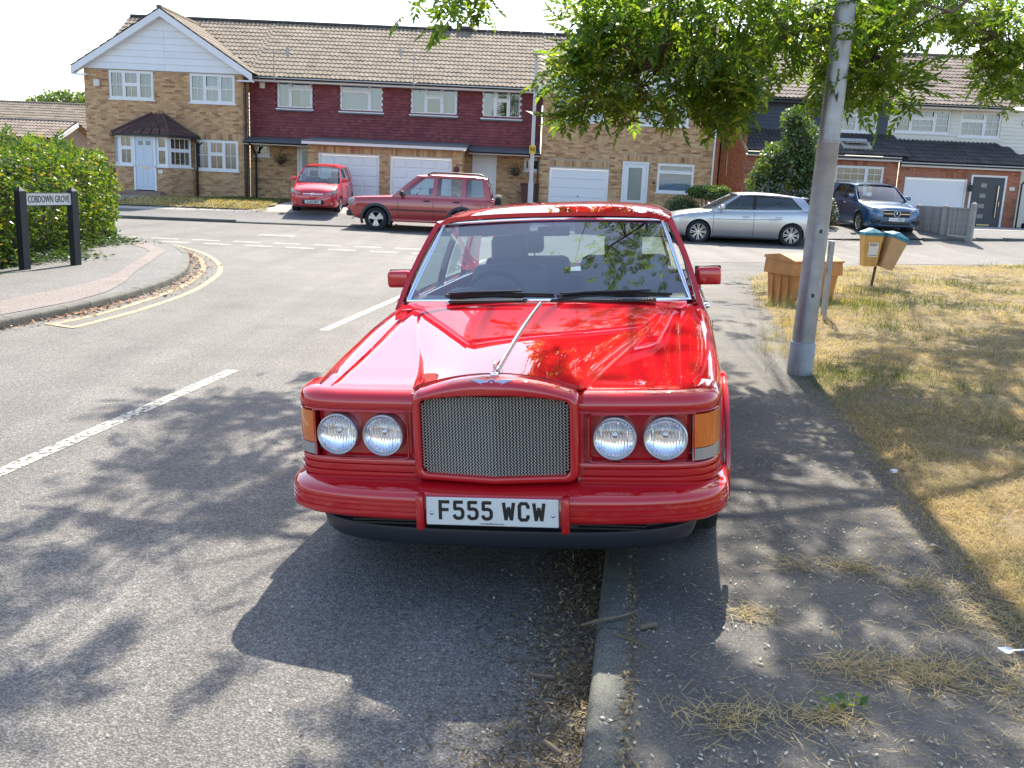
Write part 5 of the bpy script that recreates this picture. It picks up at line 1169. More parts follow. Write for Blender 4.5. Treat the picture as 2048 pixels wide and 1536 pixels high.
mb = MB(); mb.rbox(-13.22, -13.05, 35.16, 35.19, 1.32, 1.46, .005); bw(mb, 'house_number', M_['cream'], hA)

# --- the two tile-hung houses in the middle
def hung(root, x0, x1, z0, z1, Y, ops):
    mb = MB(); wall_panel(mb, FR(Y), x0, x1, z0, z1, ops, .12); w_ = bw(mb, 'upper_wall', M_['room'], root); mb = MB(); z = z0; k = 0; tw, th = .165, .108
    while z < z1 - .03:
        x = x0 - (k % 2) * tw / 2
        while x < x1 - .01:
            a, b = max(x + .002, x0), min(x + tw - .002, x1)
            if b - a > .02 and not any(o[0] < (a + b) / 2 < o[1] and o[2] < z + th * .4 < o[3] for o in ops):
                j = rnd.uniform(-.003, .004); mb.add([(a, Y - .040 - j, z), (b, Y - .040 - j, z), (b, Y - .008, z + th + .012), (a, Y - .008, z + th + .012), (a, Y - .016, z), (b, Y - .016, z), (a, Y - .002, z + th), (b, Y - .002, z + th)], [(0, 1, 2, 3), (4, 5, 1, 0), (0, 3, 6, 4), (2, 1, 5, 7)])
            x += tw
        z += th; k += 1
    tag(bw(mb, 'hung_tiles', M_['hung'], root, w_), kind='stuff')
def mid_house(x0, x1, label, wins, left):
    h = thing('tile_hung_house', label, 'house', ((x0 + x1) / 2, 37.3, ZB), group='terrace houses with red tile hanging')
    ops = [w_[0] for w_ in wins]; hung(h, x0, x1, 2.66, 5.0, 37.3, ops)
    for o, cols, cu in wins:
        window(h, *o, 37.3, cols, None, True, cu)
        mb = MB(); mb.box(o[0] - .03, o[1] + .03, 37.19, 37.295, o[2] - .10, o[2] - .05); bw(mb, 'lead_apron', M_['lead'], h)
    nc = int((x1 - x0) / .34) + 1; wd = (x1 - x0) / (nc - 1); wd = (x1 - x0) / round((x1 - x0) / .34); nc = round((x1 - x0) / wd)
    tile_roof(h, (x0, 36.86, MAIN(36.86)), (1, 0, 0), SL, nc, 15, 'tile_tan', wd=wd, gauge=.328)
    mb = MB(); mb.add([(x0, 36.9, MAIN(36.9) - .03), (x1, 36.9, MAIN(36.9) - .03), (x1, 41, MAIN(41) - .03), (x0, 41, MAIN(41) - .03), (x0, 45.1, MAIN(36.9) - .03), (x1, 45.1, MAIN(36.9) - .03)], [(0, 1, 2, 3), (3, 2, 5, 4)]); bw(mb, 'roof', M_['tile_tan'], h)
    ridge(h, (x0, 41, 7.53), (x1, 41, 7.53), 'tile_dark'); fascia(h, x0, x1, 36.86, MAIN(36.86)); return h
XM = -4.86
hB = mid_house(-10.44, XM, 'left of the two red tile-hung terrace houses, with garage behind the small red hatchback', [((-9.38, -8.04, 3.93, 4.96), [(.36, 0), (.64, .26, True)], ((.0, .3, 0, 1, 'net', 'c'), (.62, 1, 0, .72, 'net', 'c'))), ((-7.00, -5.36, 3.92, 4.96), [(.7, .26), (.3, 0)], ((0, 1, 0, .97, 'net', 'c'),))], True)
hC = mid_house(XM, .68, 'right of the two red tile-hung terrace houses, with front door behind the street lamp', [((-4.31, -2.54, 3.92, 4.96), [(1, 0), (1.15, .36, True), (1, 0)], ((0, .28, 0, 1, 'net', 'c'), (.8, .98, 0, 1, 'net', 'c'))), ((-1.60, -.09, 3.90, 4.96), [(1, 0), (1.1, .36, True), (1, 0)], ((0, .3, 0, 1, 'net', 'c'), (.85, 1, 0, 1, 'net', 'c')))], False)
brick_wall(hB, FR(37.3), -10.44, -7.7, ZB, 2.66, [(-10.27, -9.70, 2.12, 2.58)], 'brick_buff', 'mortar_buff'); window(hB, -10.27, -9.70, 2.12, 2.58, 37.3, [(1, 0)], None, True)
door_panelled(hB, -8.62, -7.75, ZB + .1, 2.60, 37.26, 'white', [(.15, .85, .1, .92)], (), -1, False)
brick_wall(hC, FR(37.3), -2.2, .72, ZB, 2.66, [(.10, .70, 2.0, 2.48)], 'brick_buff', 'mortar_buff'); window(hC, .10, .70, 2.0, 2.48, 37.3, [(1, 0)], (.2, .3), True)
door_panelled(hC, -1.89, -.96, ZB + .08, 2.58, 37.26, 'white', None, [(.12, .46, .08, .42), (.54, .88, .08, .42), (.12, .46, .48, .86), (.54, .88, .48, .86)], 1, False)
for h, gx0, gx1, dx0, dx1, xs_ in ((hB, -7.78, XM, -7.34, -5.24, 1), (hC, XM, -2.16, -4.72, -2.60, -1)):
    brick_wall(h, FR(35.3), gx0, gx1, ZB, 2.62, [(dx0 - .06, dx1 + .06, ZB, 2.31)], 'brick_buff', 'mortar_buff', 'garage_wall', heads=[(dx0 - .1, dx1 + .1, 2.33, 2.56)])
    brick_wall(h, FLX(-7.78, -1) if xs_ > 0 else FLX(-2.16, 1), 35.3, 37.3, ZB, 2.62, [], 'brick_buff', 'mortar_buff', 'garage_wall')
    garage_door(h, dx0, dx1, ZB + .02, 2.25, 35.33, 4, 5)
    a, b = (-7.95, XM) if xs_ > 0 else (XM, -2.0)
    mb = MB(); mb.add([(a, 34.98, 2.74), (b, 34.98, 2.74), (b, 37.28, 2.93), (a, 37.28, 2.93), (a, 34.98, 2.70), (b, 34.98, 2.70), (b, 37.28, 2.70), (a, 37.28, 2.70)], [(0, 1, 2, 3), (4, 5, 1, 0), (7, 6, 5, 4), (0, 3, 7, 4), (1, 5, 6, 2)]); bw(mb, 'garage_roof', M_['lead'], h)
    slab_box(h, 'garage_fascia', 'whitew', a, b, 34.99, 35.02, 2.60, 2.699)
    ca, cb = (-10.44, -7.96) if xs_ > 0 else (-1.99, .68)
    mb = MB(); mb.add([(ca, 36.35, 2.66), (cb, 36.35, 2.66), (cb, 37.28, 2.84), (ca, 37.28, 2.84), (ca, 36.35, 2.62), (cb, 36.35, 2.62), (cb, 37.28, 2.62), (ca, 37.28, 2.62)], [(0, 1, 2, 3), (4, 5, 1, 0), (7, 6, 5, 4), (0, 3, 7, 4), (1, 5, 6, 2)]); bw(mb, 'canopy', M_['lead'], h); slab_box(h, 'canopy_fascia', 'whitew', ca, cb, 36.36, 36.39, 2.53, 2.618); gutter(h, ca, cb, 36.30, 2.62)
pipe(hB, [(-10.2, 36.3, 2.58), (-10.2, 36.9, 2.35), (-10.2, 37.22, 2.2), (-10.2, 37.22, ZB + .1)]); pipe(hC, [(.52, 36.80, 4.86), (.60, 36.7, 4.75), (.62, 36.40, 4.6), (.62, 36.40, ZB + .1)])
pipe(hC, [(.30, 36.32, 2.55), (.45, 36.5, 2.3), (.58, 36.40, 2.15)])
mb = MB(); mb.rbox(-10.02, -9.82, 37.18, 37.27, 4.62, 4.92, .02); bw(mb, 'alarm_box', M_['cream'], hB, smooth=40)
mb = MB(); mb.lathe([(.11, 0), (.11, .02), (.07, .03), (.07, .02), (.0001, .02)], 18, M=Matrix.Translation((-2.36, 35.29, 1.93)) @ Matrix.Rotation(math.pi / 2, 4, 'X')); bw(mb, 'house_number', M_['browndoor'], hC)
link('house_number_digits', textmesh('12', .13, M_['browndoor'], .004), hB, Vector((-7.58, 35.285, 1.86)) - hB.location, (math.pi / 2, 0, 0))
def aerial(root, x, Y, z, hgt_, rot):
    mb = MB(); mb.tube([(x, Y, z), (x, Y, z + hgt_)], .018, 6); d = Vector((math.cos(rot), math.sin(rot), .03)); sd = Vector((-d.y, d.x, 0)); c = Vector((x, Y, z + hgt_ - .03)); mb.tube([c - d * .5, c + d * 1.0], .011, 5)
    for k in range(11): p = c + d * (-.35 + k * .125); ln = .17 - .006 * k; mb.tube([p - sd * ln, p + sd * ln], .005, 4)
    mb.box(c.x - .5 * d.x - .02, c.x - .5 * d.x + .02, c.y - .5 * d.y - .2, c.y - .5 * d.y + .2, c.z - .16, c.z + .16); mb.tube([(x + .4, Y + .6, z + .2), (x, Y, z + .1), (x + .12, Y - .1, z - .1)], .01, 5); bw(mb, 'tv_aerial', M_['steel'], root)
aerial(hB, -9.35, 36.7, 4.9, 1.05, math.pi + .15); aerial(hC, -4.15, 36.7, 4.9, 1.2, .2)
for h, x in ((hC, -3.4), (hC, -2.55)): mb = MB(); mb.rbox(x - .3, x + .3, 40.85, 41.15, 7.58, 7.70, .03); bw(mb, 'ridge_vent', M_['tile_dark'], h)
# --- right gabled house
hD = thing('brick_house', 'yellow brick house behind the hanging branches, with white garage door and glazed front door', 'house', (4.0, 36.5, ZB))
opsD = [(1.23, 3.04, 3.86, 4.88), (4.26, 6.15, 3.84, 4.86), (1.06, 3.30, ZB, 2.18), (5.12, 6.50, 1.42, 2.49)]
brick_wall(hD, FR(36.5), .70, 7.22, ZB, 4.93, opsD, 'brick_buff', 'mortar_buff', heads=[(1.0, 3.3, 2.22, 2.44), (3.75, 4.85, 2.52, 2.74), (5.0, 6.6, 2.52, 2.74)]); mb = MB(); mb.box(7.17, 7.22, 36.51, 45, ZB, 5.03); bw(mb, 'flank_wall', M_['mortar_buff'], hD)
window(hD, *opsD[0], 36.5, [(.34, 0), (.66, 0)], None, True, ((.34, 1, 0, 1, 'blindw', 'blind'), (0, .34, 0, 1, 'blindw', 'blind'))); window(hD, *opsD[1], 36.5, [(.62, 0), (.38, 0)], None, True, ((0, 1, 0, 1, 'blindw', 'blind'),)); window(hD, *opsD[3], 36.5, [(1, .27)], None, True, ((0, 1, 0, 1, 'blindw', 'blind'),))
garage_door(hD, 1.12, 3.24, ZB + .02, 2.12, 36.53, 1, 5, style='slat')
door_panelled(hD, 3.80, 4.78, ZB + .15, 2.50, 36.47, 'white', [(.2, .8, .28, .92)], (), 1, .18)
gable(hD, 3.95, 3.42, 7.12, 5.02, 36.2, 36.47, 'tile_tan', None, 4.92, None, None, .235)
tile_roof(hD, (.68, 36.9, MAIN(36.9)), (1, 0, 0), SL, 19, 14, 'tile_tan', mask=lambda p: p.z > 7.12 - abs(p.x - 3.95) * .614 - .02)
mb = MB(); mb.add([(.68, 36.9, MAIN(36.9) - .03), (7.3, 36.9, MAIN(36.9) - .03), (7.3, 41, MAIN(41) - .03), (.68, 41, MAIN(41) - .03), (.68, 45.1, MAIN(36.9) - .03), (7.3, 45.1, MAIN(36.9) - .03)], [(0, 1, 2, 3), (3, 2, 5, 4)]); bw(mb, 'roof', M_['tile_tan'], hD)
ridge(hD, (.68, 41, 7.53), (7.3, 41, 7.53), 'tile_dark'); pipe(hD, [(7.16, 36.40, 4.9), (7.16, 36.40, ZB + .1)], 'whitew')
mb = MB(); mb.box(4.95, 5.06, 36.46, 36.49, 1.72, 1.80); bw(mb, 'house_number', M_['browndoor'], hD)
# --- red brick pair on the right, upper storeys clad, lean-to roofs
M2 = lambda Y: 5.22 + (Y - 38.3) * .537; SL2 = Vector((0, 1, .537)).normalized(); LT = lambda Y, zb: zb + (Y - 36.75) * .44; SL3 = Vector((0, 1, .44)).normalized()
def right_house(x0, x1, label, clad, ops, gops, zlt, hip):
    h = thing('red_brick_house', label, 'house', ((x0 + x1) / 2, 37.0, .5))
    wall = MB(); wall_panel(wall, FR(38.7), x0, x1, 3.6, 5.16, ops); bw(wall, 'upper_wall', M_[clad], h)
    boards(h, FR(38.695), 3.6, 5.14, .148, lambda z: x0, lambda z: x1, clad, 'weatherboard', ops)
    brick_wall(h, FR(37.0), x0, x1, .4, 2.98, gops, 'brick_red', 'mortar_red', heads=[(g_[0] - .1, g_[1] + .1, g_[3] + .02, g_[3] + .24) for g_ in gops])
    wd = .34; nc = int((x1 - x0) / wd) + 1; tile_roof(h, (x0, 38.26, M2(38.26)), (1, 0, 0), SL2, nc, 15, 'tile_brown', gauge=.335)
    mb = MB(); mb.add([(x0, 38.3, M2(38.3) - .03), (x1, 38.3, M2(38.3) - .03), (x1, 42.7, M2(42.7) - .03), (x0, 42.7, M2(42.7) - .03), (x0, 47, M2(38.3) - .03), (x1, 47, M2(38.3) - .03)], [(0, 1, 2, 3), (3, 2, 5, 4)]); bw(mb, 'roof', M_['tile_brown'], h); ridge(h, (x0, 42.7, M2(42.7) + .02), (x1, 42.7, M2(42.7) + .02), 'tile_brown')
    slab_box(h, 'fascia', 'whitew' if clad == 'cream' else 'navy', x0, x1, 38.27, 38.30, 5.04, 5.19); gutter(h, x0, x1, 38.2, 5.16)
    xe = x1 + .9 if hip else x1; nr = 6
    tile_roof(h, (x0, 36.70, LT(36.70, zlt)), (1, 0, 0), SL3, int((xe - x0) / wd) + (1 if not hip else 0), nr, 'tile_dark', gauge=.36, mask=(lambda p: p.x < xe - (p.y - 36.7) * .62) if hip else None)
    mb = MB(); top = LT(38.69, zlt) - .03; bt = LT(36.72, zlt) - .03; tx = xe - 1.25 if hip else x1; mb.add([(x0, 36.72, bt), (xe, 36.72, bt), (tx, 38.69, top), (x0, 38.69, top), (xe, 38.69, bt)], [(0, 1, 2, 3), (1, 4, 2)]); bw(mb, 'lean_to_roof', M_['tile_dark'], h)
    slab_box(h, 'lean_to_fascia', 'whitew', x0, xe, 36.74, 36.77, bt - .17, bt - .01); slab_box(h, 'lean_to_soffit', 'whitew', x0, xe, 36.77, 37.0, bt - .17, bt - .15); gutter(h, x0, xe, 36.68, bt - .05)
    return h
hE = right_house(8.50, 14.32, 'red brick house with dark grey-blue cladding upstairs and a skylight in its lean-to roof', 'navy', [(12.3, 13.93, 4.05, 5.0)], [(11.93, 13.79, 1.66, 2.72)], 3.14, False)
window(hE, 12.3, 13.93, 4.05, 5.0, 38.7, [(1, .3), (1, 0)], (.25, .3), True, ((0, 1, 0, 1, 'net', 'c'),)); window(hE, 11.93, 13.79, 1.66, 2.72, 37.0, [(1.9, 0), (1, 0)], (.27, .27), True)
mb = MB(); Mk = Matrix.Translation((12.75, 37.55, LT(37.55, 3.14) + .05)) @ Matrix.Rotation(math.atan(.44), 4, 'X'); mb.box(-.55, .55, -.45, .45, -.02, .05, M=Mk); sk = bw(mb, 'skylight', M_['greyvent'], hE); mb = MB(); mb.box(-.47, .47, -.37, .37, .051, .056, M=Mk @ Matrix.Rotation(R(-14), 4, 'X') @ Matrix.Translation((0, 0, .05))); bw(mb, 'pane', M_['chrome'], hE, sk)
brick_wall(hE, FLX(8.50, -1), 37.0, 45, .4, 5.1, [(40.2, 40.55, 2.2, 3.2)], 'brick_red', 'mortar_red', 'flank_wall'); slab_box(hE, 'slit_window', 'white', 8.53, 8.58, 40.2, 40.55, 2.2, 3.2)
mb = MB(); mb.add([(8.49, 36.7, 3.14), (8.49, 38.7, 4.0), (8.49, 38.7, 3.86), (8.49, 36.7, 3.0), (8.44, 36.7, 3.14), (8.44, 38.7, 4.0), (8.44, 38.7, 3.86), (8.44, 36.7, 3.0)], [(0, 1, 2, 3), (7, 6, 5, 4), (0, 4, 5, 1), (2, 6, 7, 3)]); bw(mb, 'verge', M_['mortar_buff'], hE); mb = MB(); mb.add([(8.5, 38.3, 5.0), (8.5, 47, 5.0), (8.5, 42.7, M2(42.7) - .05)], [(0, 1, 2)]); bw(mb, 'gable_wall', M_['mortar_red'], hE); pipe(hE, [(8.42, 41.5, 5), (8.42, 41.5, .5)], r_=.04)
hF = right_house(14.34, 19.0, 'red brick house with cream weatherboarded upper storey and anthracite front door at far right', 'cream', [(14.61, 16.80, 4.12, 5.03), (17.17, 18.79, 4.05, 5.02)], [(14.62, 17.02, .5, 2.40)], 2.99, True)
mb = MB(); mb.box(19.0, 24, 38.70, 38.9, .4, 5.16); bw(mb, 'upper_wall', M_['cream'], hF); boards(hF, FR(38.695), 3.0, 5.14, .148, lambda z: 19.0, lambda z: 24.0, 'cream', 'weatherboard')
tile_roof(hF, (18.93, 38.26, M2(38.26)), (1, 0, 0), SL2, 6, 15, 'tile_brown')
window(hF, 14.61, 16.80, 4.12, 5.03, 38.7, [(1, 0), (1.6, .36, True), (1, 0)], (.26, .25), True, ((.3, 1, 0, 1, 'net', 'c'),)); window(hF, 17.17, 18.79, 4.05, 5.02, 38.7, [(1.5, .34), (1, 0)], (.26, .25), True, ((0, 1, 0, 1, 'net', 'c'),))
garage_door(hF, 14.70, 16.96, .52, 2.34, 37.04, 1, 1, style='slat')
door_panelled(hF, 17.12, 18.48, .56, 2.58, 36.97, 'anth', [(.28, .46, .80, .88), (.28, .46, .60, .68), (.28, .46, .40, .48), (.28, .46, .20, .28)], (), 1, .06)
mb = MB(); mb.tube([(18.18, 36.90, 1.0), (18.18, 36.90, 2.2)], .02, 8); bw(mb, 'pull_handle', M_['chrome'], hF)
pipe(hF, [(19.25, 36.7, 2.75), (19.2, 36.9, 2.5), (19.05, 36.92, 2.3), (19.05, 36.92, .55)]); slab_box(hF, 'house_number', 'cream', 18.62, 18.82, 36.96, 36.99, 2.05, 2.18)
mb = MB(); mb.rbox(17.02, 17.14, 36.78, 36.92, 1.95, 2.2, .02); mb.tube([(17.08, 36.98, 2.25), (17.08, 36.86, 2.3), (17.08, 36.85, 2.2)], .012, 6); bw(mb, 'wall_lantern', M_['black'], hF)
mb = MB(); mb.lathe([(.16, 0), (.15, .05), (.0001, .08)], 20, M=Matrix.Translation((19.75, 38.66, 4.68)) @ Matrix.Rotation(math.pi / 2, 4, 'X')); bw(mb, 'satellite_dish', M_['white'], hF, smooth=50)
# --- low buildings beyond the hedge on the left
def bungalow(name, label, x0, x1, Y, zr, ze, dep, mat, brick, verge):
    h = thing(name, label, 'house', ((x0 + x1) / 2, Y, 0)); m_ = dep / 2; s = Vector((0, m_, zr - ze)).normalized(); nr = int(math.hypot(m_, zr - ze) / .34)
    mb = MB(); mb.add([(x0, Y, ze - .02), (x1, Y, ze - .02), (x1, Y + m_, zr - .02), (x0, Y + m_, zr - .02), (x0, Y + dep, ze - .02), (x1, Y + dep, ze - .02)], [(0, 1, 2, 3), (3, 2, 5, 4)]); bw(mb, 'roof', M_[mat], h)
    tile_roof(h, (x0, Y - .05, ze), (1, 0, 0), s, int((x1 - x0) / .34), nr, mat, gauge=math.hypot(m_, zr - ze) / nr); ridge(h, (x0, Y + m_, zr + .02), (x1, Y + m_, zr + .02), mat)
    mb = MB(); mb.box(x0 + .25, x1 - .25, Y + .3, Y + .35, -.1, ze - .05); mb.add([(x1 - .25, Y + .3, -.1), (x1 - .25, Y + dep - .3, -.1), (x1 - .25, Y + dep - .3, ze - .05), (x1 - .25, Y + m_, zr - .1), (x1 - .25, Y + .3, ze - .05)], [(0, 1, 2, 3, 4)]); bw(mb, 'wall', M_[brick], h)
    mb = MB(); mb.add([(x1, Y - .05, ze), (x1, Y + m_, zr), (x1, Y + m_, zr - .2), (x1, Y - .05, ze - .2), (x1 - .04, Y - .05, ze), (x1 - .04, Y + m_, zr), (x1 - .04, Y + m_, zr - .2), (x1 - .04, Y - .05, ze - .2)], [(0, 1, 2, 3), (7, 6, 5, 4), (0, 4, 5, 1), (2, 6, 7, 3)]); bw(mb, 'bargeboard', M_['whitew'], h); return h
bungalow('garage_building', 'low garage with tiled pitched roof just above the hedge', -27.5, -20.6, 43, 3.35, 2.55, 4.4, 'tile_brown', 'mortar_red', True)
bungalow('bungalow', 'tiled bungalow roof beyond the low garage at left', -36, -25.5, 60, 5.1, 3.4, 6, 'tile_tan', 'mortar_buff', True)
# ------------------------------------------------------------------ the four cars across the road
def small_car(name, label, pos, rear_dir, D, scale=1.0):
    root = thing(name, label, 'car'); a = math.atan2(rear_dir[1], rear_dir[0]) - math.pi / 2
    root.location = pos; root.rotation_euler = (D.get('pitch', 0), 0, a); root.scale = (scale,) * 3
    K = D['K']; paint = D['paint']; L = D['L']; ax = D['axles']; r_ = D['wr']
    def half(y):
        xm, zs, zb, xt, zi, zm = (keys(K[k], y) for k in ('xm', 'zs', 'zb', 'xt', 'zin', 'zm')); zt = zs + .01
        return [(0, zb), (.45, zb), (xm - .12, zb), (xm - .05, zb + .03), (xm - .012, zb + .10), (xm, zm), (xm - .003, zm + .08), (xm - .010, lerp(zm, zs, .62)), (xm - .028, zs - .075), (xm - .055, zs - .028), (xm - .095, zs - .004), (max(xt + .01, xm - .15), zt - .002), (xt, zt), (xt - .012, zt - .008 if zi > zt - .06 else zi + .02), (xt * .5, lerp(zt, zi, .75) if zi > zt - .06 else zi), (0, zi)]
    ys = sorted(set(list(np.linspace(0, .3, 8)) + list(np.linspace(.3, L - .3, 44)) + list(np.linspace(L - .3, L, 7))))
    me = loft_body(half, ys, [paint]); me = boolean(me, arch_cutters([(y, r_) for y in ax], D['arch'], D['xin'], M_['darkmetal'])); me.shade_smooth(); me.set_sharp_from_angle(angle=R(35)); link('body', me, root)
    for s in (-1, 1):
        for y in ax: wheel(root, s * (D['hw'] - D['ww'] / 2 - .015), y, r_, D['ww'], s, D['wst'])
    greenhouse(root, D['S'], paint, M_['glass_car'])
    xf = D['hw']
    for s in (-1, 1):
        mb = MB(); yb = D['mir']; mb.rbox(min(s * (xf - .03), s * (xf + .16)), max(s * (xf - .03), s * (xf + .16)), yb[0] - .06, yb[0] + .06, yb[1], yb[1] + .14, .035, seg=3); mb.tube([(s * (xf - .10), yb[0] + .02, yb[1] - .03), (s * (xf + .02), yb[0], yb[1] + .03)], .022, 6); mi = mb.build('door_mirror', D.get('mirmat', paint), root, smooth=50)
        g_ = MB(); g_.box(min(s * xf, s * (xf + .14)), max(s * xf, s * (xf + .14)), yb[0] + .061, yb[0] + .064, yb[1] + .02, yb[1] + .12); g_.build('mirror_glass', M_['chrome'], mi)
        for y, z in D['handles']:
            mb = MB(); xh = keys(K['xm'], y); mb.rbox(s * xh - .022, s * xh + .022, y - .10, y + .10, z - .018, z + .018, .012); mb.build('door_handle', D.get('handmat', paint), root, smooth=50)
        for y, z0, z1 in D['gaps']:
            mb = MB(); n = 7; pts = []
            for k in range(n + 1):
                z = lerp(z0, z1, k / n); hp = half(y); xs_ = float(np.interp(z, [q[1] for q in hp[2:12]], [q[0] for q in hp[2:12]])); pts.append(Vector((s * (xs_ + .0012), y, z)))
            mb.tube(pts, .0055, 4); mb.build('door_gap', M_['darkmetal'], root)
    seat(root, -.36, D['seat'], .42, M_['seatgrey'], w_=.24); seat(root, .36, D['seat'], .42, M_['seatgrey'], w_=.24); mb = MB(); mb.rbox(-.6, .6, D['seat'] + .95, D['seat'] + 1.1, .45, D['S']['zb'] + .05, .05); mb.build('rear_seat', M_['seatgrey'], root, smooth=50)
    mb = MB(); mb.rbox(-xf + .16, xf - .16, D['dash'] - .2, D['dash'] + .18, D['S']['zb'] - .22, D['S']['zb'] - .02, .05); mb.build('dashboard', M_['black'], root, smooth=50); steering(root, -.36, D['dash'] + .32, D['S']['zb'] - .06)
    return root, half
def hit(px, py, off=0.0):                                 # where a pixel's sight line meets the ground beyond the junction
    y = 24.0
    while y < 40:
        p = at(px, py, y)
        if p.z <= hgt(p.x, p.y) + off: return Vector((p.x, p.y, hgt(p.x, p.y) + off))
        y += .02
    return at(px, py, 30)
RD = M_['black']
# --- dark red off-roader
S = dict(xb=.80, xt=.66, zb=1.06, zt=1.64, bulge=.015, A=(1.42, 2.12), C=(4.26, 4.10), rail=.93, pillars=[('a_pillar', (1.36, 2.06), (1.52, 2.22), None), ('b_pillar', (2.50, 2.56), (2.63, 2.68), None), ('c_pillar', (3.36, 3.40), (3.50, 3.52), None), ('d_pillar', (4.06, 3.98), (4.27, 4.12), None)],
         panes=[((1.50, 2.20), (2.52, 2.58), None), ((2.61, 2.66), (3.38, 3.42), None), ((3.48, 3.50), (4.08, 4.0), None)], ws=(dict(x=.72, y=1.26, bow=.14, z=1.05), dict(x=.62, y=1.98, bow=.10, z=1.66, dz=.02)), rw=(dict(x=.66, y=4.32, bow=-.05, z=1.06), dict(x=.60, y=4.14, bow=-.03, z=1.62, dz=.01)),
         crown=[(0, .03), (.4, .05), (1, .03)], roofz=[(0, 1.645), (.3, 1.67), (.8, 1.67), (1, 1.63)], rover=.03, rdrop=.03)
D = dict(L=4.34, K=dict(xm=[(0, .70), (.08, .80), (.3, .87), (.8, .895), (3.4, .895), (4.1, .88), (4.34, .80)], zs=[(0, .90), (.12, .965), (.6, 1.0), (1.3, 1.035), (1.6, 1.05), (4.2, 1.06), (4.34, 1.0)], zb=[(0, .44), (.3, .34), (.6, .30), (3.8, .30), (4.34, .42)], xt=[(0, .58), (.3, .68), (1.3, .74), (1.45, .80), (4.2, .80), (4.34, .70)], zin=[(0, .90), (.12, .975), (.6, 1.02), (1.28, 1.06), (1.4, .5), (4.2, .5), (4.3, .98), (4.34, .98)], zm=[(0, .66), (.5, .72), (4.34, .72)]),
         paint=M_['red_suv'], axles=(.84, 3.40), wr=.345, ww=.22, hw=.895, arch=.40, xin=.62, wst=dict(n=3, w=(.16, .20), rim=.64, pair=(-.28, .28), **{'in': .5}), S=S, mir=(1.62, 1.06), mirmat=M_['black'], handles=[(2.36, .93), (3.24, .93)], handmat=M_['black'], gaps=[(1.50, .36, .98), (2.55, .36, 1.0), (3.40, .80, 1.0)], seat=2.15, dash=1.55)
p = hit(752, 460.5)
suv, hf = small_car('red_off_roader', 'dark red five-door off-roader with roof rails and rear spare wheel, parked along the far kerb', (p.x - .84, p.y + .80, p.z), (1, 0, 0), D)
for s in (-1, 1):
    for y in (.84, 3.40):
        mb = MB(); P = [[Vector((s * (.90 + d), y + rr * math.cos(t), .345 + rr * math.sin(t))) for rr, d in ((.385, -.02), (.39, .014), (.44, .016), (.465, .004), (.47, -.02))] for t in np.linspace(-.35, math.pi + .35, 24)]; mb.grid(P, flip=s > 0); mb.build('arch_cladding', M_['grey_plastic'], suv, smooth=40)
    mb = MB(); mb.rbox(min(s * .88, s * .908), max(s * .88, s * .908), 1.26, 2.97, .62, .665, .01); mb.build('rubbing_strip', M_['browndoor'], suv); mb = MB(); mb.rbox(min(s * .84, s * .895), max(s * .84, s * .895), 1.25, 3.0, .285, .37, .02); mb.build('sill', M_['red_suv'], suv, smooth=50)
    mb = MB(); mb.tube([(s * .62, 2.35, 1.70), (s * .62, 2.5, 1.765), (s * .62, 3.0, 1.78), (s * .62, 3.9, 1.765), (s * .62, 4.05, 1.70)], .022, 8); mb.build('roof_rail', M_['black'], suv, smooth=50)
    mb = MB(); mb.rbox(s * .66 - .16, s * .66 + .17, -.01, .22, .74, .93, .03); mb.build('headlight', M_['clearlens'], suv, smooth=50); mb = MB(); mb.rbox(s * .74 - .07, s * .74 + .07, 4.27, 4.355, .62, 1.0, .02); mb.build('tail_light', M_['redlens'], suv, smooth=50)
mb = MB(); mb.rbox(-.80, .80, -.07, .35, .40, .58, .06); mb.build('front_bumper', M_['grey_plastic'], suv, smooth=50); mb = MB(); mb.rbox(-.76, .76, -.05, .2, .58, .72, .05); mb.build('bumper_top', M_['red_suv'], suv, smooth=50); mb = MB(); mb.rbox(-.82, .82, 4.2, 4.42, .42, .66, .06); mb.build('rear_bumper', M_['grey_plastic'], suv, smooth=50)
mb = MB(); mb.rbox(-.46, .46, -.02, .05, .74, .84, .015); mb.build('grille', M_['black'], suv)
mb = MB(); Mx = Matrix.Translation((.08, 4.48, .86)) @ Matrix.Rotation(math.pi / 2, 4, 'X'); mb.lathe([(.0001, -.10), (.2, -.11), (.32, -.09), (.345, 0), (.33, .09), (.2, .10), (.0001, .1)], 32, M=Mx); mb.build('spare_wheel', M_['rubber'], suv, smooth=50)
# --- silver hatchback
S = dict(xb=.80, xt=.60, zb=.965, zt=1.385, zbf=[(1.2, .95), (2.4, .975), (4.0, 1.04)], ztf=[(1.9, 1.385), (2.4, 1.41), (3.0, 1.405), (3.8, 1.35)], bulge=.03, A=(1.28, 2.02), C=(4.00, 3.78), rail=.94, surround=None, pillars=[('a_pillar', (1.20, 1.97), (1.36, 2.09), None), ('b_pillar', (2.36, 2.42), (2.45, 2.50), M_['black']), ('c_pillar', (3.78, 3.45), (4.06, 3.80), None)],
         panes=[((1.34, 2.07), (2.37, 2.43), M_['glass_dark']), ((2.44, 2.49), (3.82, 3.50), M_['glass_dark'])], ws=(dict(x=.70, y=1.08, bow=.18, z=.96), dict(x=.57, y=1.88, bow=.12, z=1.40, dz=.015)), rw=(dict(x=.64, y=4.19, bow=-.10, z=1.02), dict(x=.54, y=3.82, bow=-.04, z=1.36, dz=.01)),
         crown=[(0, .03), (.4, .045), (1, .02)], roofz=[(0, 1.385), (.25, 1.415), (.5, 1.415), (.75, 1.39), (1, 1.345)], rover=.03, rdrop=.03)
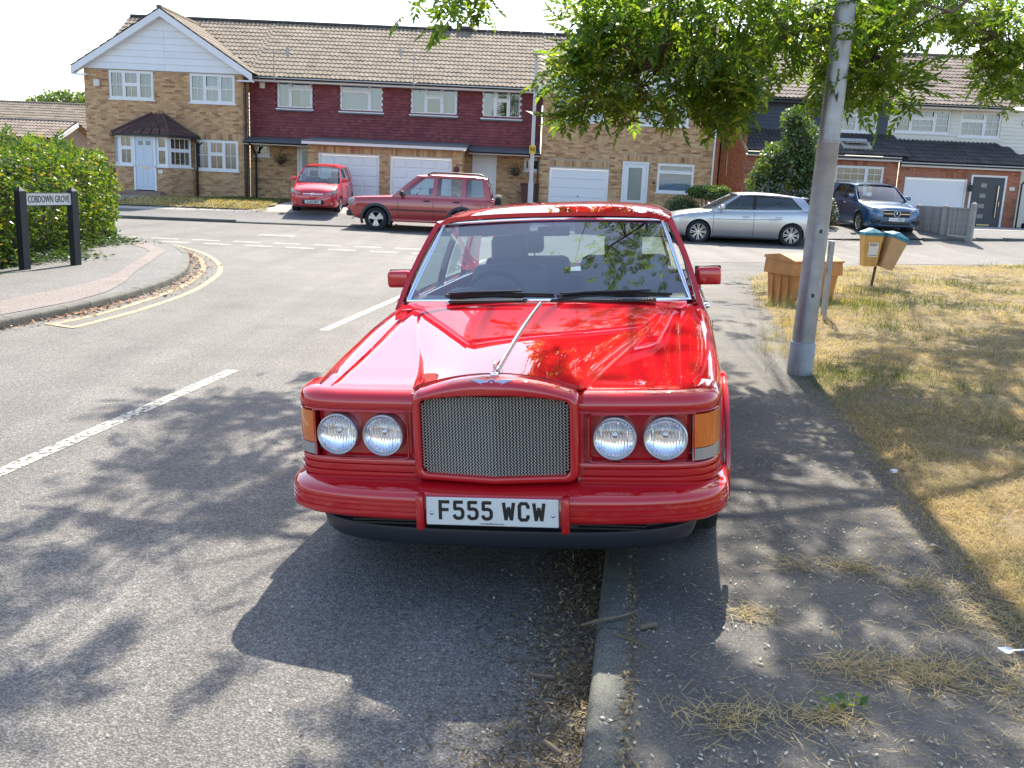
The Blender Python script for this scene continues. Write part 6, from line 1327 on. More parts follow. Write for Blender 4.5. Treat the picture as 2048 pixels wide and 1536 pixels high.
D = dict(L=4.27, K=dict(xm=[(0, .66), (.08, .76), (.3, .85), (.8, .90), (3.5, .905), (4.0, .87), (4.27, .76)], zs=[(0, .64), (.12, .75), (.4, .83), (1.0, .92), (1.4, .955), (2.5, .98), (3.7, 1.02), (4.05, 1.01), (4.27, .90)], zb=[(0, .30), (.25, .21), (.6, .18), (3.7, .19), (4.27, .34)], xt=[(0, .50), (.3, .60), (1.1, .70), (1.3, .80), (3.9, .79), (4.27, .60)], zin=[(0, .65), (.12, .77), (.4, .87), (1.10, .965), (1.25, .45), (3.9, .45), (4.1, 1.02), (4.27, .92)], zm=[(0, .48), (.5, .60), (2, .64), (4.27, .62)]),
         paint=M_['silver'], axles=(.86, 3.50), wr=.325, ww=.22, hw=.905, arch=.362, xin=.64, wst=dict(n=8, w=(.035, .045), rim=.70, pair=(-.13, .13), **{'in': 1.2}), S=S, mir=(1.46, .97), handles=[(2.18, .80), (3.10, .815)], gaps=[(1.26, .30, .90), (2.40, .28, .95)], seat=2.05, dash=1.42)
p1 = hit(1398, 487.5); p2 = hit(1585, 490.5); scl = 1.08; Yl = (p1.y + p2.y) / 2 - .1
leon, hf = small_car('silver_hatchback', 'silver five-door hatchback seen side-on, parked along the far kerb behind the grey lamp post', (p1.x - .86 * scl, Yl + .8, hgt(p1.x, Yl)), (p2.x - p1.x, .0, 0), D, scl)
for s in (-1, 1):
    mb = MB(); mb.add([(s * .58, .10, .66), (s * .78, .16, .70), (s * .855, .42, .775), (s * .84, .40, .70), (s * .80, .20, .63), (s * .60, .075, .60)], [(0, 1, 2, 3, 4, 5)][:: 1]); mb.v = [(x + s * .012, y - .008, z) for x, y, z in mb.v]; mb.build('headlight', M_['clearlens'], leon); mb = MB(); mb.rbox(min(s * .82, s * .885), max(s * .82, s * .885), 1.3, 3.05, .175, .235, .02); mb.build('sill', M_['black'], leon)
    mb = MB(); mb.rbox(s * .70 - .13, s * .70 + .13, 4.05, 4.21, .80, .93, .03); mb.build('tail_light', M_['redlens'], leon)
    mb = MB(); mb.tube([(s * .908, 1.1, .70), (s * .915, 2.2, .72), (s * .912, 3.2, .76)], .010, 4); mb.build('swage_line', M_['silver'], leon, smooth=60)
mb = MB(); mb.rbox(-.42, .42, -.015, .06, .52, .60, .01); mb.rbox(-.6, .6, -.01, .06, .28, .38, .01); mb.build('grille', M_['black'], leon); mb = MB(); mb.rbox(-.54, .54, 3.80, 3.98, 1.355, 1.385, .012); mb.build('roof_spoiler', M_['silver'], leon, smooth=50)
# --- small bright red hatchback
S = dict(xb=.72, xt=.56, zb=.96, zt=1.44, bulge=.02, A=(.94, 1.62), C=(3.40, 3.22), rail=.93, pillars=[('a_pillar', (.88, 1.57), (1.02, 1.70), None), ('b_pillar', (1.98, 2.02), (2.08, 2.11), M_['black']), ('c_pillar', (2.95, 2.82), (3.42, 3.24), None)],
         panes=[((1.0, 1.68), (1.99, 2.03), None), ((2.07, 2.10), (2.98, 2.85), None)], ws=(dict(x=.67, y=.74, bow=.16, z=.97), dict(x=.54, y=1.42, bow=.12, z=1.46, dz=.015)), rw=(dict(x=.58, y=3.48, bow=-.06, z=.98), dict(x=.52, y=3.26, bow=-.03, z=1.43, dz=.01)),
         crown=[(0, .03), (.4, .05), (1, .03)], roofz=[(0, 1.445), (.3, 1.475), (.7, 1.475), (1, 1.42)], rover=.03, rdrop=.03)
D = dict(L=3.56, K=dict(xm=[(0, .58), (.07, .69), (.25, .76), (.6, .79), (3.0, .795), (3.4, .77), (3.56, .70)], zs=[(0, .62), (.10, .74), (.35, .83), (.8, .94), (1.2, .97), (3.2, .99), (3.45, .96), (3.56, .86)], zb=[(0, .27), (.2, .20), (3.2, .20), (3.56, .32)], xt=[(0, .46), (.3, .58), (.8, .67), (.95, .72), (3.3, .71), (3.56, .58)], zin=[(0, .64), (.10, .77), (.35, .87), (.76, .965), (.92, .45), (3.25, .45), (3.4, .97), (3.56, .88)], zm=[(0, .46), (.5, .56), (3.56, .58)]),
         paint=M_['red_hatch'], axles=(.70, 3.08), wr=.285, ww=.18, hw=.797, arch=.322, xin=.56, wst=dict(n=7, w=(.08, .07), rim=.66), S=S, mir=(1.12, .99), handles=[(1.82, .86), (2.8, .87)], gaps=[(.98, .28, .90), (2.03, .26, .95), (2.98, .5, .95)], seat=1.75, dash=1.08)
p = hit(632, 427); ic = Vector((p.x, p.y))
i10, hf = small_car('small_red_hatchback', 'small bright red hatchback facing the camera on the drive before the panelled garage doors', (p.x, p.y - .45, p.z), (math.sin(R(-1)), math.cos(R(-1)), 0), D)
i10.rotation_euler = (R(2.0), 0, i10.rotation_euler.z)
for s in (-1, 1):
    mb = MB(); P = [[Vector((s * x, y, z)) for x, y, z in row] for row in (((.40, .012, .66), (.52, .035, .70), (.66, .13, .77), (.735, .30, .86)), ((.42, .018, .60), (.56, .045, .60), (.69, .13, .64), (.765, .30, .74)))]; mb.grid(P, flip=s > 0); mb.v = [(x + s * .008, y - .022, z) for x, y, z in mb.v]; mb.build('headlight', M_['clearlens'], i10, smooth=60)
    mb = MB(); mb.lathe([(.055, 0), (.05, .02), (.0001, .025)], 16, M=Matrix.Translation((s * .57, .03, .36)) @ Matrix.Rotation(math.pi / 2, 4, 'X')); mb.build('fog_lamp', M_['clearlens'], i10, smooth=50)
    mb = MB(); mb.rbox(min(s * .38, s * .66), max(s * .38, s * .66), -.012 + .06, .10, .455, .485, .008); mb.build('bumper_strip', M_['black'], i10)
    mb = MB(); mb.rbox(min(s * .785, s * .81), max(s * .785, s * .81), 1.05, 2.7, .45, .50, .01); mb.build('side_moulding', M_['red_hatch'], i10, smooth=50)
mb = MB(); mb.rbox(-.36, .36, -.02, .06, .30, .46, .04); mb.build('lower_grille', M_['black'], i10, smooth=50); mb = MB(); mb.rbox(-.33, .33, -.018, .04, .615, .65, .012); mb.build('upper_grille', M_['chrome'], i10, smooth=50); mb = MB(); mb.lathe([(.075, 0), (.07, .02), (.05, .024), (.05, .015), (.0001, .015)], 20, M=Matrix.Translation((0, -.015, .635)) @ Matrix.Rotation(math.pi / 2, 4, 'X') @ Matrix.Diagonal((1, .6, 1, 1))); mb.build('front_badge', M_['chrome'], i10, smooth=50)
numberplate(i10, 'GJ10 BMZ', 0, -.03, .385, .26, .0555, .079)
# --- blue crossover
S = dict(xb=.83, xt=.66, zb=1.08, zt=1.52, bulge=.025, A=(1.30, 2.02), C=(4.12, 3.86), rail=.93, pillars=[('a_pillar', (1.22, 1.96), (1.38, 2.10), None), ('b_pillar', (2.40, 2.46), (2.50, 2.55), M_['black']), ('c_pillar', (3.55, 3.35), (4.16, 3.88), None)],
         panes=[((1.36, 2.08), (2.42, 2.48), M_['glass_dark']), ((2.49, 2.54), (3.6, 3.4), M_['glass_dark'])], ws=(dict(x=.76, y=1.10, bow=.18, z=1.07), dict(x=.63, y=1.84, bow=.12, z=1.535, dz=.015)), rw=(dict(x=.66, y=4.24, bow=-.08, z=1.10), dict(x=.60, y=3.92, bow=-.04, z=1.50, dz=.01)),
         crown=[(0, .03), (.4, .05), (1, .03)], roofz=[(0, 1.525), (.3, 1.555), (.7, 1.545), (1, 1.49)], rover=.03, rdrop=.03)
D = dict(L=4.41, K=dict(xm=[(0, .66), (.08, .78), (.3, .87), (.8, .912), (3.6, .915), (4.2, .87), (4.41, .76)], zs=[(0, .76), (.10, .86), (.4, .93), (1.1, 1.03), (1.5, 1.07), (3.8, 1.09), (4.2, 1.06), (4.41, .92)], zb=[(0, .32), (.25, .24), (.6, .22), (3.8, .24), (4.41, .40)], xt=[(0, .54), (.3, .66), (1.12, .76), (1.32, .83), (4.0, .82), (4.41, .62)], zin=[(0, .78), (.10, .90), (.4, .98), (1.12, 1.06), (1.28, .5), (4.0, .5), (4.2, 1.08), (4.41, .95)], zm=[(0, .58), (.5, .68), (4.41, .68)]),
         paint=M_['blue'], axles=(.86, 3.59), wr=.35, ww=.23, hw=.917, arch=.395, xin=.64, wst=dict(n=5, w=(.08, .10), rim=.68, pair=(-.16, .16), **{'in': .9}), S=S, mir=(1.50, 1.09), handles=[(2.24, .93), (3.22, .945)], handmat=M_['chrome'], gaps=[(1.30, .34, 1.0), (2.45, .32, 1.04)], seat=2.1, dash=1.45)
p = hit(1778, 471); ya = R(13.5 - 11)
gla, hf = small_car('blue_crossover_car', 'dark blue crossover car facing the road on the drive beside the concrete fence', (p.x + .02, p.y - .35, p.z), (math.sin(R(-3)), math.cos(R(-3)), 0), D)
gla.rotation_euler = (R(2.0), 0, R(3))
for s in (-1, 1):
    mb = MB(); P = [[Vector((s * x, y, z)) for x, y, z in row] for row in (((.44, .03, .82), (.60, .07, .86), (.76, .18, .90), (.86, .36, .92)), ((.46, .03, .74), (.62, .06, .745), (.78, .15, .78), (.875, .36, .84)))]; mb.grid(P, flip=s > 0); mb.v = [(x + s * .01, y - .025, z) for x, y, z in mb.v]; mb.build('headlight', M_['clearlens'], gla, smooth=60)
    mb = MB(); mb.rbox(min(s * .48, s * .80), max(s * .48, s * .80), .0, .1, .38, .54, .03); mb.build('air_intake', M_['black'], gla, smooth=50); mb = MB(); mb.tube([(s * .60, 2.1, 1.565), (s * .60, 2.3, 1.60), (s * .60, 3.6, 1.585), (s * .60, 3.8, 1.53)], .016, 6); mb.build('roof_rail', M_['chrome'], gla, smooth=50)
mb = MB(); mb.rbox(-.45, .45, -.02, .06, .60, .82, .03); g_ = mb.build('grille', M_['black'], gla, smooth=50); mb = MB(); mb.box(-.44, -.13, -.032, -.02, .70, .725); mb.box(.13, .44, -.032, -.02, .70, .725); mb.build('grille_bar', M_['chrome'], g_)
mb = MB(); Mx = Matrix.Translation((0, -.03, .715)) @ Matrix.Rotation(math.pi / 2, 4, 'X'); mb.tube(torus_pts(.105, 28, Mx), .011, 6, False)
for k in range(3): a = math.pi / 2 + k * 2 * math.pi / 3; d = Vector((math.cos(a), math.sin(a), 0)); e = Vector((-d.y, d.x, 0)); mb.add([Mx @ (e * .018), Mx @ (d * .10), Mx @ (e * -.018), Mx @ Vector((0, 0, .018))], [(0, 1, 3), (1, 2, 3)])
mb.build('star_badge', M_['chrome'], g_, smooth=50)
mb = MB(); mb.rbox(-.26, .26, -.045, -.035, .48, .59, .004); npl = mb.build('number_plate', M_['plate_w'], gla); link('plate_lettering', glyphs('YLF', .075, .045, .013, .010, .02, M_['ink']), npl, (.13, -.048, .535)); mb = MB(); mb.rbox(-.5, .5, -.01, .08, .34, .46, .03); mb.build('lower_grille', M_['black'], gla, smooth=50)
# ------------------------------------------------------------------ vegetation
def rot_frames(d, roll):                                  # orthonormal frames with local y along d
    d = d / np.linalg.norm(d, axis=1)[:, None]; ref = np.where(np.abs(d[:, 2:3]) < .9, np.array([[0, 0, 1.]]), np.array([[1., 0, 0]]))
    a = np.cross(d, ref); a /= np.linalg.norm(a, axis=1)[:, None]; b = np.cross(a, d); c, s = np.cos(roll)[:, None], np.sin(roll)[:, None]
    return a * c + b * s, d, b * c - a * s
def place(T, F, P, d, S, roll):                           # template T (k,3) copied to P with y along d
    x, y, z = rot_frames(d, roll); n, k = len(P), len(T)
    V = P[:, None] + S[:, None, None] * (T[None, :, 0:1] * x[:, None] + T[None, :, 1:2] * y[:, None] + T[None, :, 2:3] * z[:, None])
    return V.reshape(-1, 3), (np.arange(n)[:, None, None] * k + F[None]).reshape(-1, F.shape[1])
def compound(pairs=4, L=.21, ll=.092, lw=.040):           # pinnate leaf
    T, F = [], []
    def leaf(p, ang, sc_, droop):
        c, s = math.cos(ang), math.sin(ang); o = len(T); l, w_ = ll * sc_, lw * sc_
        for a, b, h in ((0, 0, 0), (-w_ * .5, l * .42, .006), (0, l, -droop * l), (w_ * .5, l * .42, .006)): T.append((p[0] + a * c + b * s, p[1] - a * s + b * c, p[2] + h - droop * b * .4))
        F.append((o, o + 1, o + 2, o + 3))
    for i in range(pairs):
        y = L * (.25 + .62 * i / max(1, pairs - 1)); sc_ = 1.0 - .12 * abs(i - pairs * .5)
        leaf((0, y, -.25 * y * y / L), .95, sc_, .25); leaf((0, y, -.25 * y * y / L), -.95, sc_, .25)
    leaf((0, L * .92, -.25 * L), 0, 1.05, .3); return np.array(T), np.array(F)
SIMPLE = (np.array([(0, 0, 0), (-.28, .45, .06), (0, 1, -.06), (.28, .45, .06)]), np.array([(0, 1, 2, 3)]))
def topx(p):
    q = CM.transposed() @ (Vector(p) - Vector((0, 0, CAMH)))
    return (PW / 2 + FPX * q.x / -q.z, PH / 2 - FPX * q.y / -q.z) if q.z < -.1 else (9e9, 9e9)
CL, CF = compound()
def make_tree(name, label, base, limbs, vis, canopy, leafscale, mat, trunk_r, seed, shade=()):
    rg = np.random.RandomState(seed); root = thing(name, label, 'tree', base); B = Vector(base); nodes_ = []
    def loc_(p): return Vector(p) - B
    for i, (pts, r0, r1) in enumerate(limbs):
        pl = []; P_ = [Vector(p) for p in pts]
        for j in range(len(P_) - 1):
            p0, p1, p2, p3 = P_[max(j-1, 0)], P_[j], P_[j+1], P_[min(j+2, len(P_)-1)]
            for k in range(5):
                t = k / 5; q = .5 * ((2*p1) + (p2-p0)*t + (2*p0-5*p1+4*p2-p3)*t*t + (3*p1-p0-3*p2+p3)*t**3); pl.append(q + Vector((rg.randn(), rg.randn(), rg.randn())) * .03 * (i > 0))
        pl.append(P_[-1]); n = len(pl); rr = [lerp(r0, r1, (j / (n - 1)) ** .8) for j in range(n)]
        mb = MB(); mb.tube([loc_(p) for p in pl], rr, 10 if i == 0 else 7); mb.build('trunk' if i == 0 else 'branch', M_['bark'], root, smooth=60)
        if i: nodes_ += [(p, r_) for p, r_ in zip(pl[2:], rr[2:])]
    cl = []
    for (cx, cy, rx, ry, y0, y1, n) in vis:
        for _ in range(n):
            a = rg.rand() * 6.283; q = math.sqrt(rg.rand()); cl.append((at(cx + rx * q * math.cos(a), cy + ry * q * math.sin(a), y0 + (y1 - y0) * rg.rand()), .20, 9))
    for (c, r_, n, zmin) in canopy:
        k = 0
        while k < n:
            v = rg.randn(3); v /= np.linalg.norm(v); v *= rg.rand() ** .45; p = Vector((c[0] + r_[0] * v[0], c[1] + r_[1] * v[1], c[2] + r_[2] * v[2])); k += 1
            if p.z < zmin or mnoise.noise(Vector((p.x * .55, p.y * .55, p.z * .55 + seed))) < -.10: continue
            px, py = topx(p)
            if -150 < px < 2200 and py > -40: continue
            cl.append((p, .42, 15))
    for (cx, cy, rx, ry, n) in shade:                      # crown above the frame, over the ground it shades
        for _ in range(n):
            a = rg.rand() * 6.283; q = math.sqrt(rg.rand()); g_ = gp(cx + rx * q * math.cos(a), cy + ry * q * math.sin(a)); h_ = 4.4 + 2.6 * rg.rand()
            p = g_ + SUND * (h_ / SUND.z)
            while topx(p)[1] > -40 and h_ < 12: h_ += .4; p = g_ + SUND * (h_ / SUND.z)
            cl.append((p, .20 + .0012 * h_ * h_, 9))
    tw = MB(); Ps, Ds, Ss = [], [], []
    for p, rad, n in cl:
        q, qr = min(nodes_, key=lambda t: (t[0] - p).length + .35 * max(0, (p - t[0]).z < -.5)); d = p - q
        mid = q.lerp(p, .5) + Vector((rg.randn() * .08, rg.randn() * .08, .14 * d.length + .05))
        c2 = [q, q.lerp(mid, .6), mid, mid.lerp(p, .55) + Vector((0, 0, .02)), p]; tw.tube([loc_(v) for v in c2], [min(qr * .7, .006 + .007 * d.length), .010, .007, .005, .003], 4, False)
        out = Vector((d.x, d.y, 0)).normalized() if d.length > .01 else Vector((1, 0, 0))
        for _ in range(n):
            o_ = rg.randn(3) * rad * .55; Ps.append((p.x + o_[0], p.y + o_[1], p.z + o_[2] * .8 + .05)); v = rg.randn(3) * .62 + np.array([out.x * .6, out.y * .6, -.30]); Ds.append(v); Ss.append(leafscale * (.75 + .5 * rg.rand()))
    tag(tw.build('twigs', M_['bark'], root, smooth=60), kind='stuff')
    V, F = place(CL, CF, np.array(Ps) - np.array(B), np.array(Ds), np.array(Ss), rg.rand(len(Ps)) * .8 - .4 + (rg.rand(len(Ps)) < .5) * 3.14159)
    tag(npmesh('crown', V, F, mat, root), kind='stuff'); return root
make_tree('ash_tree', 'large leafy tree whose low branches hang over the red saloon and the pavement', (7.1, 10.9, .12),
    [([(7.1, 10.9, .05), (7.0, 10.85, 1.2), (6.8, 10.75, 2.6), (6.7, 10.7, 3.8), (6.7, 10.8, 6.0), (6.4, 11, 8.6)], .30, .10),
     ([(6.8, 10.7, 3.1), (4.9, 10.2, 4.7), (2.8, 9.6, 5.3), (.8, 9.0, 5.2), (-.8, 8.6, 4.7), (-1.9, 8.3, 4.2)], .085, .012),
     ([(6.8, 10.7, 2.9), (5.2, 9.9, 3.75), (3.9, 9.35, 3.65), (2.9, 9.1, 3.25), (2.0, 8.9, 2.95), (1.2, 8.7, 2.75)], .10, .012),
     ([(6.75, 10.7, 3.6), (5.6, 11.6, 5.4), (4.4, 12.4, 6.6), (3.0, 13.0, 7.0)], .11, .02),
     ([(6.7, 10.7, 4.2), (6.0, 9.6, 6.0), (4.5, 8.8, 7.0), (3.0, 8.8, 7.3), (2.0, 9.2, 7.2)], .11, .02),
     ([(6.8, 10.7, 3.4), (5.0, 9.0, 4.9), (3.0, 7.4, 5.4), (1.2, 6.2, 5.4), (0, 5.5, 5.1)], .10, .015), ([(2.8, 9.6, 5.3), (1.5, 10.4, 6.0), (.2, 10.6, 6.2), (-1.2, 10.8, 6.0)], .045, .010),
     ([(6.7, 10.7, 5.0), (7.6, 11.4, 7.0), (8.2, 12, 8.4)], .08, .02),
     ([(6.8, 10.7, 3.0), (6.1, 9.6, 3.8), (5.0, 8.6, 3.9), (4.1, 8.3, 3.55), (3.4, 8.2, 3.2)], .08, .012),
     ([(3.9, 9.35, 3.65), (3.4, 9.3, 3.35), (3.2, 9.2, 2.95)], .03, .008), ([(2.8, 9.6, 5.3), (1.6, 9.0, 4.2), (1.0, 8.8, 3.5)], .05, .012), ([(.8, 9.0, 5.2), (0, 8.6, 4.0), (-.5, 8.5, 3.35)], .04, .010), ([(4.9, 10.2, 4.7), (3.6, 9.6, 4.1), (2.6, 9.2, 3.7), (1.8, 9.1, 3.45)], .06, .012)],
    [(1300, 138, 160, 76, 8.0, 9.8, 48), (1205, 85, 70, 58, 8.2, 9.6, 16), (1480, 65, 270, 78, 8.2, 10.2, 58), (1455, 175, 52, 55, 8.2, 9.4, 17), (1440, 235, 20, 20, 8.5, 9, 4), (1735, 142, 76, 74, 8.4, 10, 30), (1640, 105, 150, 60, 8.6, 10.4, 15), (925, 4, 90, 20, 8.2, 9.0, 6), (895, 28, 25, 8, 8.4, 8.8, 2), (1250, 208, 36, 20, 8.4, 9.2, 6), (1160, 205, 34, 22, 8.4, 9.2, 6), (1385, 228, 18, 20, 8.4, 9, 4), (1720, 20, 130, 40, 8.4, 10, 12), (1360, 10, 190, 32, 8.2, 10, 18), (1800, 40, 40, 40, 8.4, 9.4, 6)],
    [((4.6, 11.2, 6.8), (3.6, 3.2, 2.4), 50, 4.4), ((1.75, 6.2, 5.6), (1.5, 1.9, 1.0), 34, 4.3), ((6.8, 11, 8.0), (3.2, 3.2, 2.6), 60, 4.6), ((.6, 5.9, 5.2), (.9, .9, .6), 14, 4.3)], 1.0, M_['leaf'], .3, 3,
    [(420, 825, 165, 30, 16), (320, 940, 140, 32, 12), (500, 990, 100, 50, 14), (220, 1060, 150, 26, 5), (60, 1180, 70, 30, 4), (20, 1360, 90, 36, 5), (590, 830, 80, 40, 7), (640, 770, 60, 20, 3), (430, 1262, 40, 14, 1),
     (1500, 640, 60, 80, 9), (1470, 800, 40, 60, 4), (1520, 950, 50, 25, 3), (1700, 1215, 120, 50, 9), (1560, 1190, 90, 30, 3), (1850, 1450, 180, 60, 11), (1400, 1490, 110, 40, 6), (1620, 1010, 60, 40, 3), (900, 1500, 180, 25, 9), (1850, 620, 190, 40, 26), (1960, 585, 100, 18, 18), (1780, 580, 90, 14, 10), (1740, 750, 110, 50, 10), (1950, 880, 90, 90, 12), (1900, 760, 140, 40, 14), (1980, 690, 80, 40, 10), (1700, 556, 120, 12, 8), (1180, 760, 120, 30, 6), (1320, 700, 60, 30, 4), (1000, 700, 90, 20, 3)])
make_tree('ash_tree', 'darker leafy tree whose branch tips enter the frame at top right over the verge', (11.6, 15.2, .15),
    [([(11.6, 15.2, .05), (11.5, 15.1, 2.0), (11.3, 15, 4.2), (11.2, 15.1, 7.5)], .26, .10), ([(11.4, 15.05, 3.2), (9.6, 14.4, 4.6), (8.2, 13.8, 4.4), (7.2, 13.5, 3.9), (6.5, 13.4, 3.4)], .10, .014), ([(11.3, 15, 4), (9.4, 15.6, 6.2), (7.4, 15.8, 6.6)], .09, .02), ([(11.3, 15, 5), (10.5, 13.5, 6.5), (9.5, 12.6, 7.2)], .08, .02), ([(11.3, 15, 5), (12.5, 15.5, 7)], .07, .02)],
    [(1930, 30, 120, 48, 12.6, 14.6, 34), (2010, 140, 52, 72, 12.6, 14.2, 34), (1985, 60, 70, 60, 12.6, 14.6, 22)], [((9.6, 14.8, 7.0), (3.4, 2.8, 2.2), 110, 4.7)], 1.0, M_['leaf'], .26, 5)

def leafy(name, label, cat, blobs, mat, size, dens, core, stems=(), group=None, seed=1, base=None):
    """shrub of leaf-sized faces through ellipsoid shells round a solid dark core; blobs: (cx,cy,cz,rx,ry,rz)"""
    rg = np.random.RandomState(seed); c0 = blobs[0]; B = Vector(base or (c0[0], c0[1], hgt(c0[0], c0[1]))); root = thing(name, label, cat, B, group=group)
    Ps, Ds = [], []
    for (cx, cy, cz, rx, ry, rz) in blobs:
        n = int(dens * 4 * math.pi * ((rx * ry) ** 1.6 + (rx * rz) ** 1.6 + (ry * rz) ** 1.6) ** (1 / 1.6) / 3 ** (1 / 1.6)); v = rg.randn(n, 3); v /= np.linalg.norm(v, axis=1)[:, None]
        lump = np.array([1 + .22 * mnoise.noise(Vector(q * 2.3 + cx)) + .12 * mnoise.noise(Vector(q * 6 + cy)) for q in v]); rr = lump * (1 - .45 * rg.rand(n) ** 2.2)
        P_ = v * rr[:, None] * np.array([rx, ry, rz]) + np.array([cx, cy, cz]); Ps.append(P_); Ds.append(v * .7 + rg.randn(n, 3) * .6 + np.array([0, 0, -.15]))
    P_ = np.concatenate(Ps); D_ = np.concatenate(Ds); keep = P_[:, 2] > np.array([hgt(a, b) for a, b in P_[:, :2]]) + .02; P_, D_ = P_[keep], D_[keep]
    V, F = place(SIMPLE[0], SIMPLE[1], P_ - np.array(B), D_, size * (.65 + .7 * rg.rand(len(P_))), rg.rand(len(P_)) * 6.283); tag(npmesh('foliage', V, F, mat, root), kind='stuff')
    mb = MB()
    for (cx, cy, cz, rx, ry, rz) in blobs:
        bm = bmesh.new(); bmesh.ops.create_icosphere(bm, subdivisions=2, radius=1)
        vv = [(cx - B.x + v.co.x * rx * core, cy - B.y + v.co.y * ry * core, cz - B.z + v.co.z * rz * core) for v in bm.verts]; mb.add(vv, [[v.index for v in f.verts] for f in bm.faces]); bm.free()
    mb.build('dark_core', M_['core_fill'], root)
    for k, st in enumerate(stems): mb = MB(); mb.tube([Vector(p) - B for p in st[0]], st[1], 6); mb.build('stem', M_['bark'], root, smooth=60)
    return root
M_['core_fill'] = pm('core_dark_green', (.030, .035, .016), .95, var=.5, vs_=9)  # near-black fill for the solid cores added behind hedge and shrub leaves
# hedge along the left pavement
def build_hedge():
    rg = np.random.RandomState(4); root = thing('hedge', 'tall overgrown green hedge behind the street name sign', 'hedge', (-9, 15, KH))
    fx = lambda y: np.interp(y, [7, 11, 14, 16, 18.5, 20.3], [-7.2, -7.45, -7.6, -7.75, -8.15, -8.65]); B = np.array([-9, 15, KH])
    n = 34000; y = 7.8 + 12.7 * rg.rand(n); w_ = rg.rand(n); H = 1.70 + .10 * np.sin(y * 2.1) + .06 * np.sin(y * 5.3) - .25 * np.clip((y - 19.3) / 1.2, 0, 1); z = np.empty(n); x = np.empty(n); d = np.empty((n, 3))
    face = w_ < .62; top = ~face
    zz = rg.rand(n) ** .9; lump = np.array([.16 * mnoise.noise(Vector((0, a * 1.1, b * 2.6))) + .08 * mnoise.noise(Vector((3, a * 3.3, b * 6))) for a, b in zip(y, zz)])
    bulge = .10 * np.sin(zz * 3.0); x[face] = (fx(y) + bulge + lump - .35 * rg.rand(n) ** 2)[face]; z[face] = (KH + zz * H)[face]
    u = rg.rand(n); x[top] = (fx(y) - 2.6 * u + .05)[top]; z[top] = (KH + H + lump * .9 - .22 * rg.rand(n) ** 2 - .10 * np.clip(1 - u * 5, 0, 1))[top]
    d[face] = np.array([1, 0, .1]); d[top] = np.array([.15, 0, 1]); endm = rg.rand(n) < .15
    ne_ = rg.rand(n) < .35; ye = np.where(ne_, 7.75 - lump * 1.2 + .3 * rg.rand(n) ** 2, 20.5 + lump * 1.2 - .3 * rg.rand(n) ** 2); y2 = np.where(endm, ye, y); x = np.where(endm, np.where(ne_, -7.15, -8.6) - 2.5 * u, x); z = np.where(endm, KH + zz * 1.6, z); d[endm] = np.array([0, 1, .1])
    P_ = np.stack([x, y2, z], 1); D_ = d * .55 + rg.randn(n, 3) * .55 + np.array([0, 0, -.25])
    V, F = place(SIMPLE[0], SIMPLE[1], P_ - B, D_, .072 * (.6 + .8 * rg.rand(n)), rg.rand(n) * 6.283); tag(npmesh('foliage', V, F, M_['leaf_hedge'], root), kind='stuff')
    # sprays sticking out of the top
    k = 260; yy = 9 + 11 * rg.rand(k); xx = fx(yy) - .1 - 1.6 * rg.rand(k); Pq = np.stack([xx, yy, np.full(k, KH + 1.66) + .06 * rg.randn(k)], 1); Dq = np.stack([.4 * rg.randn(k), .4 * rg.randn(k), np.ones(k)], 1)
    V, F = place(CL, CF, Pq - B, Dq, .8 + .5 * rg.rand(k), rg.rand(k) * 6.283); tag(npmesh('shoots', V, F, M_['leaf_hedge'], root), kind='stuff')
    mb = MB(); P = [[Vector((fx(yy) - .28 - q, yy, zq)) - Vector(B) for q, zq in ((0, KH - .05), (0, KH + 1.45), (.25, KH + 1.58), (2.6, KH + 1.6), (2.7, KH - .05))] for yy in np.linspace(8, 20.2, 20)]; mb.grid(P); mb.f.append(tuple(range(5))); mb.f.append(tuple(19 * 5 + i for i in range(5))[::-1]); mb.m += [0, 0]; mb.build('dark_core', M_['core_fill'], root)  # solid dark box core, added to block the gaps between the leaves
    n = 5200; y = 9.5 + 10.6 * rg.rand(n); q = np.abs(rg.randn(n)) * .22 * (1 + .6 * np.sin(y * 1.7)); P_ = np.stack([fx(y) - .12 + q, y, KH + .02 + .20 * np.exp(-q * 5) * rg.rand(n) * 1.6], 1); D_ = np.stack([.8 + .5 * rg.randn(n), .8 * rg.randn(n), .15 * rg.randn(n) + .1], 1)
    V, F = place(SIMPLE[0], SIMPLE[1], P_, D_, .075 * (.6 + .7 * rg.rand(n)), .5 * rg.randn(n)); iv = npmesh('ground_ivy', V, F, M_['leaf_ivy']); tag(iv, 'variegated ground ivy creeping out from under the hedge', 'ivy', kind='stuff')
build_hedge()
leafy('topiary_shrub', 'flat-topped bright green clipped shrub on bare stems behind the silver hatchback', 'shrub', [(6.42, 33.0, 1.53, .66, .45, .22), (6.0, 33.0, 1.50, .3, .35, .16), (6.85, 33.0, 1.56, .3, .35, .18)], M_['leaf_far'], .075, 900, .72, [([(6.3 + k * .07, 33.0, .4), (6.2 + k * .16, 33.0, 1.4)], .022) for k in range(5)], seed=2)
leafy('round_bush', 'low rounded dark bush in front of the brick house window', 'shrub', [(5.65, 33.4, .85, .60, .5, .52)], M_['leaf_far'], .07, 800, .8, seed=3)
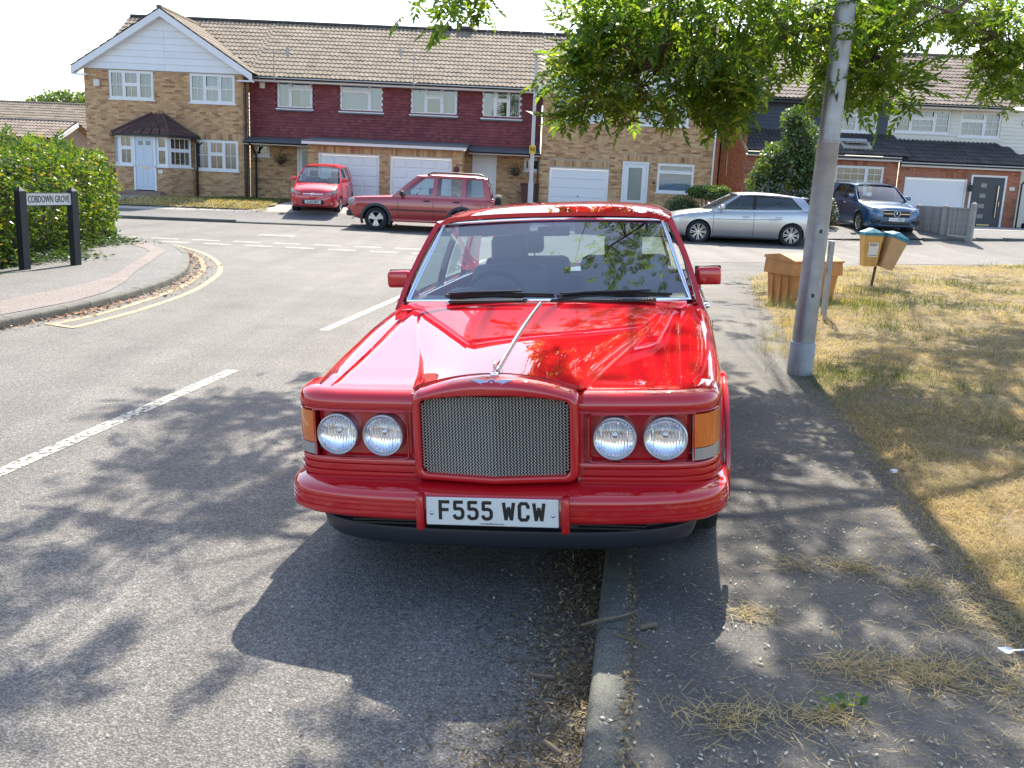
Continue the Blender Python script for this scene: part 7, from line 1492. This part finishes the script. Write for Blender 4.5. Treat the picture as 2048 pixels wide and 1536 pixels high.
leafy('garden_tree', 'tall leafy garden shrub between the two brick houses, right of the slit window', 'tree', [(9.0, 33.6, 2.5, .85, .7, .85), (9.6, 33.6, 3.3, .6, .6, .7), (8.5, 33.7, 1.9, .6, .5, .6), (9.9, 33.5, 1.9, .5, .5, .7), (9.3, 33.7, 4.0, .45, .45, .5), (9.8, 33.8, 2.7, .5, .5, .6)], M_['leaf_far'], .12, 260, .62, [([(9.1, 33.7, .4), (9.15, 33.7, 1.6), (9.3, 33.7, 3.2)], [.07, .05, .02]), ([(9.2, 33.6, .4), (9.6, 33.6, 2.0), (9.8, 33.6, 3.0)], [.05, .04, .015])], seed=4)
leafy('laurel_hedge', 'grey-green laurel hedge behind the silver hatchback roof', 'hedge', [(8.6, 33.0, 1.1, .75, .5, .75), (9.6, 33.0, 1.05, .75, .5, .7), (10.4, 33.2, .95, .5, .5, .62)], M_['leaf_grey'], .10, 420, .78, seed=5)
leafy('far_tree', 'distant tree behind the low roofs at far left', 'tree', [(-37.5, 80, 5.6, 2.2, 2, 1.5), (-39.5, 80, 5.2, 1.6, 1.6, 1.2), (-36.0, 81, 5.3, 1.4, 1.5, 1.3)], M_['leaf_far'], .34, 34, .7, [([(-37.5, 80, -.1), (-37.5, 80, 5)], [.3, .15])], seed=6, base=(-37.5, 80, 0))
def conifer():
    rg = np.random.RandomState(8); root = thing('pine_tree', 'tall dark pine tree rising behind the dark-clad house roof', 'tree', (18.5, 57, 0)); mb = MB(); mb.tube([(0, 0, -.1), (.1, 0, 8), (0, .1, 17)], [.35, .25, .05], 8); mb.build('trunk', M_['bark'], root); Ps, Ds = [], []; br = MB()
    for k in range(70):
        z = 6.5 + 10 * rg.rand(); a = rg.rand() * 6.283; L = 2.6 * (1 - (z - 6.5) / 12) * (.6 + .6 * rg.rand()); e = Vector((math.cos(a) * L, math.sin(a) * L, z + .25 * L)); br.tube([(0, 0, z), e], [.05, .015], 4, False)
        for _ in range(70): t = .25 + .75 * rg.rand(); Ps.append((e.x * t + .25 * rg.randn(), e.y * t + .25 * rg.randn(), z + .25 * L * t + .2 * rg.randn())); Ds.append((e.x * .3 + rg.randn() * .5, e.y * .3 + rg.randn() * .5, .5 + rg.randn() * .4))
    tag(br.build('branches', M_['bark'], root), kind='stuff'); V, F = place(SIMPLE[0], SIMPLE[1], np.array(Ps), np.array(Ds), .34 * (.6 + .6 * rg.rand(len(Ps))), rg.rand(len(Ps)) * 6.283); tag(npmesh('crown', V, F, leafmat('pine_needles', [(0, (.012, .025, .018)), (1, (.03, .05, .03))], .15, .06), root), kind='stuff')
conifer()
def basket(x, Y, z, label, seed):
    rg = np.random.RandomState(seed); root = thing('hanging_basket', label, 'basket', (x, Y, z), group='hanging baskets on the terrace'); mb = MB(); mb.lathe([(.0001, -.2), (.09, -.16), (.15, -.06), (.16, 0), (.14, 0)], 14); mb.build('basket', M_['browndoor'], root)
    for k in range(3): m2 = MB(); m2.tube([(.15 * math.cos(k * 2.1), .15 * math.sin(k * 2.1), 0), (0, 0, .42)], .004, 4); m2.build('chain', M_['black'], root)
    n = 260; P_ = rg.randn(n, 3) * np.array([.13, .13, .10]) + np.array([0, 0, .02]); V, F = place(SIMPLE[0], SIMPLE[1], P_, rg.randn(n, 3), .06 * (.6 + .8 * rg.rand(n)), rg.rand(n) * 6.28); tag(npmesh('foliage', V, F, M_['leaf_ivy'], root), kind='stuff')
basket(-9.17, 36.9, 2.02, 'hanging basket on the wall left of the small red hatchback', 1); basket(-.21, 36.9, 1.97, 'hanging basket beside the white front door near the street lamp', 2)

# ------------------------------------------------------------------ street furniture
def lathe_obj(mb, prof, n, M=None): mb.lathe(prof, n, M=M)
lp = thing('lamp_post', 'thick grey galvanised steel lamp post on the near pavement edge', 'lamp post', (2.60, 8.42, KH + .0)); lp.rotation_euler = (0, R(.9), 0)
mb = MB(); mb.lathe([(.112, -.05), (.112, .285), (.108, .292), (.1005, .296)], 28); mb.build('base_sleeve', pm('weathered_steel', (.34, .35, .36), .6, .35, var=.2, vs_=8), lp, smooth=40)
mb = MB(); mb.lathe([(.1, .29), (.0945, 1.2), (.0915, 2.02), (.0935, 2.025), (.0935, 2.045), (.089, 2.05), (.086, 3.2), (.07, 8.0)], 28); mb.build('shaft', M_['steel'], lp, smooth=40)
P = []
for z in np.linspace(.62, 1.36, 9):
    t = abs((z - .99) / .37); wd = .046 * (1 - max(0, (t - .78) / .22) ** 2 * .55); P.append([Vector((.1005 * math.sin(a), -.1005 * math.cos(a), z)) for a in np.linspace(-wd / .1, wd / .1, 7)])
mb = MB(); mb.slab(P, -.006); dd = mb.build('access_door', M_['steel'], lp, smooth=30)
for z in (.72, 1.28): mb = MB(); mb.box(-.010, .010, -.110, -.100, z - .016, z + .016); mb.build('door_lock', M_['black'], dd)
mb = MB(); mb.tube(torus_pts(.0885, 24, Matrix.Translation((0, 0, 2.98))), .004, 5, False); mb.build('cable_tie', M_['whitew'], lp)
mb = MB(); mb.box(-.06, .02, -.097, -.094, 2.86, 3.0); mb.build('number_label', M_['greyvent'], lp)
mb = MB(); mb.tube([(0, 0, 7.95), (-.1, 0, 8.3), (-.5, 0, 8.45), (-1.0, 0, 8.48)], .035, 8); mb.build('bracket', M_['steel'], lp, smooth=50); mb = MB(); mb.rbox(-1.6, -.95, -.13, .13, 8.42, 8.56, .05); mb.build('lantern', M_['steel'], lp, smooth=50)
fp = hit(1060, 408); fl = thing('street_lamp', 'slim pale street lamp in front of the right tile-hung house', 'street lamp', (.33, 31.3, hgt(.33, 31.3) + .05))
zt_ = at(1071.6, 110, 31.3).z - fl.location.z; mb = MB(); mb.lathe([(.085, -.1), (.085, 1.3), (.062, 1.36), (.048, zt_)], 14); mb.build('shaft', pm('pale_grey_paint', (.55, .55, .53), .5, var=.12, vs_=5), fl, smooth=40); mb = MB(); mb.rbox(-.13, .13, -.42, .08, zt_ - .02, zt_ + .11, .04); hd = mb.build('lantern', M_['greyvent'], fl, smooth=50); mb = MB(); mb.rbox(-.10, .10, -.38, -.05, zt_ - .05, zt_ - .018, .012); mb.build('lamp_glass', M_['clearlens'], hd, smooth=50)
hs = MB(); hz = at(1064, 299, 31.2); hs.rbox(-.10, .10, -.006, .004, -.125, .125, .003, seg=1); hy = hs.build('hydrant_sign', pm('sign_yellow', (.75, .52, .03), .45), None, loc=(.33, 31.19, hz.z)); tag(hy, 'small yellow hydrant sign with black H on the slim street lamp', 'sign'); link('lettering', textmesh('H', .20, M_['ink'], .001, .006), hy, (0, -.008, 0), (math.pi / 2, 0, 0)); mb = MB(); mb.tube(torus_pts(.09, 14, Matrix.Translation((0, .11, .06))), .006, 4, False); mb.build('strap', M_['steel'], hy)
# street name sign parallel to the road
A_, B_ = gp(50, 538, KH), gp(152, 529, KH); dv = Vector((B_.x - A_.x, B_.y - A_.y)); ln = dv.length; sg = thing('street_name_sign', 'street name sign reading COBDOWN GROVE between two dark posts before the hedge', 'sign', (A_.x, A_.y, KH), math.atan2(dv.y, dv.x))
M_['post'] = pm('dark_recycled_post', (.035, .036, .040), .65, bmp=.1)
for x in (0, ln):
    mb = MB(); mb.box(x - .06, x + .06, -.055, .055, -.1, 1.13); mb.add([(x - .06, -.055, 1.13), (x + .06, -.055, 1.13), (x + .06, .055, 1.13), (x - .06, .055, 1.13), (x, 0, 1.20)], [(0, 1, 4), (1, 2, 4), (2, 3, 4), (3, 0, 4)]); mb.build('post', M_['post'], sg)
mb = MB(); mb.box(.06, ln - .06, -.03, .0, .91, 1.11); mb.build('backboard', M_['post'], sg); mb = MB(); mb.box(.065, ln - .065, -.036, -.031, .925, 1.095); pla = mb.build('name_plate', pm('nameplate_white', (.66, .67, .65), .5, var=.08), sg)
tm = textmesh('COBDOWN GROVE', .115, M_['ink'], .001, .0008); wdt = max(v.co.x for v in tm.vertices) - min(v.co.x for v in tm.vertices); tm.transform(Matrix.Diagonal(((ln - .2) / wdt, 1.25, 1, 1))); link('lettering', tm, pla, (ln / 2, -.0385, 1.008), (math.pi / 2, 0, 0))
# grit bin
M_['grit'] = pm('grit_bin_orange', (.56, .235, .07), .65, var=.3, vs_=4, bmp=.08, rv=.1); M_['gritd'] = pm('grit_bin_lid', (.56, .24, .07), .65, var=.3, vs_=7)
gb_ = gp(1566, 610, KH + .02); gb = thing('grit_bin', 'orange plastic grit bin with sloping lid behind the grey lamp post', 'bin', (gb_.x + .12, gb_.y + .08, KH + .0), R(27)); gb.scale = (.88, .88, .98)
def frust(mb, b, t, z0, z1, M=None): mb.add([(b[0], b[2], z0), (b[1], b[2], z0), (b[1], b[3], z0), (b[0], b[3], z0), (t[0], t[2], z1), (t[1], t[2], z1), (t[1], t[3], z1), (t[0], t[3], z1)], [(3, 2, 1, 0), (4, 5, 6, 7), (0, 1, 5, 4), (1, 2, 6, 5), (2, 3, 7, 6), (3, 0, 4, 7)], 0, M)
mb = MB(); frust(mb, (.06, .94, .05, .58), (.02, .98, .0, .62), 0, .44)
for k in range(3): mb.box(.005, .03, .10 + k * .18, .16 + k * .18, .0, .42)
mb.box(.48, .495, .012, .03, .02, .42); mb.build('body', M_['grit'], gb)
mb = MB(); frust(mb, (-.03, 1.03, -.05, .66), (-.03, 1.03, -.05, .66), .44, .50); frust(mb, (-.03, 1.03, -.05, .66), (-.02, 1.02, -.03, .65), .50, .66); ld = mb.build('lid', M_['grit'], gb)
mb = MB(); mb.add([(-.04, -.06, .655), (1.04, -.06, .655), (1.04, .30, .74), (-.04, .30, .74), (-.04, .67, .70), (1.04, .67, .70), (-.04, -.06, .63), (1.04, -.06, .63), (1.04, .67, .66), (-.04, .67, .66)], [(0, 1, 2, 3), (3, 2, 5, 4), (6, 7, 1, 0), (1, 7, 8, 5, 2), (0, 3, 4, 9, 6), (4, 5, 8, 9)]); mb.build('lid_top', M_['gritd'], ld)
mb = MB(); mb.add([(.25, .02, .6775), (.80, .02, .6775), (.80, .24, .7295), (.25, .24, .7295)], [(0, 1, 2, 3)]); mb.build('lid_label', M_['greyvent'], ld)
# steel frame standing beside it
sf_ = gp(1640, 642, KH + .04); sf = thing('metal_sign_frame', 'low rusty steel frame of two uprights behind the grey lamp post', 'frame', (sf_.x + .05, sf_.y, KH + .02), R(75))
for x, h_ in ((0, 1.0), (.55, .98)): mb = MB(); mb.box(x - .025, x + .025, -.022, .022, -.05, h_); mb.box(x - .03, x + .03, -.027, .027, h_, h_ + .01); mb.build('upright', M_['steel'], sf)
for z in (.60, .90): mb = MB(); mb.box(.025, .525, -.02, -.008, z, z + .045); mb.build('cross_rail', M_['steel'], sf)
# twin dog waste bins on a post
db_ = gp(1742, 574, KH + .05); db = thing('dog_waste_bin', 'pair of tapering orange waste bins with blue lids leaning on one post', 'bin', (db_.x, db_.y, KH + .04)); db.rotation_euler = (0, R(5), R(-4)); db.scale = (.80, .80, .86)
M_['dogbin'] = pm('waste_bin_orange', (.62, .34, .09), .6, var=.18, vs_=6); M_['doglid'] = pm('waste_bin_blue', (.03, .22, .30), .55, var=.35, vs_=12); M_['dogside'] = pm('waste_bin_tan', (.52, .33, .17), .65, var=.15, vs_=5)
mb = MB(); mb.tube([(0, 0, -.1), (0, 0, 1.15)], .03, 8); mb.build('post', M_['browndoor'], db, smooth=50)
for s, mat, ang, yaw in ((-1, 'dogbin', -5, 0), (1, 'dogside', 11, 12)):
    Mk = Matrix.Translation((s * .165 - .02, -.08, .42)) @ Matrix.Rotation(R(ang), 4, 'Y') @ Matrix.Rotation(R(yaw), 4, 'Z')
    mb = MB(); frust(mb, (-.135, .135, -.14, .14), (-.19, .19, -.20, .20), 0, .60, Mk); bn_ = mb.build('bin', M_[mat], db); mb = MB(); frust(mb, (-.20, .20, -.21, .21), (-.20, .20, -.21, .21), .60, .66, Mk); mb.add([Mk @ Vector(p) for p in ((-.21, -.22, .66), (.21, -.22, .66), (.21, .22, .66), (-.21, .22, .66), (0, -.1, .74), (0, .22, .74))], [(0, 1, 4), (1, 2, 5, 4), (2, 3, 5), (3, 0, 4, 5)]); mb.build('lid', M_['doglid'], bn_)
    if s < 0:
        Q = Mk @ Matrix.Translation((.02, -.172, .33)) @ Matrix.Rotation(R(5.2), 4, 'X'); mb = MB(); mb.box(-.10, .10, -.006, -.003, -.14, .14, M=Q); st_ = mb.build('sticker', M_['plate_w'], bn_)
        for k in range(2): mb = MB(); mb.box(-.085, .085 - k * .03, -.0085, -.0075, .105 - k * .028, .118 - k * .028, M=Q); mb.build('sticker_print', M_['ink'], st_)
        mb = MB(); mb.box(-.085, .085, -.0085, -.0075, -.115, -.105, M=Q); mb.build('sticker_print', M_['ink'], st_)
# ribbed concrete fence by the blue car
f0, f1 = hit(1938, 484), hit(1832, 462); M_['fconc'] = pm('fence_concrete', (.36, .33, .29), .9, var=.2, vs_=4, bmp=.3); M_['slatgrey'] = pm('fence_slat_grey', (.30, .28, .26), .85, var=.2, vs_=6, obrand=.18)
fdv = Vector((f1.x - f0.x, f1.y - f0.y)); fl_ = fdv.length; fe = thing('garden_fence', 'low grey slatted fence between concrete posts in front of the white garage door', 'fence', f0, math.atan2(fdv.y, fdv.x))
for k, (x, h_) in enumerate(((0, 1.22), (fl_ * .5, 1.10), (fl_, 1.08))): mb = MB(); mb.box(x - .07, x + .07, -.07, .07, -.3, h_); mb.add([(x - .07, -.07, h_), (x + .07, -.07, h_), (x + .07, .07, h_), (x - .07, .07, h_), (x, 0, h_ + .06)], [(0, 1, 4), (1, 2, 4), (2, 3, 4), (3, 0, 4)]); mb.build('post', M_['fconc'], fe)
for k in range(2):
    a, b = fl_ * k * .5 + .075, fl_ * (k + 1) * .5 - .075; mb = MB(); mb.box(a, b, -.025, .025, -.2, .16); mb.build('gravel_board', M_['fconc'], fe); mb = MB(); mb.box(a, b, -.03, .03, 1.04, 1.08); mb.build('top_rail', M_['fconc'], fe); n = int((b - a) / .06); sm = None
    for j in range(n):
        if sm is None: mb = MB(); mb.box(0, .052, -.012, .012, .165, 1.038); sm = mb.mesh('slat', M_['slatgrey'])
        link('slat', sm, fe, (a + j * (b - a) / n, rnd.uniform(-.012, .012), 0))
def wheelie(x, Y, label, mat, rz=0):
    r_ = thing('wheelie_bin', label, 'bin', (x, Y, hgt(x, Y) + .055), rz); mb = MB(); frust(mb, (-.23, .23, -.25, .25), (-.29, .29, -.34, .34), .06, .96); mb.build('body', M_[mat], r_); mb = MB(); mb.rbox(-.31, .31, -.37, .37, .96, 1.04, .03); mb.build('lid', M_[mat], r_, smooth=50)
    for s in (-1, 1): mb = MB(); mb.lathe([(.0001, -.025), (.1, -.025), (.1, .025), (.0001, .025)], 14, M=Matrix.Translation((s * .26, .26, .1)) @ Matrix.Rotation(math.pi / 2, 4, 'Y')); mb.build('wheel', M_['rubber'], r_)
wheelie(19.4, 36.3, 'brown wheelie bin by the downpipe right of the anthracite door', 'browndoor'); wheelie(.35, 36.9, 'dark wheelie bin behind the street lamp under the small window', 'browndoor', R(90))
# ------------------------------------------------------------------ small things lying about
def lying(name, label, cat, pts, r_, mat, group=None):
    mb = MB(); b = Vector(pts[0]); mb.tube([Vector(p) - b for p in pts], r_, 6); o = mb.build(name, mat, None, smooth=60, loc=b); return tag(o, label, cat, group)
q = lambda px, py, z: gp(px, py, z)
M_['twig'] = pm('dead_twig', (.17, .125, .08), .9, var=.3, vs_=20)
lying('fallen_twig', 'long fallen twig lying across the near kerbstone', 'twig', [q(1163, 1250, KH + .01), q(1200, 1240, KH + .012), q(1240, 1233, KH + .012), q(1276, 1222, KH + .01)], [.004, .007, .006, .003], M_['twig'])
lying('fallen_twig', 'short thick broken twig on the pavement right of the kerb', 'twig', [q(1281, 1255, KH + .01), q(1312, 1249, KH + .01)], [.010, .010], M_['twig'])
lying('fallen_twig', 'pale thin stalk just right of the long twig on the kerb', 'twig', [q(1224, 1266, KH + .006), q(1255, 1277, KH + .01), q(1294, 1294, KH + .006)], .0028, M_['litter'])
lying('fallen_twig', 'stout twig in the gutter near the bottom edge', 'twig', [q(1088, 1482, .03), q(1108, 1497, .035), q(1122, 1508, .03)], [.007, .009, .006], M_['twig'])
lying('fallen_twig', 'twig at the left edge of the gutter litter', 'twig', [q(1060, 1348, .012), q(1085, 1352, .016), q(1110, 1355, .012)], .006, M_['twig'])
lying('fallen_twig', 'curved dry stalk lying on the pavement near the bottom right grass pile', 'twig', [q(1950, 1185, KH + .02), q(1990, 1198, KH + .03), q(2030, 1208, KH + .02)], .005, M_['twig'])
mb = MB(); sp0 = q(2000, 1307, KH + .02); mb.grid([[Vector((x * .024 * math.sqrt(max(0, 1 - (t * 2 - 1) ** 2)) + 0, t * .055 - .01, .004 + .008 * (x * x + (t * 2 - 1) ** 2) )) for x in np.linspace(-1, 1, 7)] for t in np.linspace(.001, .999, 9)]); mb.rbox(-.005, .005, .044, .15, .008, .0115, .0015); tag(mb.build('plastic_spoon', pm('white_plastic', (.62, .66, .68), .35), None, smooth=60, loc=sp0, rot=(0, 0, R(-80))), 'white plastic spoon on the edge of the dry grass', 'spoon')
mb = MB(); lp0 = q(1855, 1096, KH + .012); mb.grid([[Vector((x * .018 * math.sin(math.pi * min(.97, max(.03, t))), t * .085, .010 * math.sin(t * 5) + .008 * x * x)) for x in np.linspace(-1, 1, 5)] for t in np.linspace(0, 1, 8)]); tag(mb.build('fallen_leaf', pm('tan_leaf', (.48, .36, .24), .8), None, smooth=60, loc=lp0, rot=(0, 0, R(-85))), 'curled tan fallen leaf on the pavement beside the verge', 'leaf')
gs = q(1690, 1412, KH + .01); T_ = np.array([(rnd.uniform(-.09, .07), rnd.uniform(-.03, .03), .01 + .02 * rnd.random()) for _ in range(16)]); V, F = place(SIMPLE[0], SIMPLE[1], T_, np.array([(-.8 + rnd.gauss(0, .5), rnd.gauss(0, .6), rnd.gauss(.1, .2)) for _ in range(16)]), np.full(16, .045), np.array([rnd.gauss(0, .5) for _ in range(16)])); o = npmesh('fallen_sprig', V, F, M_['leaf']); o.location = gs; tag(o, 'small fallen sprig of green leaves on the near pavement', 'sprig')
mb = MB(); b0 = q(1787, 945, KH + .06); mb.rbox(-.02, .02, -.012, .012, 0, .018, .003); tag(mb.build('paper_scrap', pm('paper_white', (.7, .72, .78), .7), None, loc=b0, rot=(0, 0, .4)), 'tiny white paper scrap on the dry verge', 'litter')
